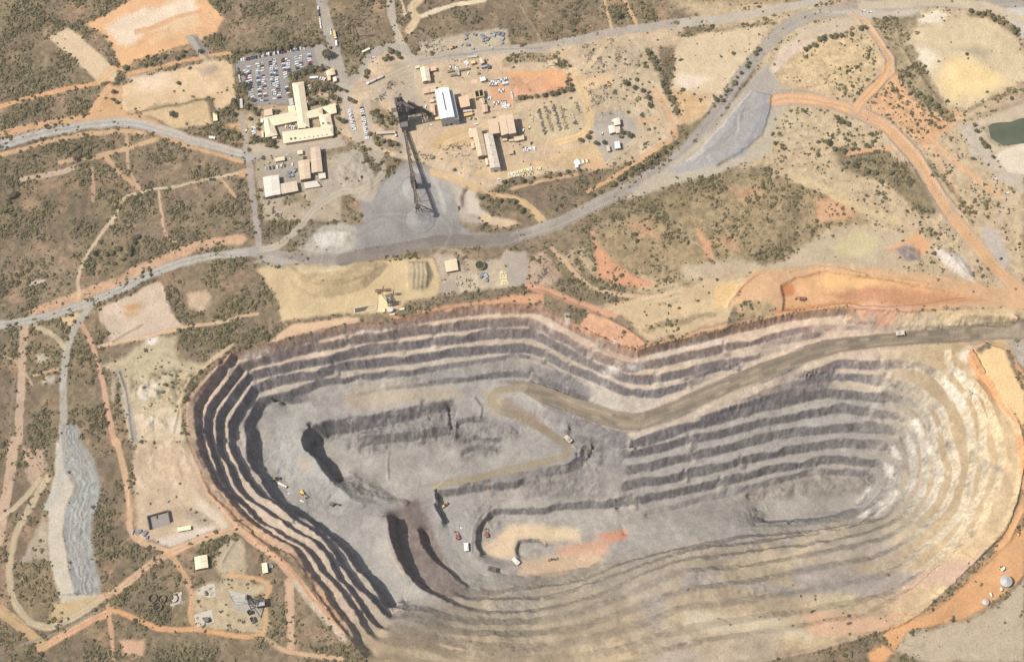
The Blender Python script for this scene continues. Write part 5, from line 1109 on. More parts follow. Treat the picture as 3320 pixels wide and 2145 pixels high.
tree_band(T20, "2030,850 2070,980 2170,1100", 6, 6, 3, 'tree on the bank of the green pond', 'trees on the pond bank')
tree_band(T11, "1660,70 1720,150 1720,230", 7, 12, 3.2, 'dark tree above the red clearing', 'trees above the red clearing')
tree_band(T11, "1470,250 1560,360 1700,480 1880,580", 10, 12, 2.8, 'tree on the slope beside the track to the notch of the pit', 'trees beside the notch track')
trees_on(T11, "715,215,4 745,220,3.4 785,230,3 820,270,3 850,300,3 878,330,2.6 795,360,2.6", 'tree by the cream roofed pump shed', 'trees by the pump shed')
tree_band(T21, "180,350 350,270 540,220", 7, 10, 3.2, 'tree on the lower edge of the large scrub patch', 'trees on the scrub patch edge')
trees_on(T02, "1420,1110,3 690,860,3.4 930,870,3.2 1990,1075,3 2000,1110,2.8 1250,940,2.6", 'tree beside the dirt lanes of the old yard', 'trees of the old yard')
g = 'large trees scattered in the western scrub'
_c = 0
while NTREE < 299 and _c < 4000:
    _c += 1
    s = (RNG.uniform(0, 1100), RNG.uniform(0, 2100)); p = pt(s, 0)
    i, j = int((p.x - XS[0]) / STEP), int((p.y - YS[0]) / STEP)
    if 0 <= i < NX and 0 <= j < NY and DENS[j, i] > .55: tree(s, RNG.uniform(2.6, 4.2), 'tall tree rising above the low scrub on the western side', g)
# ------------------------------------------------------------------ mesh builder
class MB:
    def __init__(s): s.v = []; s.f = []; s.m = []; s.mats = []
    def mi(s, m):
        if m not in s.mats: s.mats.append(m)
        return s.mats.index(m)
    def poly(s, pts, m):
        o = len(s.v); s.v += [tuple(p) for p in pts]; s.f.append(tuple(range(o, o + len(pts)))); s.m.append(s.mi(m))
    def box(s, c, d, m, rz=0, taper=1.0, tilt=None):
        o = len(s.v); ca, sa = math.cos(rz), math.sin(rz)
        for z in (0, 1):
            k = taper if z else 1
            for x, y in ((-.5, -.5), (.5, -.5), (.5, .5), (-.5, .5)):
                X, Y, Z = x * d[0] * k, y * d[1] * k, (z - .5) * d[2]
                if tilt: X, Z = X * math.cos(tilt) + Z * math.sin(tilt), -X * math.sin(tilt) + Z * math.cos(tilt)
                s.v.append((c[0] + X * ca - Y * sa, c[1] + X * sa + Y * ca, c[2] + Z))
        for q in ((3, 2, 1, 0), (4, 5, 6, 7), (0, 1, 5, 4), (1, 2, 6, 5), (2, 3, 7, 6), (3, 0, 4, 7)): s.f.append(tuple(o + i for i in q)); s.m.append(s.mi(m))
        return s
    def prism(s, P, z0, z1, m, zt=None):
        n = len(P); o = len(s.v); A_ = sum(P[i][0] * P[(i + 1) % n][1] - P[(i + 1) % n][0] * P[i][1] for i in range(n))
        if A_ < 0: P = P[::-1]; zt = zt[::-1] if zt else None
        s.v += [(p[0], p[1], z0) for p in P] + [(p[0], p[1], zt[i] if zt else z1) for i, p in enumerate(P)]
        s.f.append(tuple(o + i for i in reversed(range(n)))); s.m.append(s.mi(m)); s.f.append(tuple(o + n + i for i in range(n))); s.m.append(s.mi(m))
        for i in range(n): s.f.append((o + i, o + (i + 1) % n, o + n + (i + 1) % n, o + n + i)); s.m.append(s.mi(m))
        return s
    def bar(s, p0, p1, w, h, m):
        p0, p1 = Vector(p0), Vector(p1); d = (p1 - p0); L = d.length
        if L < 1e-4: return s
        d /= L; sx = d.cross(Vector((0, 0, 1)))
        sx = Vector((1, 0, 0)) if sx.length < 1e-3 else sx.normalized(); up = sx.cross(d); o = len(s.v)
        for p in (p0, p1):
            for a, b in ((-.5, -.5), (.5, -.5), (.5, .5), (-.5, .5)): s.v.append(tuple(p + sx * a * w + up * b * h))
        for q in ((3, 2, 1, 0), (4, 5, 6, 7), (0, 1, 5, 4), (1, 2, 6, 5), (2, 3, 7, 6), (3, 0, 4, 7)): s.f.append(tuple(o + i for i in q)); s.m.append(s.mi(m))
        return s
    def cyl(s, p0, p1, r0, r1, m, n=20, caps=True):
        p0, p1 = Vector(p0), Vector(p1); d = (p1 - p0).normalized(); a = d.orthogonal().normalized(); b = d.cross(a); o = len(s.v)
        for p, r in ((p0, r0), (p1, r1)):
            for k in range(n):
                t = 6.28319 * k / n; s.v.append(tuple(p + a * math.cos(t) * r + b * math.sin(t) * r))
        for k in range(n): s.f.append((o + k, o + (k + 1) % n, o + n + (k + 1) % n, o + n + k)); s.m.append(s.mi(m))
        if caps:
            s.f.append(tuple(o + i for i in reversed(range(n)))); s.m.append(s.mi(m)); s.f.append(tuple(o + n + i for i in range(n))); s.m.append(s.mi(m))
        return s
    def ring(s, c, ro, ri, z0, z1, m, n=32):
        o = len(s.v)
        for r, z in ((ro, z0), (ro, z1), (ri, z1), (ri, z0)):
            for k in range(n):
                t = 6.28319 * k / n; s.v.append((c[0] + math.cos(t) * r, c[1] + math.sin(t) * r, z))
        for l in range(4):
            for k in range(n): s.f.append((o + l * n + k, o + l * n + (k + 1) % n, o + ((l + 1) % 4) * n + (k + 1) % n, o + ((l + 1) % 4) * n + k)); s.m.append(s.mi(m))
        return s
    def dome(s, c, r, h, m, n=24, k=6):
        o = len(s.v)
        for i in range(k):
            t = i / k * math.pi / 2
            for j in range(n): a = 6.28319 * j / n; s.v.append((c[0] + math.cos(a) * r * math.cos(t), c[1] + math.sin(a) * r * math.cos(t), c[2] + h * math.sin(t)))
        s.v.append((c[0], c[1], c[2] + h)); top = len(s.v) - 1
        for i in range(k - 1):
            for j in range(n): s.f.append((o + i * n + j, o + i * n + (j + 1) % n, o + (i + 1) * n + (j + 1) % n, o + (i + 1) * n + j)); s.m.append(s.mi(m))
        for j in range(n): s.f.append((o + (k - 1) * n + j, o + (k - 1) * n + (j + 1) % n, top)); s.m.append(s.mi(m))
        return s
    def mesh(s, name):
        me = bpy.data.meshes.new(name); me.from_pydata(s.v, [], s.f)
        for m in s.mats: me.materials.append(m)
        me.polygons.foreach_set('material_index', s.m); me.update(); return me
    def build(s, name, parent=None): return link(name, s.mesh(name), parent)
def centre(W): return Vector((sum(p[0] for p in W) / len(W), sum(p[1] for p in W) / len(W), 0))
GLASS = mat((52, 58, 66), .15, 0, 'dark_glass', .05, 1, .6); RUB = mat((44, 42, 42), .9); STEEL = mat((112, 106, 102), .6, .3); DARKST = mat((74, 68, 66), .7); CONC = mat((196, 186, 166), .9, var=.18); RUST = mat((140, 96, 72), .85, var=.25)
WHITE = mat((246, 246, 244), .45, var=.03); CREAM = mat((234, 214, 168), .7, var=.05); DOORM = mat((120, 116, 112), .6); DARKDOOR = mat((70, 66, 64), .7)  # two door tones, the darker one on every second door
def roof_mat(c): return mat(c, .6, 0, 'roof_sheet', .07, .35)
def building(label, cat, corners, h, kind='gable', rh=1.2, roof=(206, 190, 160), wall=(196, 180, 152), axis=None, doors=1, windows=0, vents=0, name='shed', z=0.0, group=None, inset=.35, zt=None):
    """corners: traced eave corners TL, TR, BR, BL; parts: wall, roof, doors and windows where seen."""
    W = [pt(c, z + h) for c in corners]; c = centre(W)
    P = [(p.x - c.x, p.y - c.y) for p in W]
    root = empty(name, (c.x, c.y, z), 0, label, cat, group)
    def ins(P, k):
        out = []
        for x, y in P: L = math.hypot(x, y); out.append((x * (1 - k / L), y * (1 - k / L)))
        return out
    Q = ins(P, inset * 1.4)
    MB().prism(Q, -1.0, h - .02, mat(wall, .8, var=.08)).build('wall', root)
    rm = roof_mat(roof); mb = MB()
    L01 = math.hypot(P[1][0] - P[0][0], P[1][1] - P[0][1]); L12 = math.hypot(P[2][0] - P[1][0], P[2][1] - P[1][1])
    mid = lambda a, b: ((a[0] + b[0]) / 2, (a[1] + b[1]) / 2)
    if kind == 'flat': mb.prism(P, h, h + .3, rm)
    elif kind == 'skillion': mb.prism(P, h, 0, rm, [h + .25, h + .25 + rh, h + .25 + rh, h + .25])
    else:
        if axis is None: axis = 'v' if L12 >= L01 else 'h'
        R = P if axis == 'v' else P[1:] + P[:1]
        a, b = mid(R[0], R[1]), mid(R[2], R[3])
        if kind == 'hip':
            d = Vector((b[0] - a[0], b[1] - a[1])); Ld = d.length; d /= Ld; hw = min(math.hypot(R[1][0] - R[0][0], R[1][1] - R[0][1]) / 2, Ld * .49)
            a = (a[0] + d.x * hw, a[1] + d.y * hw); b = (b[0] - d.x * hw, b[1] - d.y * hw)
        e = h + .22; A3, B3 = (*a, e + rh), (*b, e + rh); E = [(*r, e) for r in R]; Bt = [(*r, h) for r in R]
        mb.poly([E[0], A3, B3, E[3]][::-1], rm); mb.poly([E[1], E[2], B3, A3][::-1], rm); mb.poly([E[0], E[1], A3], rm); mb.poly([E[2], E[3], B3], rm); mb.poly(Bt[::-1], rm)
        for i in range(4): mb.poly([Bt[i], Bt[(i + 1) % 4], E[(i + 1) % 4], E[i]], rm)
    ro = mb.build('roof', root)
    if kind == 'gable' and max(L01, L12) > 14:
        sk = mat([min(255, v * 1.1 + 8) for v in roof] if roof[0] < 230 else [v * .86 for v in roof], .5, var=.15)
        nst = int(max(L01, L12) / 9)
        for q in range(nst):
            t0 = (q + .45) / nst; t1 = t0 + .9 / max(L01, L12)
            for lo, hi in ((0, 3), (1, 2)):
                e0, e1 = Vector(E[lo]), Vector(E[hi]); u0, u1 = e0.lerp(e1, t0), e0.lerp(e1, t1); r0, r1 = Vector(A3).lerp(Vector(B3), t0), Vector(A3).lerp(Vector(B3), t1); up_ = Vector((0, 0, .06))
                if RNG.random() < .25: continue
                sm = MB(); P4 = [u0.lerp(r0, .12) + up_, u1.lerp(r1, .12) + up_, u1.lerp(r1, .88) + up_, u0.lerp(r0, .88) + up_]; Q4 = [p - Vector((0, 0, .04)) for p in P4]
                sm.poly(P4, sk); sm.poly(Q4[::-1], sk)
                for i in range(4): sm.poly([Q4[i], Q4[(i + 1) % 4], P4[(i + 1) % 4], P4[i]], sk)
                so_ = sm.build('skylight', ro); bm = bmesh.new(); bm.from_mesh(so_.data); bmesh.ops.remove_doubles(bm, verts=bm.verts, dist=.001); bmesh.ops.recalc_face_normals(bm, faces=bm.faces); bm.to_mesh(so_.data); bm.free()
    me = ro.data; bm = bmesh.new(); bm.from_mesh(me); bmesh.ops.remove_doubles(bm, verts=bm.verts, dist=.001); bmesh.ops.recalc_face_normals(bm, faces=bm.faces); bm.to_mesh(me); bm.free()
    fr0, fr1 = Vector((*Q[3], 0)), Vector((*Q[2], 0)); fd = (fr1 - fr0); FL = fd.length; fd.normalize(); ang = math.atan2(fd.y, fd.x); nrm = Vector((fd.y, -fd.x, 0))
    for k in range(doors):
        t = (k + 1) / (doors + 1); q = fr0 + fd * FL * t + nrm * .04; dw = min(4.5, FL / (doors + 1) * .6); dh = min(h * .72, 5)
        MB().box((q.x, q.y, dh / 2), (dw, .14, dh), DARKDOOR if k % 2 else DOORM, ang).build('door', root)
    for k in range(windows):
        t = (k + .5) / windows; q = fr0 + fd * FL * t + nrm * .04
        MB().box((q.x, q.y, h * .6), (min(2.0, FL / windows * .6), .12, min(1.2, h * .35)), GLASS, ang).build('window', root)
    if vents and kind in ('gable', 'hip'):
        for k in range(vents):
            t = (k + .5) / vents; x = a[0] * (1 - t) + b[0] * t; y = a[1] * (1 - t) + b[1] * t
            MB().cyl((x, y, h + rh - .1), (x, y, h + rh + .9), .45, .45, STEEL, 10).build('vent', ro)
    return root, P, h
# ------------------------------------------------------------------ buildings of the mine
def B(f, c, *a, **k): return building(a[0], a[1], f(c), *a[2:], **k)
CR, TN, GB, WH = (236, 218, 184), (206, 182, 154), (198, 188, 172), (255, 255, 255)
# big white shed with its lower annex
r, P, h_ = B(PL, "235,440 410,405 490,785 308,815", 'tall white shed with a dark ridge slot, brightest roof beside the headframe', 'shed', 20, 'gable', 1.6, WH, (190, 192, 196), 'v', doors=2)
a, b = Vector(((P[0][0] + P[1][0]) / 2, (P[0][1] + P[1][1]) / 2, 22.0)), Vector(((P[2][0] + P[3][0]) / 2, (P[2][1] + P[3][1]) / 2, 22.0))
MB().bar(a.lerp(b, .17), a.lerp(b, .78), 1.1, .7, DARKST).build('ridge_vent', r)
an = [pt(s, 13.5) for s in PL("412,445 470,452 545,815 488,822")]; AP = [(p.x - r.location.x, p.y - r.location.y) for p in an]
MB().prism(AP, -1, 13.3, mat((168, 168, 172), .8)).build('annex_wall', r); MB().prism(AP, 13.4, 13.8, roof_mat((214, 212, 210)), [15.5, 13.9, 13.9, 15.5]).build('annex_roof', r)
B(PL, "45,155 155,145 185,325 80,335", 'tan gabled shed with long shaded side near the main road', 'shed', 7, 'gable', 1.8, CR, TN, 'v', doors=1)
B(PL, "165,150 250,145 258,190 175,205", 'small pink roofed hut right of the tan gabled shed', 'hut', 4, 'skillion', .5, (224, 186, 158), TN, doors=1, name='hut')
B(PL, "-15,140 40,130 45,155 -10,170", 'low cream hut at the west corner of the plant yard', 'hut', 3.2, 'flat', .5, CR, TN, doors=1, name='hut')
B(PL, "82,412 165,398 172,475 95,490", 'flat pink roofed unit with a dark hatch, left of its twin by the white shed', 'hut', 4, 'flat', .4, (214, 184, 152), TN, doors=1, name='hut')
B(PL, "170,396 246,386 254,462 178,474", 'flat pink roofed unit touching the north corner of the white shed', 'hut', 4.2, 'flat', .4, (216, 186, 154), TN, doors=1, name='hut')
B(PL, "535,535 665,505 690,650 568,672", 'square pinkish roofed building east of the tall white shed', 'building', 10, 'skillion', .8, (222, 186, 150), (150, 130, 110), doors=2, name='plant_building')
B(PL, "595,700 708,690 714,714 600,728", 'narrow grey roofed lean-to below the square pinkish building', 'shed', 4, 'skillion', .5, (206, 196, 188), TN, doors=0)
B(PL, "606,742 716,722 722,757 612,782", 'long yellow roofed store below the grey lean-to', 'shed', 4.2, 'flat', .5, (226, 188, 124), (170, 130, 96), doors=2)
B(PL, "800,560 865,540 880,612 850,625", 'pinkish roofed hut just below the square cooling frame', 'hut', 5, 'gable', .6, TN, TN, 'v', doors=0, name='hut')
B(PL, "835,632 902,622 920,716 850,735", 'pink roofed hut at the edge of the red vehicle pound', 'hut', 4.5, 'gable', .7, (214, 178, 150), TN, 'v', doors=1, name='hut')
B(PL, "860,1005 975,995 1075,1430 945,1445", 'very long grey roofed workshop with a bright white end wall', 'workshop', 12, 'gable', 1.0, (206, 192, 172), (236, 236, 234), 'v', doors=1, vents=4, name='workshop')
B(PL, "702,945 830,925 905,1278 788,1298", 'long gabled store with one light and one brown roof side', 'shed', 9, 'gable', 2.6, (210, 184, 150), (140, 120, 100), 'v', doors=2)
B(PL, "912,822 1042,800 1068,992 938,1012", 'low tan workshop bay at the west end of the three joined bays', 'workshop', 11, 'flat', .6, (214, 186, 154), (150, 136, 120), doors=1, name='workshop')
B(PL, "1046,776 1134,764 1182,1003 1086,1028", 'middle tan workshop bay of the three joined bays', 'workshop', 13, 'skillion', .9, (212, 186, 156), (150, 138, 122), doors=1, name='workshop')
B(PL, "1139,765 1234,758 1280,994 1186,1008", 'tallest tan workshop bay at the east end of the joined bays', 'workshop', 14, 'skillion', 1.0, (208, 184, 158), (150, 138, 122), doors=2, name='workshop')
B(PL, "1245,1042 1374,1012 1385,1072 1260,1100", 'cream annex in front of the tallest workshop bay', 'annex', 5, 'flat', .5, (218, 196, 160), TN, doors=3, name='annex')
B(PL, "1096,1066 1160,1060 1166,1088 1100,1094", 'tiny cream annex left of the workshop yard entrance', 'annex', 4, 'flat', .5, (222, 204, 170), TN, doors=1, name='annex')
B(PL, "1182,1077 1246,1066 1250,1092 1187,1102", 'small cream annex between two others below the workshop bays', 'annex', 3.6, 'flat', .5, (214, 194, 160), TN, doors=1, name='annex')
B(PL, "665,965 706,958 726,1048 682,1056", 'pale pink lean-to on the west side of the long gabled store', 'shed', 4, 'skillion', .4, (226, 192, 160), TN, doors=0)
B(PL, "675,938 702,936 706,956 678,960", 'tiny white kiosk at the north west corner of the long gabled store', 'kiosk', 3.2, 'flat', .4, WH, TN, doors=0, name='kiosk')
B(PL, "690,1107 735,1100 750,1184 706,1194", 'second pale lean-to further down the west side of the gabled store', 'shed', 4, 'skillion', .4, (220, 190, 158), TN, doors=0)
B(PL, "880,1322 910,1312 926,1398 896,1405", 'narrow cream hut between the two long roofs', 'hut', 4.6, 'gable', .6, (236, 212, 178), (190, 150, 120), 'v', doors=1, name='hut')
B(PL, "1175,1215 1235,1202 1246,1256 1186,1266", 'small flat tan hut east of the long workshop shadow', 'hut', 4, 'flat', .4, (206, 176, 148), TN, doors=1, name='hut')
B(PL, "172,626 230,612 246,764 192,772", 'long tan hut west of the tall white shed', 'hut', 4, 'gable', .5, (216, 184, 146), TN, 'v', doors=1, name='hut')
B(PL, "170,570 220,562 226,592 176,602", 'small whitish hut above the long tan hut', 'hut', 3.4, 'flat', .4, (228, 208, 186), TN, doors=0, name='hut')
B(PL, "236,795 300,782 306,812 242,826", 'pair of small cream boxes at the foot of the white shed', 'hut', 3, 'flat', .4, (238, 208, 150), TN, doors=0, name='hut')
B(PL, "806,42 852,26 876,94 826,110", 'pale pink gabled hut by the main road', 'hut', 4.4, 'gable', .8, (228, 196, 166), TN, 'v', doors=1, name='hut')
B(PL, "692,76 738,62 758,96 702,110", 'small bright yellow roofed hut near the road', 'hut', 4, 'flat', .4, (246, 204, 130), TN, doors=1, name='hut')
B(PL, "820,136 878,122 890,150 832,160", 'small blue grey roofed shelter', 'shelter', 3.4, 'flat', .3, (156, 166, 180), (120, 118, 120), doors=0, name='shelter')
B(PL, "906,116 936,110 942,158 912,164", 'dark blue covered box beside the blue grey shelter', 'shelter', 3.6, 'flat', .3, (96, 102, 122), (90, 88, 92), doors=0, name='shelter')
B(PL, "812,286 872,276 892,318 824,332", 'bright white roofed hut on a pink slab', 'hut', 4.8, 'skillion', .5, WH, (214, 190, 176), doors=1, name='hut')
# white workshops on the right
B(T10, "1862,882 1904,872 1915,922 1874,934", 'square cream workshop, left one of the tight white cluster', 'workshop', 5, 'gable', .7, (240, 228, 206), TN, doors=1, name='workshop')
B(T10, "1896,832 1940,822 1950,868 1906,878", 'upper right cream workshop of the tight white cluster', 'workshop', 5.4, 'gable', .7, (236, 222, 198), TN, doors=0, name='workshop')
B(T10, "1908,886 1944,882 1950,924 1918,932", 'tan workshop in the lower right of the tight white cluster', 'workshop', 4.6, 'flat', .5, (214, 200, 176), TN, doors=1, name='workshop')
B(T10, "1886,838 1902,834 1906,850 1890,854", 'tiny cream plant room on top of the white cluster', 'hut', 3.6, 'flat', .4, CR, TN, doors=0, name='hut')
B(T10, "1906,992 1940,986 1950,1034 1912,1040", 'white roofed shed standing on grey gravel below the cluster', 'shed', 5.5, 'gable', .7, (246, 244, 238), (150, 150, 154), doors=1)
B(T10, "1850,1022 1868,1016 1878,1052 1858,1058", 'narrow pink box shed left of the white roofed shed', 'shed', 4, 'flat', .4, (216, 194, 176), TN, doors=0)
# fabric shelters
def arch(f, c, label, h, col):
    W = [pt(q, 0) for q in f(c)]; cc = centre(W); r = empty('fabric_shelter', (cc.x, cc.y, 0), 0, label, 'shelter', None)
    P = [Vector((p.x - cc.x, p.y - cc.y, 0)) for p in W]; mb = MB(); m = mat(col, .5, var=.03); n = 10
    L = [P[0].lerp(P[1], i / n) + Vector((0, 0, h * math.sin(math.pi * i / n))) for i in range(n + 1)]; R = [P[3].lerp(P[2], i / n) + Vector((0, 0, h * math.sin(math.pi * i / n))) for i in range(n + 1)]
    for i in range(n): mb.poly([L[i], L[i + 1], R[i + 1], R[i]][::-1], m)
    mb.build('canopy', r); e = MB(); e.poly(L, m); e.poly(R[::-1], m); e.build('end_wall', r); return r
arch(T10, "1622,1130 1672,1118 1690,1150 1640,1168", 'large white fabric shelter, left and biggest of the row of three', 5, (250, 250, 250))
arch(T10, "1676,1122 1698,1118 1706,1142 1684,1148", 'cream striped fabric shelter in the middle of the row of three', 3.4, (240, 224, 190))
arch(T10, "1702,1120 1726,1116 1732,1136 1710,1142", 'small cream fabric shelter at the right end of the row', 3.4, (232, 222, 200))
B(T10, "1628,1160 1652,1154 1656,1166 1632,1172", 'small white box room attached below the big fabric shelter', 'hut', 3, 'flat', .3, WH, WH, doors=0, name='hut')
# yard west of the stockpile
B(T00, "1835,1238 1946,1220 1960,1356 1852,1378", 'pale grey roofed shed, left and widest in the lower yard', 'shed', 7, 'gable', .9, (222, 212, 198), (150, 146, 140), 'v', doors=2)
B(T00, "1952,1284 2070,1262 2084,1332 1962,1356", 'tan roofed store joined to the right of the pale grey shed', 'shed', 5.6, 'gable', .6, (208, 188, 164), (140, 130, 116), 'h', doors=3)
B(T00, "2080,1126 2160,1112 2170,1244 2096,1258", 'tan gabled store left of the tallest shed in the lower yard', 'shed', 7, 'gable', .8, (210, 186, 156), (140, 128, 112), 'v', doors=1)
B(T00, "2168,1034 2234,1020 2254,1198 2176,1208", 'long tan shed running up from the yard towards the office road', 'shed', 8, 'gable', 1.0, (206, 182, 154), (140, 128, 112), 'v', doors=1)
B(T00, "1916,1104 1984,1092 1990,1118 1922,1130", 'small cream cabin at the top of the lower yard', 'hut', 3.4, 'flat', .3, (228, 208, 172), TN, doors=1, name='cabin')
B(T00, "2074,1052 2110,1046 2116,1074 2080,1080", 'square cream cabin at the gate of the lower yard', 'hut', 3.6, 'flat', .3, (236, 214, 176), TN, doors=1, name='cabin')
B(T00, "2222,1212 2270,1204 2276,1242 2230,1250", 'whitish cabin at the foot of the long tan shed', 'hut', 4, 'flat', .3, (226, 214, 196), TN, doors=1, name='cabin')
B(T00, "2120,1276 2210,1262 2240,1300 2130,1318", 'low white slab roofed bay beside the shaded yard trees', 'shed', 3, 'flat', .3, (214, 206, 192), TN, doors=0)
B(T00, "1486,788 1514,785 1520,842 1490,846", 'single cream container standing among trees west of the office', 'container', 3, 'flat', .2, (250, 232, 176), (180, 160, 120), doors=1, name='container')
# gatehouse and cabins by the car park
B(CP, "1305,442 1420,400 1442,486 1322,520", 'pyramid roofed cream gatehouse by the site entrance', 'gatehouse', 4.5, 'hip', 2.2, (240, 214, 168), TN, doors=1, windows=2, name='gatehouse')
B(CP, "1322,524 1368,512 1376,570 1332,582", 'little cream annex below the pyramid roofed gatehouse', 'annex', 3.6, 'flat', .3, (232, 210, 166), TN, doors=1, name='annex')
B(CP, "1402,535 1450,520 1462,580 1412,600", 'pale canopy over the entrance lane beside the gatehouse', 'canopy', 4.2, 'flat', .3, (240, 226, 200), TN, doors=0, name='canopy')
B(CP, "770,842 830,826 848,922 790,934", 'grey metal cabin beside the north wing of the office', 'cabin', 3.4, 'flat', .3, (200, 196, 190), (150, 150, 150), doors=1, name='cabin')
B(CP, "420,1002 535,976 548,1066 430,1090", 'pinkish flat roofed store above the west wing of the office', 'store', 4, 'flat', .3, (222, 194, 160), TN, doors=0, name='store_room')
B(CP, "386,1300 412,1298 420,1384 394,1390", 'narrow cream container beside the south west office wing', 'container', 3, 'flat', .2, (236, 218, 180), TN, doors=0, name='container')
B(CP, "372,1130 404,1124 410,1172 380,1178", 'small white tank box on red ground west of the office', 'container', 2.8, 'flat', .2, WH, TN, doors=0, name='container')
B(CP, "75,842 112,836 120,968 88,974", 'long pale container among trees left of the car park', 'container', 3, 'flat', .2, (206, 202, 196), TN, doors=0, name='container')
B(T10, "618,730 700,722 704,744 624,752", 'low grey flat roof west of the conveyor road', 'shed', 3.6, 'flat', .3, (186, 176, 160), TN, doors=0) if False else None
B(T10, "240,920 374,912 378,930 246,938", 'long low shed roof beside the grey conveyor road', 'shed', 3.4, 'flat', .3, (196, 184, 166), (120, 108, 96), doors=0)
B(T10, "372,936 382,934 384,950 374,952", 'tiny white switch room at the end of the long low roof', 'hut', 3, 'flat', .3, WH, TN, doors=0, name='hut')
# ----- office: one building of seven hipped wings
def office():
    c0_ = pt(CP("950,1050")[0], 5); root = empty('office_building', (c0_.x, c0_.y, 0), 0, 'sprawling cream office with hipped roof wings around a square courtyard', 'office')
    rm = roof_mat((238, 219, 182)); wm = mat((206, 184, 148), .8)
    wings = [("820,616 988,592 1042,962 960,1010 890,1010", None, None)]
    def wing(c, h, rh, axis, hips=(1, 1), ridge=None):
        W = [pt(s, h) for s in CP(c)]; P = [(p.x - c0_.x, p.y - c0_.y) for p in W]; mid = lambda a, b: ((a[0] + b[0]) / 2, (a[1] + b[1]) / 2)
        MB().prism([(x * 1 + (sum(p[0] for p in P) / 4 - x) * .06, y + (sum(p[1] for p in P) / 4 - y) * .06) for x, y in P], -1, h - .05, wm).build('wall', root)
        R = P if axis == 'v' else P[1:] + P[:1]; a, b = mid(R[0], R[1]), mid(R[2], R[3]); d = Vector((b[0] - a[0], b[1] - a[1])); Ld = d.length; d /= Ld; hw = min(math.hypot(R[1][0] - R[0][0], R[1][1] - R[0][1]) / 2, Ld * .48)
        a = (a[0] + d.x * hw * hips[0], a[1] + d.y * hw * hips[0]); b = (b[0] - d.x * hw * hips[1], b[1] - d.y * hw * hips[1])
        e = h + .2; A3, B3 = (*a, e + rh), (*b, e + rh); E = [(*r, e) for r in R]; Bt = [(*r, h) for r in R]; mb = MB()
        for q in ([E[0], E[3], B3, A3], [E[1], A3, B3, E[2]], [E[0], A3, E[1]], [E[2], B3, E[3]], Bt): mb.poly(q, rm)
        for i in range(4): mb.poly([Bt[i], Bt[(i + 1) % 4], E[(i + 1) % 4], E[i]], rm)
        o = mb.build('roof', root); bm = bmesh.new(); bm.from_mesh(o.data); bmesh.ops.remove_doubles(bm, verts=bm.verts, dist=.001); bmesh.ops.recalc_face_normals(bm, faces=bm.faces); bm.to_mesh(o.data); bm.free()
        return o, a, b, e + rh, P
    wing("820,616 988,592 1044,990 880,1010", 5.0, 3.3, 'v', (1, 0))
    wing("880,1000 1044,985 1075,1250 905,1260", 5.3, 3.4, 'v', (0, 1))
    wing("420,1104 930,1002 950,1142 560,1226", 4.8, 2.6, 'h', (1, 1))
    wing("415,1112 520,1094 620,1356 442,1392", 4.6, 3.0, 'v', (1, 1))
    wing("985,1030 1250,960 1270,1075 1060,1120", 4.9, 2.5, 'h', (1, 0))
    wing("1240,962 1440,896 1462,1036 1375,1060", 4.7, 2.6, 'h', (0, 1))
    wing("1200,1075 1368,1045 1410,1260 1250,1290", 4.5, 2.8, 'v', (1, 1))
    o, a, b, z, P = wing("680,1312 1408,1215 1416,1362 705,1476", 5.6, 2.2, 'h', (.6, .4))
    for k in range(9):
        t = .1 + k * .1; MB().cyl((a[0] * (1 - t) + b[0] * t + 2.2, a[1] * (1 - t) + b[1] * t - 5, 6.2), (a[0] * (1 - t) + b[0] * t + 2.2, a[1] * (1 - t) + b[1] * t - 5, 7.6), .5, .5, STEEL, 10).build('vent', o)
    f0, f1 = Vector((*P[3], 0)), Vector((*P[2], 0)); d = (f1 - f0); ang = math.atan2(d.y, d.x)
    for k in range(12):
        q = f0 + d * ((k + .5) / 12); MB().box((q.x, q.y + .9, 2.6), (3.2, .2, 1.3), GLASS, ang).build('window', root)
    for c, rgb, h in (("760,946 855,930 874,1016 776,1030", (255, 236, 180), 4.0), ("985,822 1048,812 1052,900 1000,906", (216, 204, 166), 3.8), ("540,1384 605,1374 606,1396 545,1408", (236, 226, 206), 3.4)):
        W = [pt(s, h) for s in CP(c)]; Q = [(p.x - c0_.x, p.y - c0_.y) for p in W]; MB().prism(Q, -1, h, wm).build('wall', root); MB().prism(Q, h + .01, h + .3, roof_mat(rgb)).build('roof', root)
    for s in ("805,1408", "865,1400", "1265,1190", "1340,1185", "1030,1245"):
        p = pt(CP(s)[0], 6.8); MB().box((p.x - c0_.x, p.y - c0_.y, 7.0), (2.2, 1.6, 2.2), STEEL, .2).build('air_conditioner', root)
office()
# ----- pit-side buildings
B(TK, "185,430 550,345 610,690 245,755", 'low cream roofed pump shed left of the green tank', 'shed', 4.2, 'gable', .5, (226, 204, 168), (130, 110, 90), 'v', doors=2)
B(JC, "1060,768 1164,754 1172,796 1068,812", 'cream container at the right side of the loading slab on the pit rim', 'container', 3, 'flat', .2, (232, 216, 180), TN, doors=0, name='container')
B(JC, "856,882 964,870 972,902 862,914", 'cream container lowest on the pit rim below the silver tank', 'container', 3, 'flat', .2, (232, 210, 172), TN, doors=0, name='container')
B(JC, "706,772 758,762 764,842 712,850", 'bright cream slab hut on the loading slab', 'hut', 3, 'flat', .2, (250, 226, 176), TN, doors=0, name='hut')
B(BM, "210,458 500,396 530,690 240,744", 'square cream shed with a light and a dull roof side in the old yard', 'shed', 5.4, 'gable', 1.6, (244, 226, 184), (110, 104, 92), 'v', doors=1)
B(BM, "1740,598 1860,580 1890,800 1770,824", 'bright cream narrow shed beside fenced transformers near the pit rim', 'shed', 4.4, 'skillion', .3, (255, 240, 190), (110, 108, 100), doors=1)
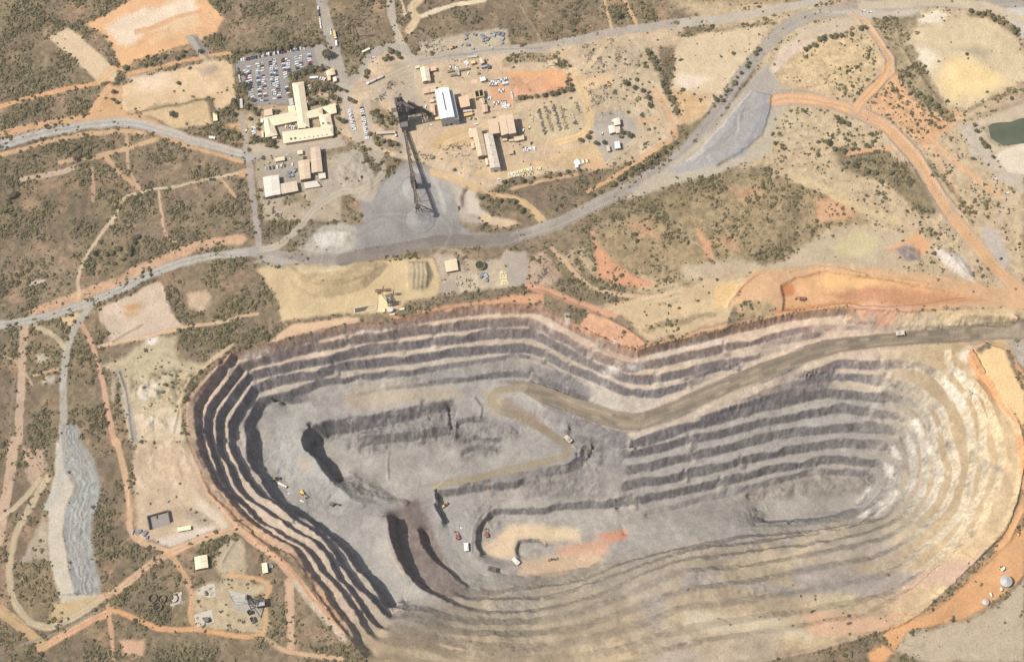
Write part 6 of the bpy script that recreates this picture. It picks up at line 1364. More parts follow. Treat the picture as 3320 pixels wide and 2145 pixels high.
B(T02, "1237,602 1330,586 1333,614 1240,630", 'long cream container on the bare ground west of the pit', 'container', 3.2, 'flat', .2, (255, 232, 184), (170, 150, 120), doors=1, name='container')
B(T22, "2218,890 2240,872 2252,886 2230,908", 'white container beside a yellow machine on the orange pad', 'container', 3, 'flat', .2, (255, 246, 226), TN, doors=0, name='container')
B(T22, "2140,1058 2150,1054 2162,1078 2152,1084", 'narrow white cabin on the orange pad below the silver tank', 'cabin', 2.8, 'flat', .2, (250, 244, 226), TN, doors=0, name='cabin')
B(T22, "2214,1022 2228,1018 2234,1040 2218,1046", 'small cream pump box right next to the silver tank', 'cabin', 2.6, 'flat', .2, (240, 222, 190), TN, doors=0, name='cabin')
# ------------------------------------------------------------------ headframe, conveyors, tanks and old plant
def truss(mb, p0, p1, w, h, m, n=8):
    p0, p1 = Vector(p0), Vector(p1); d = (p1 - p0); u = d.normalized(); s = u.cross(Vector((0, 0, 1))).normalized() * w / 2; t = Vector((0, 0, h / 2))
    for a in (1, -1):
        for b in (1, -1): mb.bar(p0 + s * a + t * b, p1 + s * a + t * b, .45, .45, m)
    for i in range(n):
        q0, q1 = p0 + d * i / n, p0 + d * (i + 1) / n
        for a in (1, -1):
            mb.bar(q0 + s * a - t, q1 + s * a + t, .3, .3, m); mb.bar(q0 + s * a - t, q0 + s * a + t, .3, .3, m)
        mb.bar(q0 - s + t, q1 + s + t, .3, .3, m)
def headframe():
    b = pt(HF("165,415")[0], 0); root = empty('headframe', (b.x, b.y, 0), _sa, 'tall dark steel shaft headframe with sheave wheels above the conveyor foot', 'headframe')
    mb = MB(); H = 54; m = DARKST
    for sx in (1, -1):
        for sy in (1, -1): mb.bar((sx * 5, sy * 6, 0), (sx * 3.6, sy * 4, H), 1.1, 1.1, m)
    for k in range(9):
        z0, z1 = k * 6, k * 6 + 6; f0, f1 = 1 - .28 * z0 / H, 1 - .28 * z1 / H
        for sx in (1, -1):
            mb.bar((sx * 5 * f0, -6 * f0, z0), (sx * 5 * f1, 6 * f1, z1), .55, .55, m); mb.bar((sx * 5 * f1, -6 * f1, z1), (sx * 5 * f1, 6 * f1, z1), .6, .6, m)
        for sy in (1, -1):
            mb.bar((-5 * f0, sy * 6 * f0, z0), (5 * f1, sy * 6 * f1, z1), .55, .55, m); mb.bar((-5 * f1, sy * 6 * f1, z1), (5 * f1, sy * 6 * f1, z1), .6, .6, m)
    mb.build('tower', root)
    for sx in (1, -1):
        l = MB(); l.bar((sx * 3.6, 4, H - 2), (sx * 6, 27, 0), 1.1, 1.1, m)
        for k in range(1, 5): l.bar((sx * 3.6 + sx * 2.4 * k / 5, 4 + 23 * k / 5, (H - 2) * (1 - k / 5)), (sx * (5 - .3 * k), 5, (H - 2) * (1 - k / 5) * .9), .5, .5, m)
        l.build('back_leg', root)
    MB().box((0, -1, 20), (8.4, 9.4, 13), mat((96, 92, 92), .8)).build('bin_house', root)
    MB().box((0, 0, H - .6), (10, 11, .8), STEEL).build('sheave_deck', root)
    MB().box((-8, -2, 38), (7, 6, .5), STEEL).build('side_platform', root)
    for sx in (-1.8, 1.8): w_ = MB(); w_.cyl((sx - .25, 1, H + 2.6), (sx + .25, 1, H + 2.6), 3, 3, RUST, 24); w_.build('sheave_wheel', root)
    MB().box((0, -9, 7), (9, 8, 13), mat((120, 116, 112), .8)).build('skip_house', root)
    MB().box((3, 14, 5), (12, 9, 10), mat((112, 108, 104), .8)).build('collar_building', root)
headframe()
def conveyor(s0, z0, s1, z1, w, label, ts, trans=(), name='conveyor', m=mat((118, 100, 90), .8)):
    p0, p1 = pt(s0, z0), pt(s1, z1); root = empty(name, (p0.x, p0.y, 0), 0, label, 'conveyor'); o = Vector((p0.x, p0.y, 0)); a, b = p0 - o, p1 - o
    mb = MB(); truss(mb, a, b, w, 3.0, m, 24); mb.build('gallery', root)
    bl = MB(); bl.bar(a + Vector((0, 0, .4)), b + Vector((0, 0, .4)), w * .62, .25, mat((146, 124, 108), .9)); bl.build('belt', root)
    wl = MB(); wl.bar(a + Vector((0, 0, -1.2)), b + Vector((0, 0, -1.2)), w * .9, .3, DARKST); wl.build('walkway', root)
    d = (b - a).normalized(); s = Vector((d.y, -d.x, 0)).normalized()
    for t in ts:
        q = a.lerp(b, t); l = MB(); sp = max(2.2, q.z * .16)
        for k in (1, -1): l.bar(q + s * k * w * .4 - Vector((0, 0, 1.5)), Vector((q.x, q.y, 0)) + s * k * sp, .6, .6, DARKST)
        n = max(1, int(q.z / 7))
        for j in range(n):
            f = (j + .5) / n; l.bar(Vector((q.x, q.y, q.z * (1 - f))) + s * (w * .4 + (sp - w * .4) * f), Vector((q.x, q.y, q.z * (1 - f))) - s * (w * .4 + (sp - w * .4) * f), .4, .4, DARKST)
        l.build('trestle', root)
    for t, sz in trans:
        q = a.lerp(b, t); MB().box((q.x, q.y, q.z + .5), sz, DARKST, math.atan2(d.y, d.x)).build('transfer_house', root)
    return root, a, b
r, a, b = conveyor(HF("158,430")[0], 2, HF("300,1285")[0], 31, 3.0, 'long rusty stacking conveyor rising from the headframe to the grey stockpile', (.12, .26, .4, .54, .68, .83, .96), ((.68, (7, 6, 6)),))
tr = MB(); q = a.lerp(b, .68); tr.cyl((q.x, q.y, q.z - 2), (q.x, q.y, .3), 3.4, 4.2, DARKST, 16); tr.build('discharge_chute', r)
q = a.lerp(b, 1.0); MB().box((q.x, q.y, q.z - .5), (5, 4, 4.5), DARKST, 1.3).build('head_pulley_house', r)
t2 = MB()
for k in (1, -1): t2.bar((q.x + k * 2, q.y + 4, q.z - 2), (q.x + 9 + k * 5, q.y + 10, 0), .8, .8, DARKST)
t2.bar((q.x + 4, q.y + 7, 12), (q.x + 14, q.y + 7, 10), .5, .5, DARKST); t2.build('head_frame_leg', r)
conveyor(HF("200,195")[0], 22, HF("445,330")[0], 5, 2.6, 'thin inclined conveyor gallery running from the headframe towards the white shed', (.3, .6, .9), (), m=DARKST)
p = pt(HF("240,290")[0], 0); r = empty('crusher_house', (p.x, p.y, 0), .2, 'dark steel crusher house beside the headframe', 'building')
MB().box((0, 0, 6), (11, 8, 12), DARKST).build('wall', r); MB().box((0, 0, 12.3), (12, 9, .6), STEEL).build('roof', r); MB().box((7.5, -2, 4), (4, 5, 8), STEEL).build('annex', r)
# cooling frame
p = pt(PL("808,500")[0], 4); r = empty('cooling_tower', (p.x, p.y, 0), _sa, 'square cream frame with dark open cells, cooling tower beside the pound', 'cooling tower')
cm = mat((206, 182, 132), .8)
for k in (-1, 1): MB().box((0, k * 5, 3.5), (11.5, 1.2, 7), cm).build('wall', r)
for k in (-1, 0, 1): MB().box((k * 5.2, 0, 3.5), (1.0, 8.6, 7), cm).build('wall', r)
MB().box((0, 0, 3), (11, 9, .4), RUB).build('basin', r)
# tanks
def tank(s, r_, h, label, col, top='flat', topcol=None, name='tank', grp=None):
    p = on(s); root = empty(name, p, 0, label, 'tank', grp); m = mat(col, .5, var=.08)
    if top == 'open':
        MB().ring((0, 0), r_, r_ - .35, -.8, h, m).build('wall', root)
        if topcol: MB().cyl((0, 0, h - 1.2), (0, 0, h - .7), r_ - .36, r_ - .36, mat(topcol, .35, var=.25, scale=.3), 40).build('water', root)
    else:
        MB().cyl((0, 0, -.8), (0, 0, h), r_, r_, m, 36).build('wall', root)
        mb = MB()
        if top == 'dome': mb.dome((0, 0, h), r_ * 1.02, r_ * .35, mat(topcol or col, .5), 32)
        elif top == 'cone': mb.cyl((0, 0, h), (0, 0, h + r_ * .45), r_ * 1.04, .3, mat(topcol or col, .5), 32)
        else: mb.cyl((0, 0, h + .01), (0, 0, h + .2), r_ * 1.02, r_ * 1.02, mat(topcol or col, .6), 32)
        mb.build('roof', root)
    lad = MB(); lad.bar((r_ * .72, -r_ * .72, 0), (r_ * .72, -r_ * .72, h + .8), .5, .15, STEEL); lad.build('ladder', root)
    return root
tank(TK("1258,590")[0], 5.6, 5.6, 'round open tank full of dark green water by the haul road', (190, 176, 150), 'open', (62, 76, 36))
tank(T22("2252,985")[0], 6.3, 6, 'large silver tank with a conical roof on the orange pad', (180, 180, 176), 'cone', (186, 186, 182))
tank(T22("2112,1125")[0], 3.6, 3, 'small grey tank with a pale cone roof lower on the orange pad', (186, 178, 168), 'cone', (196, 188, 174))
tank(JC("905,825")[0], 2.7, 4.5, 'silver domed tank on the pit rim', (196, 204, 212), 'dome', (206, 216, 226))
tank(BL("1172,690")[0], 2.9, 4, 'dark grey tank standing on the pale concrete slab', (92, 92, 92), 'flat', (104, 104, 106))
tank(HF("450,775")[0], 2.6, 2.6, 'squat green grey tank in the scrap beside the conveyor', (128, 132, 120), 'flat')
for k, (s, rr, lb) in enumerate((("245,318", 4.8, 'left'), ("405,330", 4.6, 'middle'), ("330,462", 5.0, 'lowest'), ("598,322", 4.9, 'right'))):
    tank(BL(s)[0], rr, 3.0 if k < 3 else 2.6, {'left': 'empty round concrete tank, upper left of the tight group of three', 'middle': 'empty round concrete tank with brown floor between two others', 'lowest': 'empty round concrete tank nearest the bottom of the group', 'right': 'empty round concrete tank with a pale floor standing apart on a slab'}[lb], (118, 112, 104) if k < 3 else (150, 146, 140), 'open', None)
# concrete slabs
def slab(f, c, label, h=.25, m=CONC, cat='slab', name='concrete_slab', z=0):
    W = [on(s) for s in f(c)]; cc = centre(W); zz_ = sum(p.z for p in W) / len(W); o = MB().prism([(p.x - cc.x, p.y - cc.y) for p in W], -1.0, h, m).build(name)
    o.location = (cc.x, cc.y, zz_ + .1); return tag(o, label, cat)
slab(T02, "1352,1212 1480,1170 1496,1262 1420,1282 1380,1298", 'pale concrete slab carrying the dark grey tank')
slab(JC, "640,500 730,440 910,480 870,640 860,830 720,850 600,840 640,660", 'cream concrete loading slab on the pit rim', .3, mat((232, 208, 160), .9))
slab(BL, "535,240 695,195 740,200 730,350 690,400 545,450", 'broken concrete slab under the right hand round tank', .15)
slab(PL, "700,322 780,305 790,350 740,362 705,362", 'pink concrete slab with dark stains above the vehicle pound', .15, mat((222, 186, 160), .9))
slab(YD, "1800,400 1930,385 1945,450 1815,470", 'raised concrete platform at the upper edge of the red yard', 1.6, mat((206, 182, 150), .9), 'platform', 'loading_platform')
slab(BL, "995,170 1080,120 1180,70 1310,60 1320,280 1200,300 1010,240", 'ruined concrete floor scattered with rubble north of the tank slab', .12)
# retaining bay
p = on(T02("1115,560")[0]); r = empty('retaining_bay', p, .28, 'dark three sided concrete bay on bare ground west of the pit', 'wall')
for (x, y, dx, dy) in ((0, 9, 25, 1.2), (-12, 1, 1.2, 15), (12, 2, 1.2, 13)): MB().box((x, y, 1.8), (dx, dy, 4.6), mat((104, 98, 92), .9)).build('wall', r)
MB().box((0, 1, .2), (23, 14, .5), mat((150, 142, 134), .9)).build('floor', r)
# old sinking headframe, lying shear legs and sheave
def oldframe():
    p = pt(BL("1870,420")[0], 0); r = empty('old_headframe', (p.x, p.y, 0), 0, 'old grey headframe with raking legs and a big sheave wheel in the yard', 'headframe'); m = mat((112, 112, 112), .6, .2)
    S = lambda c, z: Vector(pt(BL(c)[0], z)) - Vector((p.x, p.y, 0))
    lg = MB(); a0, a1 = S("1520,170", .4), S("1640,400", .4); b0, b1 = S("1850,250", 6), S("1890,380", 6)
    for k in range(9):
        t = k / 8; lg.bar(a0.lerp(a1, t), b0.lerp(b1, t), .5, .5, mat((206, 204, 198), .6))
    lg.bar(a0, a1, .6, .6, m); lg.bar(b0, b1, .6, .6, m); lg.build('ramp_frame', r)
    t = MB(); base = [S("1890,420", 0), S("2020,400", 0), S("2060,480", 0), S("1930,500", 0)]; top = Vector((4, 2, 26))
    for i, q in enumerate(base): t.bar(q, top + (q - base[0]) * .25, .9, .9, m)
    for f in (.25, .5, .75):
        R = [q.lerp(top + (q - base[0]) * .25, f) for q in base]
        for i in range(4): t.bar(R[i], R[(i + 1) % 4], .5, .5, m)
    t.build('tower', r)
    for c in ("2180,400", "2100,640"): l = MB(); l.bar(top, S(c, 0), .9, .9, m); l.build('raking_leg', r)
    MB().box(top + Vector((1.5, -1, 0)), (6, 5, .6), m).build('sheave_deck', r)
    w_ = MB(); w_.cyl(top + Vector((1, -1, 2.6)), top + Vector((1.5, -1, 2.6)), 2.8, 2.8, RUST, 24); w_.build('sheave_wheel', r)
    bx = MB(); c = S("2110,420", 0); bx.box((c.x, c.y, 4), (9, 7, 8), mat((88, 86, 84), .8), .2); bx.build('winder_house', r)
    rf = MB(); rf.box((c.x, c.y, 8.3), (9.6, 7.6, .5), mat((176, 174, 168), .7), .2); rf.build('roof', r)
oldframe()
for c, lb, sz in (("1960,690", 'pale open steel bin in the old yard below the headframe', (4, 6, 4.5)), ("1540,780", 'small white steel box near the bottom of the old yard', (3, 2.4, 2)), ("1790,720", 'dark steel box right of the small white one in the old yard', (2.6, 2.6, 2.2)), ("1910,560", 'grey steel hopper frame under the old headframe', (4, 4, 5))):
    p = on(BL(c)[0]); r = empty('steel_bin', p, .5, lb, 'bin'); col = mat((176, 172, 162) if 'pale' in lb or 'white' in lb else (96, 94, 92), .7)
    for k in (1, -1): MB().box((k * sz[0] / 2, 0, sz[2] / 2), (.25, sz[1], sz[2]), col).build('side', r); MB().box((0, k * sz[1] / 2, sz[2] / 2), (sz[0] - .3, .25, sz[2]), col).build('side', r)
    MB().box((0, 0, sz[2] * .55), (sz[0] - .5, sz[1] - .5, .2), mat((70, 66, 64), .9)).build('floor', r)
# crane-like hoist on the loading slab
def hoist():
    p = pt(JC("880,690")[0], 0); r = empty('loading_gantry', (p.x, p.y, 0), 0, 'rusty loading gantry with crossed jibs standing on the pit rim slab', 'gantry')
    S = lambda c, z: Vector(pt(JC(c)[0], z)) - Vector((p.x, p.y, 0))
    t = MB()
    for dx in (-2, 2):
        for dy in (-2, 2): t.bar((dx * 1.3, dy * 1.3, 0), (dx, dy, 15), .6, .6, DARKST)
    for z in (4, 8, 12, 15):
        for k in (-1, 1): t.bar((-2.4, k * 2.4, z), (2.4, k * 2.4, z), .35, .35, DARKST); t.bar((k * 2.4, -2.4, z), (k * 2.4, 2.4, z), .35, .35, DARKST)
    t.build('tower', r); MB().box((0, 0, 10), (5, 5, 5), mat((150, 146, 138), .8)).build('bin', r)
    j = MB(); truss(j, S("850,640", 12), S("640,390", 17), 2.2, 1.8, mat((120, 104, 92), .8), 10); j.build('jib', r)
    j = MB(); truss(j, S("560,400", 16), S("900,388", 16), 2.2, 1.6, RUST, 10); j.build('cross_conveyor', r)
    j = MB(); j.bar(S("740,300", 15), S("700,420", 17), .8, .8, DARKST); j.build('tail_boom', r)
    MB().box(S("640,440", 14), (4, 3, 2.4), RUST).build('drive_house', r); MB().box(S("815,380", 17), (4, 2.6, 2), RUST).build('drive_house', r)
hoist()
# pond on the rim with concrete border, and the settling pond
W = [pt(s, 0) for s in JC("120,770 585,685 592,790 135,880")]; cc = centre(W); r = empty('settling_basin', (cc.x, cc.y, 0), 0, 'long narrow basin of brown green water with a concrete border on the pit rim', 'basin')
P = [Vector((p.x - cc.x, p.y - cc.y, 0)) for p in W]
for i in range(4): MB().bar(P[i] + Vector((0, 0, .35)), P[(i + 1) % 4] + Vector((0, 0, .35)), 1.1, 1.1, mat((206, 196, 172), .9)).build('border', r)
MB().prism([(p.x * .985, p.y * .95) for p in P], -.5, .25, mat((104, 96, 66), .25, var=.12, scale=.1)).build('water', r)
W = [pt(s, -1.6) for s in T20("2130,880 2160,862 2500,775 2500,985 2235,1018 2150,965")]
mb = MB(); mb.poly([(p.x, p.y, -1.6) for p in W][::-1], mat((92, 98, 76), .16, var=.18, scale=.05, spec=.5)); o = mb.build('pond_water'); tag(o, kind='structure')
bm = bmesh.new(); bm.from_mesh(o.data); bmesh.ops.recalc_face_normals(bm, faces=bm.faces)
if bm.faces[0].normal.z < 0: bmesh.ops.reverse_faces(bm, faces=bm.faces)
bm.to_mesh(o.data); bm.free()
# discs (concrete lids) stored by the tank
for q in "1890,765,55 1980,780,30 1965,730,20 2030,740,25 1860,860,25 1930,860,35 2020,840,35 1865,940,35 1945,925,40 2020,915,45 1920,1020,50 2015,1005,50 1905,1110,45 1985,1100,35 2070,1080,40".split():
    x, y, rr = q.split(','); p = on(TK(x + ',' + y)[0]); o = MB().cyl((0, 0, -.1), (0, 0, .9), float(rr) / 9.17 * .36, float(rr) / 9.17 * .36, mat((226, 206, 160), .85, var=.1), 18).build('concrete_disc'); o.location = p
    tag(o, 'round cream concrete disc lying in the storage heap right of the green tank', 'disc', 'stored concrete discs')
p = on(TK("1535,432")[0]); o = MB().ring((0, 0), 2.9, 2.5, -.2, .5, CONC).build('concrete_ring'); o.location = p; tag(o, 'thin concrete ring lying on the ground just right of the green tank', 'ring')
# lattice power pylon north of the plant
def pylon(s0, hgt, label):
    p = on(s0); r = empty('power_pylon', p, .3, label, 'pylon'); mb = MB(); m = STEEL
    for sx in (1, -1):
        for sy in (1, -1): mb.bar((sx * 3, sy * 3, 0), (sx * .6, sy * .6, hgt), .35, .35, m)
    for k in range(7):
        z0, z1 = hgt * k / 7, hgt * (k + 1) / 7; w0, w1 = 3 - 2.4 * k / 7, 3 - 2.4 * (k + 1) / 7
        for s in (1, -1): mb.bar((-w0, s * w0, z0), (w1, s * w1, z1), .2, .2, m); mb.bar((s * w0, w0, z0), (s * w1, -w1, z1), .2, .2, m)
    mb.build('mast', r)
    for z in (.72, .84, .96): MB().bar((-5, 0, hgt * z), (5, 0, hgt * z), .35, .35, m).build('cross_arm', r)
pylon(T10("110,270")[0], 34, 'thin lattice power pylon in the scrub north west of the loop road')
# ------------------------------------------------------------------ parked cars
CARCOL = {'white': (250, 250, 250), 'silver': (206, 210, 216), 'dark grey': (72, 76, 84), 'blue': (60, 96, 158), 'red': (160, 44, 46), 'green': (64, 112, 104), 'yellow': (226, 176, 60), 'black': (42, 44, 50), 'cream': (240, 222, 168)}
_cm = {}
def car_mesh(col, kind):
    if (col, kind) in _cm: return _cm[(col, kind)]
    m = mat(CARCOL[col], .3, 0, 'car_paint', .03, 1, .5); b = MB()
    if kind == 'car':
        b.box((0, 0, .62), (4.5, 1.8, .62), m, taper=.97); b.box((-.25, 0, 1.12), (2.5, 1.62, .5), GLASS, taper=.84); b.box((-.3, 0, 1.41), (1.8, 1.3, .06), m)
    elif kind == 'ute':
        b.box((0, 0, .7), (5.1, 1.86, .6), m, taper=.98); b.box((.35, 0, 1.25), (1.8, 1.66, .56), GLASS, taper=.86); b.box((.3, 0, 1.57), (1.4, 1.36, .06), m); b.box((-1.6, 0, 1.02), (1.7, 1.5, .06), RUB)
        for k in (-1, 1): b.box((-1.6, k * .84, 1.14), (1.9, .1, .3), m)
    elif kind == 'four_wheel_drive':
        b.box((0, 0, .75), (4.8, 1.9, .75), m, taper=.98); b.box((-.45, 0, 1.42), (3.1, 1.74, .6), GLASS, taper=.9); b.box((-.45, 0, 1.76), (2.7, 1.5, .08), m)
    for x in (-1.45, 1.45):
        for y in (-.86, .86): b.cyl((x, y - .1, .33), (x, y + .1, .33), .34, .34, RUB, 10)
    _cm[(col, kind)] = me = b.mesh('parked_car'); return me
NCAR = [0]
def car(s, ang, col, place, kind=None, jit=.12):
    kind = kind or RNG.choice(['car', 'ute', 'four_wheel_drive'], p=[.45, .3, .25])
    kn = {'car': 'car', 'ute': 'utility truck', 'four_wheel_drive': 'four wheel drive'}[kind]
    p = on(s); o = link('parked_car', car_mesh(col, kind)); o.location = p; o.rotation_euler = (0, 0, ang + RNG.normal() * jit * .4); NCAR[0] += 1
    lb = f'{col} {kn} {place}'; return tag(o, lb, 'car', lb)
PAL = ['white'] * 9 + ['silver'] * 4 + ['dark grey'] * 3 + ['blue', 'blue', 'red', 'green', 'black', 'black']
def lane(f, a, b, n, place, along=False, skip=.1, pal=PAL, kind=None):
    s0, s1 = f(a)[0], f(b)[0]; w0, w1 = pt(s0), pt(s1); d = math.atan2(w1.y - w0.y, w1.x - w0.x)
    for k in range(n):
        if RNG.random() < skip: continue
        t = (k + .5) / n; s = (s0[0] * (1 - t) + s1[0] * t + RNG.normal() * .5, s0[1] * (1 - t) + s1[1] * t + RNG.normal() * .5)
        car(s, d + (0 if along else math.pi / 2) + (math.pi if RNG.random() < .4 else 0), str(RNG.choice(pal)), place, kind)
lane(CP, "60,295", "1005,112", 36, 'nosed in along the top edge of the car park', skip=.22, pal=PAL + ['yellow'])
W_ = 'in the {} parking row of the car park'
for a, b, n, w in (("150,425", "205,640", 7, 'first'), ("200,370", "268,890", 16, 'first'), ("322,335", "378,890", 17, 'second'), ("385,325", "460,880", 17, 'second'), ("512,300", "578,860", 18, 'third'), ("565,268", "645,840", 18, 'third'),
                   ("690,262", "735,545", 9, 'fourth'), ("752,258", "785,470", 7, 'fourth'), ("745,660", "772,770", 4, 'fourth'), ("878,232", "908,460", 7, 'fifth'), ("935,220", "965,440", 7, 'fifth'), ("1060,200", "1092,395", 7, 'sixth')):
    lane(CP, a, b, n, f'{w} double row of the car park counted from the left', skip=.06)
lane(CP, "58,400", "90,650", 6, 'beside the trees on the left edge of the car park', True, .3)
lane(CP, "1055,620", "1095,705", 4, 'close to the east side of the north office wing', skip=0)
lane(CP, "1215,540", "1300,570", 3, 'in the small lot beside the gatehouse', skip=0, pal=['white'])
lane(CP, "1335,672", "1365,665", 1, 'under the trees of the office garden', skip=0, pal=['silver'])
lane(CP, "268,1235", "282,1340", 6, 'on the red ground west of the office', skip=0, pal=['white', 'white', 'silver'])
lane(CP, "720,1235", "890,1250", 6, 'in the yard enclosed by the office wings', skip=.1, pal=['white', 'yellow', 'white'])
car(CP("165,1305")[0], 1.3, 'white', 'driving on the lane left of the office')
lane(T10, "58,765", "92,915", 13, 'in the left file beside the road west of the conveyor', skip=.04, pal=['white'] * 6 + ['silver'])
lane(T10, "140,748", "182,980", 17, 'in the right file beside the thicket west of the conveyor', skip=.15, pal=['white'] * 5 + ['silver', 'dark grey'])
lane(T00, "2222,50", "2242,200", 9, 'parked along the left kerb of the entrance road', True, .1)
lane(T00, "2308,200", "2312,245", 2, 'waiting on the right side of the entrance road', True, 0)
for c, a, col, pl in (("220,405", .5, 'white', 'alone on the loop road left of the tanker'), ("130,420", 1.3, 'dark grey', 'parked at the scrub edge of the loop road'), ("945,868", .2, 'white', 'driving between the tall white shed and the workshops'), ("907,828", 1.1, 'green', 'parked in the shade line east of the tall white shed'),
                      ("620,875", .1, 'white', 'at the foot of the tall white shed'), ("1270,912", 1.2, 'white', 'right of the joined workshop bays'), ("1313,895", 1.2, 'white', 'left of the storage rows'), ("1245,838", .6, 'silver', 'near the corner of the tallest workshop bay'), ("588,748", 1.4, 'white', 'beside the thin conveyor gallery'),
                      ("1103,1252", .1, 'white', 'parked at the tan track below the workshops'), ("1822,937", 1.3, 'white', 'on grey gravel left of the white workshop cluster'), ("885,515", 1.2, 'white', 'between the container rows of the upper yard')):
    car(T10(c)[0], a, col, pl)
pw = ['white']
lane(YD, "1035,690", "1280,640", 10, 'in the top row of the red vehicle pound', skip=0, pal=pw, kind='ute'); lane(YD, "1040,715", "1150,715", 4, 'in the short second row of the red vehicle pound', skip=0, pal=pw, kind='ute'); lane(YD, "1210,705", "1295,695", 4, 'in the right hand second row of the red vehicle pound', skip=0, pal=pw, kind='ute')
lane(YD, "1155,795", "1235,790", 3, 'in the middle of the red vehicle pound', skip=0, pal=pw, kind='ute'); lane(YD, "1020,895", "1065,890", 2, 'at the left fence of the red vehicle pound', skip=0, pal=pw)
lane(YD, "1095,962", "1265,938", 7, 'in the lower row of the red vehicle pound', skip=.05, pal=pw, kind='ute'); lane(YD, "1210,1005", "1310,990", 5, 'in the bottom block of the red vehicle pound', skip=0, pal=pw, kind='four_wheel_drive')
lane(YD, "1335,820", "1350,890", 4, 'nose to tail along the right fence of the red vehicle pound', True, 0, pal=pw)
lane(YD, "525,460", "535,500", 2, 'in the upper yard beside the dark containers', True, 0, pal=['white', 'yellow']); lane(YD, "590,500", "630,490", 2, 'just right of the yellow car in the upper yard', skip=0, pal=pw); lane(YD, "715,415", "760,440", 4, 'in the cluster by the yellow roofed hut', skip=0, pal=pw)
lane(LW, "675,300", "940,230", 14, 'in the upper file of old vehicles above the row of trees', skip=.05, pal=['cream'] * 5 + ['white'], kind='four_wheel_drive'); lane(LW, "680,335", "950,275", 14, 'in the lower file of old vehicles above the row of trees', skip=.08, pal=['cream'] * 5 + ['white'], kind='ute')
lane(LW, "980,225", "1040,235", 3, 'at the right end of the files of old vehicles', skip=0, pal=['cream'], kind='four_wheel_drive')
lane(LW, "835,25", "975,5", 7, 'in the row on tan ground right of the long workshop', skip=.05, pal=pw)
lane(T00, "1845,1182", "2055,1150", 8, 'lined up in the lower yard above the pale grey shed', skip=.3, pal=['white', 'silver', 'dark grey'])
lane(R1B, "1425,745", "1455,765", 1, 'second white one in line on the grey floor of the pit', True, 0, pal=pw, kind='ute'); lane(R1B, "1590,850", "1630,870", 1, 'alone further out on the grey floor of the pit', True, 0, pal=pw, kind='four_wheel_drive')
lane(RP, "60,400", "120,430", 1, 'beside the left excavator on the working floor', True, 0, pal=pw, kind='ute')
for c, pl in (("1260,80", 'left one of two on the haul road junction at the top right'), ("1308,88", 'right one of two on the haul road junction at the top right'), ("2178,1252", 'on the grey pad below the pond'), ("2262,1352", 'at the right end of the orange track')): car(T20(c)[0], .4, 'white', pl, 'ute')
# ------------------------------------------------------------------ mining fleet
YEL = mat((236, 190, 84), .5, var=.08); HULL = mat((206, 196, 176), .6, var=.1); BLK = mat((54, 50, 50), .8); ORR = mat((166, 88, 68), .6)
def haul_truck(s0, s1, label, load=(166, 158, 148), z=None, tray=None, scale=1.0):
    p0, p1 = on(s0, z), on(s1, z); c = (p0 + p1) / 2; d = p1 - p0; r = empty('haul_truck', (c.x, c.y, zat(c.x, c.y)), math.atan2(d.y, d.x), label, 'haul truck'); r.scale = (scale * .8,) * 3
    tm = mat(tray, .6, var=.06) if tray else HULL
    MB().box((0, 0, 2.0), (11, 3.2, 1.2), YEL).build('chassis', r)
    b = MB(); b.prism([(-6.6, -3.3), (2.6, -3.3), (2.6, 3.3), (-6.6, 3.3)], 3.0, 0, tm, [5.6, 6.0, 6.0, 5.6]); db = b.build('dump_body', r)
    MB().box((3.9, 0, 6.0), (3.2, 6.6, .35), tm).build('canopy', r)
    MB().dome((-2.2, 0, 5.7), 2.9, 1.0, mat(load, .95, var=.2), 16, 4).build('load', db)
    cb = MB(); cb.box((4.6, 1.5, 4.3), (2, 2.2, 2.2), YEL); cb.build('cab', r); w_ = MB(); w_.box((5.63, 1.5, 4.6), (.1, 1.9, 1.0), GLASS); w_.build('windscreen', r)
    MB().box((5.5, -.6, 3.0), (1.6, 5.6, 1.6), YEL).build('bonnet', r)
    for x, y in ((4.0, -2.9), (4.0, 2.9), (-3.2, -2.6), (-3.2, 2.6)): MB().cyl((x, y - .55, 1.55), (x, y + .55, 1.55), 1.6, 1.6, RUB, 18).build('wheel', r)
    return r
haul_truck(T21("1478,797")[0], T21("1556,790")[0], 'loaded haul truck with a yellow front climbing the main ramp at the right', (176, 172, 166), -26)
haul_truck(R6("1900,720")[0], R6("1810,630")[0], 'dusty haul truck at the tip of the hairpin road', (170, 150, 126), -93)
haul_truck(RP("200,870")[0], RP("190,730")[0], 'haul truck with a gleaming white tray beside the left excavator', (232, 232, 230), -120, (232, 232, 230))
haul_truck(RP("1200,1120")[0], RP("1090,1030")[0], 'haul truck with a bright white tray at the mouth of the small inner cut', (226, 222, 208), -131, (226, 222, 212))
haul_truck(RP("630,1210")[0], RP("770,1250")[0], 'dark grey haul truck parked low on the working floor', (92, 84, 80), -122, (104, 94, 88))
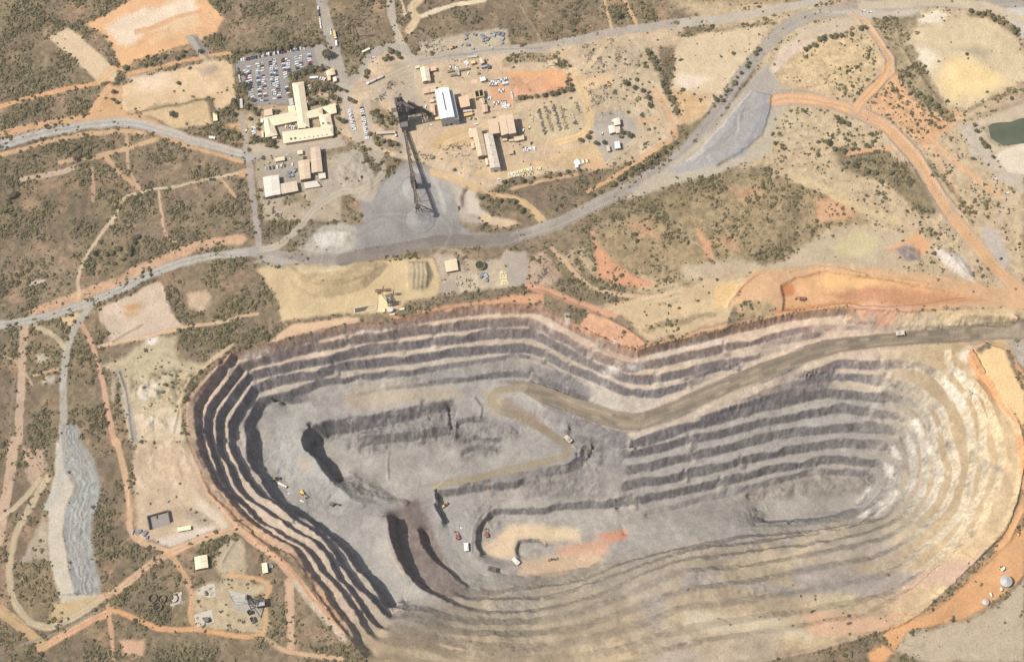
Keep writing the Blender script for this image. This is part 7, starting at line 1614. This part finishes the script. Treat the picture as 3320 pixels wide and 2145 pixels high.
def excavator(s, ang, label, z, col=ORR, swing=.6):
    p = on(s, z); r = empty('excavator', (p.x, p.y, zat(p.x, p.y)), ang, label, 'excavator'); r.scale = (.75,) * 3
    for k in (-1, 1): MB().box((0, k * 2.2, .9), (7.4, 1.2, 1.8), BLK, taper=.92).build('track', r)
    MB().box((0, 0, 1.4), (3, 3.2, .8), BLK).build('undercarriage', r)
    ca, sa = math.cos(swing), math.sin(swing); T = lambda x, y, z_: (x * ca - y * sa, x * sa + y * ca, z_)
    MB().box(T(-1.2, 0, 3.2), (6.4, 4.6, 2.4), col, swing).build('house', r); MB().box(T(2.0, 1.5, 4.2), (2, 1.6, 2.6), col, swing).build('cab', r); MB().box(T(-4.0, 0, 3.1), (1.4, 4.4, 2.2), BLK, swing).build('counterweight', r)
    b = MB(); b.bar(T(2, 0, 3.4), T(6, 0, 8.2), .9, 1.3, col); b.bar(T(6, 0, 8.2), T(9.6, 0, 7.0), .9, 1.1, col); b.build('boom', r)
    a = MB(); a.bar(T(9.6, 0, 7.2), T(10.6, 0, 2.6), .8, .9, col); a.build('arm', r)
    k = MB(); k.box(T(10.1, 0, 1.6), (2, 2.6, 1.9), BLK, swing, .8); k.build('bucket', r)
    return r
excavator(RP("30,600")[0], 1.5, 'red excavator on the grey working floor above the white truck', -120)
excavator(RP("590,560")[0], .9, 'red excavator digging at the curved wall of the inner cut', -131, ORR, .9)
excavator(R1B("1620,765")[0], -.5, 'yellow excavator standing on the grey floor of the pit', -70, YEL, -.4)
excavator(T21("835,550")[0], 2.9, 'dark orange excavator working in the orange cut', -4, mat((150, 100, 76), .7), .2)
excavator(R1B("2000,905")[0], -.6, 'dark machine with a lowered arm further out on the grey floor', -70, mat((110, 104, 98), .7), .5)
def loader(s, ang, label, z, col=YEL, sc=1.0, cat='loader'):
    p = on(s, z); r = empty('wheel_loader', (p.x, p.y, zat(p.x, p.y)), ang, label, cat); r.scale = (sc,) * 3
    MB().box((-1.2, 0, 1.9), (4, 2.4, 1.6), col).build('body', r); MB().box((.4, 0, 3.0), (1.6, 1.8, 1.6), GLASS).build('cab', r)
    for k in (-1, 1): MB().bar((1.2, k * .8, 1.9), (4.2, k * .8, .9), .4, .5, col).build('lift_arm', r)
    MB().box((4.8, 0, .9), (1.4, 3, 1.3), BLK, taper=.85).build('bucket', r)
    for x in (-2.4, 1.6):
        for k in (-1, 1): MB().cyl((x, k * 1.5 - .35, .95), (x, k * 1.5 + .35, .95), .95, .95, RUB, 14).build('wheel', r)
loader(T12("722,450")[0], .6, 'small yellow loader at the corner of the working floor', -120)
loader(R1B("1290,590")[0], .2, 'dark brown loader at the foot of the shaded pit wall', -70, mat((150, 120, 76), .7), 1.1)
loader(T22("2342,645")[0], 1.2, 'bright yellow loader at the right edge of the orange pad', 0, mat((255, 206, 40), .5), .8); loader(T22("2216,882")[0], .5, 'little yellow loader beside the white container on the orange pad', 0, mat((250, 206, 60), .5), .6)
loader(T10("1945,888")[0], .5, 'yellow loader at the right side of the white workshop cluster', 0, YEL, .8); loader(T10("1870,590")[0], 2.0, 'yellow loader in the scrap yard beside the pale sand', 0, YEL, .8)
loader(YD("560,230")[0], .3, 'orange yellow loader in the racks yard north of the main road', 0, mat((242, 176, 72), .5), 1.0)
def grader():
    s = RP("1850,1035")[0]; p = on(s, -131); r = empty('grader', (p.x, p.y, zat(p.x, p.y)), .15, 'long dark grader on the pinkish floor of the inner cut', 'grader'); m = mat((150, 128, 96), .7)
    MB().box((-3, 0, 1.9), (4, 2.2, 1.6), m).build('engine_bay', r); MB().box((-.4, 0, 2.6), (1.6, 1.9, 2.2), GLASS).build('cab', r); MB().bar((0, 0, 2.4), (6.5, 0, 1.6), .7, .7, m).build('frame', r); MB().box((2.6, 0, .8), (.5, 4.6, .9), BLK, .5).build('blade', r)
    for x in (-4.2, -2.4, 6.2):
        for k in (-1, 1): MB().cyl((x, k * 1.3 - .3, .85), (x, k * 1.3 + .3, .85), .85, .85, RUB, 14).build('wheel', r)
grader()
def truck(s0, s1, label, col, z=None, name='service_truck', L=9, cat='truck'):
    p0, p1 = on(s0, z), on(s1, z); c = (p0 + p1) / 2; d = p1 - p0; r = empty(name, (c.x, c.y, zat(c.x, c.y)), math.atan2(d.y, d.x), label, cat); m = mat(col, .45, var=.04)
    MB().box((0, 0, .95), (L, 1.4, .4), BLK).build('chassis', r); MB().box((L / 2 - 1.1, 0, 2.1), (2.1, 2.4, 2.2), WHITE).build('cab', r); MB().box((L / 2 - .03, 0, 2.5), (.1, 2.1, .8), GLASS).build('windscreen', r); MB().box((-1.1, 0, 2.3), (L - 2.8, 2.5, 2.3), m).build('tray', r)
    for x in (L / 2 - 1.4, -L / 2 + 1.2, -L / 2 + 2.4):
        for k in (-1, 1): MB().cyl((x, k * 1.0 - .2, .5), (x, k * 1.0 + .2, .5), .5, .5, RUB, 12).build('wheel', r)
truck(R1B("1330,645")[0], R1B("1410,685")[0], 'white service truck first in line on the grey floor of the pit', (246, 236, 214), -70, L=12)
truck(CP("1088,555")[0], CP("1190,545")[0], 'white delivery truck parked below the tree belt by the office', (246, 246, 246), 0, L=11)
truck(T10("156,368")[0], T10("188,352")[0], 'cream and green bus on the loop road', (240, 232, 190), 0, 'bus', 11, 'bus')
truck(T00("2332,215")[0], T00("2348,285")[0], 'long yellow and white bus on the entrance road', (236, 200, 110), 0, 'bus', 12, 'bus')
truck(T00("2348,290")[0], T00("2352,330")[0], 'white truck close behind the yellow bus on the entrance road', (250, 250, 250), 0, L=8)
truck(T00("1465,965")[0], T00("1500,970")[0], 'white truck on the orange ground by the haul road bend', (246, 246, 246), 0, L=8)
# road tanker with trailers
p0, p1 = on(T10("300,535")[0]), on(T10("178,592")[0]); c = (p0 + p1) / 2; d = p1 - p0; r = empty('road_tanker', (c.x, c.y, c.z), math.atan2(d.y, d.x), 'long pale road tanker with trailers on the dirt lane below the loop road', 'tanker')
L = d.length
MB().box((L / 2 - 1.6, 0, 1.8), (3.2, 2.5, 2.8), WHITE).build('cab', r); MB().box((0, 0, .9), (L, 1.2, .4), BLK).build('chassis', r)
for k in range(2): x = L / 2 - 4 - k * (L - 4) / 2; MB().cyl((x, 0, 2.3), (x - (L - 5) / 2 + .8, 0, 2.3), 1.35, 1.35, mat((214, 210, 206), .4), 20).build('tank', r)
for k in range(9):
    for s in (-1, 1): MB().cyl((-L / 2 + 1 + k * L / 9.5, s * 1 - .25, .5), (-L / 2 + 1 + k * L / 9.5, s * 1 + .25, .5), .5, .5, RUB, 10).build('wheel', r)
# ------------------------------------------------------------------ laydown yards: racks, pallets, crates, scrap
def stack_mesh(kind, seed):
    rng = random.Random(seed); b = MB()
    if kind == 'pipes':
        m = mat(rng.choice([(150, 138, 126), (176, 160, 140), (120, 110, 104)]), .7)
        for k in range(5): b.cyl((-2.6, -1 + k * .5, .3), (2.6 + rng.uniform(-.4, .4), -1 + k * .5, .3), .24, .24, m, 8)
        for k in range(4): b.cyl((-2.5, -.75 + k * .5, .72), (2.5 + rng.uniform(-.6, .4), -.75 + k * .5, .72), .24, .24, m, 8)
        for x in (-1.8, 1.8): b.box((x, 0, .05), (.2, 2.6, .12), BLK)
    elif kind == 'crates':
        for k in range(5): b.box((rng.uniform(-1.6, 1.6), rng.uniform(-1.4, 1.4), .5), (rng.uniform(.9, 1.8), rng.uniform(.8, 1.5), rng.uniform(.8, 1.5)), mat(rng.choice([(226, 206, 166), (190, 166, 130), (130, 116, 104), (206, 196, 180)]), .8), rng.uniform(0, 1.6))
    elif kind == 'scrap':
        for k in range(9):
            a = rng.uniform(0, 6.28); x, y = rng.uniform(-2, 2), rng.uniform(-2, 2)
            b.bar((x, y, .15), (x + math.cos(a) * rng.uniform(1, 2.6), y + math.sin(a) * rng.uniform(1, 2.6), rng.uniform(.2, 1.2)), rng.uniform(.2, .6), rng.uniform(.2, .6), mat(rng.choice([(110, 100, 94), (146, 120, 96), (86, 80, 78), (196, 176, 140)]), .8))
    elif kind == 'frames':
        m = mat(rng.choice([(150, 154, 162), (128, 132, 142), (172, 174, 176)]), .5)
        for x in (-2.2, 0, 2.2):
            for y in (-1.4, 1.4): b.bar((x, y, 0), (x, y, 2), .18, .18, m)
        for z in (.7, 1.9):
            for y in (-1.4, 1.4): b.bar((-2.2, y, z), (2.2, y, z), .2, .2, m)
            b.box((0, 0, z + .14), (4.4, 2.6, .1), m)
    elif kind == 'rocks':
        for k in range(7): b.dome((rng.uniform(-1.6, 1.6), rng.uniform(-1.6, 1.6), -.1), rng.uniform(.4, 1.0), rng.uniform(.4, .9), mat((176, 166, 150), .95), 7, 3)
    return b.mesh(kind)
SM = {k: [stack_mesh(k, 5 * i + len(k)) for i in range(4)] for k in ('pipes', 'crates', 'scrap', 'frames', 'rocks')}
NMK = {'pipes': ('pipe_stack', 'pipes'), 'crates': ('crate_stack', 'crates'), 'scrap': ('scrap_heap', 'scrap'), 'frames': ('steel_rack', 'rack'), 'rocks': ('rock_pile', 'rocks')}
def yard(f, txt, n, kind, label, wid=0, ang=None, z=None, sc=1.0):
    P, s = resample(f(txt), 3)
    for k in range(n):
        t = (k + .5) / n * (len(P) - 1); i = min(int(t), len(P) - 2); q = (P[i][0] + RNG.normal() * wid, P[i][1] + RNG.normal() * wid)
        p = on(q, z); o = link(NMK[kind][0], SM[kind][RNG.integers(0, 4)]); o.location = (p.x, p.y, p.z); o.rotation_euler = (0, 0, (RNG.uniform(0, 3.1) if ang is None else ang + RNG.normal() * .08)); v = sc * RNG.uniform(.8, 1.15); o.scale = (v, v, v)
        tag(o, label, NMK[kind][1], label)
for k, (a, b) in enumerate((("1690,1030", "1780,1370"), ("1780,1010", "1880,1340"), ("1880,980", "1980,1320"), ("1980,985", "2060,1300"))):
    w = ('first', 'second', 'third', 'fourth')[k]
    yard(YD, a + ' ' + b, 13, 'scrap' if k % 2 else 'pipes', f'{"scrap steel" if k % 2 else "pipe bundle"} in the {w} of the four slanting storage rows', 1.0, None, sc=.95)
yard(YD, "1560,1080 1610,1210", 6, 'crates', 'crate stack left of the four slanting storage rows', 3); yard(YD, "2180,940 2235,1080", 7, 'scrap', 'scrap steel at the upper right corner of the storage ground', 2); yard(YD, "2140,1110 2180,1230", 6, 'crates', 'crate stack at the lower right of the storage ground', 3)
yard(YD, "690,90 790,240", 5, 'frames', 'blue grey steel rack in the left half of the racks yard', 7); yard(YD, "900,60 1010,180", 7, 'frames', 'blue grey steel rack in the middle of the racks yard', 8); yard(YD, "1050,40 1220,30 1220,180", 9, 'frames', 'blue grey steel rack along the right end of the racks yard', 3)
yard(YD, "120,200 420,180", 12, 'scrap', 'scrap pieces at the left end of the racks yard', 6); yard(YD, "300,250 420,270", 5, 'crates', 'crate stack in the left half of the racks yard', 5); yard(YD, "1010,180 1060,220", 3, 'crates', 'cream crate stack by the road side of the racks yard', 4)
yard(T10, "1700,320 1780,440", 9, 'scrap', 'scrap steel in the grey oval yard at the upper right', 8); yard(T10, "1790,390 1830,460", 5, 'pipes', 'pipe bundle in the grey oval yard at the upper right', 6); yard(T10, "1880,290 1980,440", 9, 'scrap', 'scrap steel in the strip right of the oval yard', 9)
yard(T10, "1720,620 1880,640 1740,720 1860,760", 26, 'scrap', 'scrap steel heaped on the grey ground below the pale sand', 12); yard(T10, "1930,520 1960,600", 5, 'crates', 'crate stack beside the scrap yard trees', 4)
yard(PL, "330,1180 660,1130", 10, 'scrap', 'scrap steel in the upper arc left of the gabled store', 5); yard(PL, "430,1290 730,1270", 9, 'crates', 'dark crates in the lower arc left of the gabled store', 3); yard(PL, "610,1380 780,1460", 10, 'rocks', 'broken rock piles below the gabled store', 7); yard(PL, "20,1250 200,1330", 9, 'scrap', 'scrap steel beside the stacking conveyor', 8)
yard(HF, "310,715 430,790", 6, 'crates', 'crate stack in the scrap beside the conveyor trestles', 6)
yard(T10, "240,690 420,560", 10, 'scrap', 'scrap steel on the grey ground left of the headframe', 9); yard(T00, "2000,1230 2070,1200", 7, 'frames', 'blue grey steel rack in the lower yard', 5); yard(T00, "1850,1150 2050,1110", 6, 'crates', 'crate stack along the top of the lower yard', 4)
yard(T00, "1815,1280 1850,1520", 9, 'rocks', 'pale rocks along the road beside the lower yard', 3); yard(T00, "1880,1430 1980,1520", 7, 'pipes', 'pipe bundle below the pale grey shed', 6)
yard(TK, "640,960 780,1200", 8, 'crates', 'cream crates in the left column of the rim storage', 7); yard(TK, "900,960 1050,1180", 8, 'scrap', 'scrap pieces in the middle of the rim storage', 9); yard(TK, "1300,820 1480,960", 6, 'frames', 'blue grey steel rack beside the stored concrete discs', 6)
yard(JC, "1890,600 2060,560 2180,440 2270,560", 9, 'scrap', 'dark scrapped machinery on the rim right of the loading slab', 3, sc=1.3); yard(T11, "905,515 935,518", 2, 'scrap', 'dark machinery lying on the rim below the stored discs', 2, sc=1.5); yard(T11, "1380,400 1430,350", 5, 'pipes', 'long pipes lying by the thicket at the notch', 3)
yard(BL, "600,430 800,380", 6, 'rocks', 'white rubble at the slab of the right hand round tank', 5); yard(BL, "990,620 1010,740", 4, 'crates', 'dark crates on the left end of the tank slab', 2); yard(BL, "1050,120 1280,250", 8, 'rocks', 'rubble on the ruined concrete floor', 9)
yard(T02, "950,640 1030,670", 6, 'frames', 'blue grey steel rack beside the three sided bay', 5); yard(BM, "1900,620 1960,720", 3, 'frames', 'grey transformer frame fenced beside the bright cream shed', 4)
yard(R1B, "520,740 700,900", 9, 'rocks', 'dark boulders along the upper edge of the left pit wall', 3); yard(PL, "420,70 640,45", 5, 'crates', 'dark crates on the road side of the upper yard', 3)
for c, a, lb in (("440,212", .17, 'left end of the upper line'), ("560,200", .17, 'middle of the upper line'), ("640,186", .17, 'right end of the upper line'), ("482,262", .17, 'lower line left of the grey one')):
    p = on(PL(c)[0]); r = empty('shipping_container', p, a, f'dark green grey container, {lb} in the upper yard', 'container')
    m = mat((126, 126, 112), .6); MB().box((0, 0, 1.4), (8, 2.5, 2.6), m).build('body', r); MB().box((4.03, 0, 1.4), (.12, 2.3, 2.3), DARKST).build('door', r)
p = on(PL("542,236")[0]); r = empty('shipping_container', p, .17 + 1.57, 'pale grey container standing crosswise in the upper yard', 'container'); MB().box((0, 0, 1.4), (8, 2.5, 2.6), mat((176, 172, 168), .6)).build('body', r); MB().box((-4.03, 0, 1.4), (.12, 2.3, 2.3), DARKST).build('door', r)
p = on(PL("720,28")[0]); r = empty('shipping_container', p, .1, 'long pale green container along the main road', 'container'); MB().box((0, 0, 1.4), (12, 2.5, 2.6), mat((190, 192, 176), .6)).build('body', r); MB().box((6.03, 0, 1.4), (.12, 2.3, 2.3), DARKST).build('door', r)
# fences round the yards
def fence(f, txt, label, h=1.8):
    P = [on(s) for s in f(txt)]; r = empty('fence', (P[0].x, P[0].y, 0), 0, label, 'fence'); o = Vector((P[0].x, P[0].y, 0)); rl = MB(); m = mat((150, 140, 128), .7)
    for a, b in zip(P[:-1], P[1:]):
        n = max(1, int((b - a).length / 12))
        for k in range(n): q = a.lerp(b, k / n) - o; MB().box((q.x, q.y, zat(q.x + o.x, q.y + o.y) + h / 2), (.14, .14, h), m).build('post', r)
        for z in (.6, 1.2, h - .1): rl.bar(a - o + Vector((0, 0, z)), b - o + Vector((0, 0, z)), .06, .08, m)
    rl.build('rails', r)
fence(YD, "1015,660 1310,640 1370,1030 1060,1060", 'low post and rail fence round the red vehicle pound'); fence(T00, "1640,420 1650,740", 'post fence between the sports ground and the car park'); fence(T00, "900,800 1460,690 1500,780", 'post fence along the hedge of the yellow paddock')
fence(T10, "1680,520 1890,490 1930,480", 'post fence on the dark line above the pale sand')
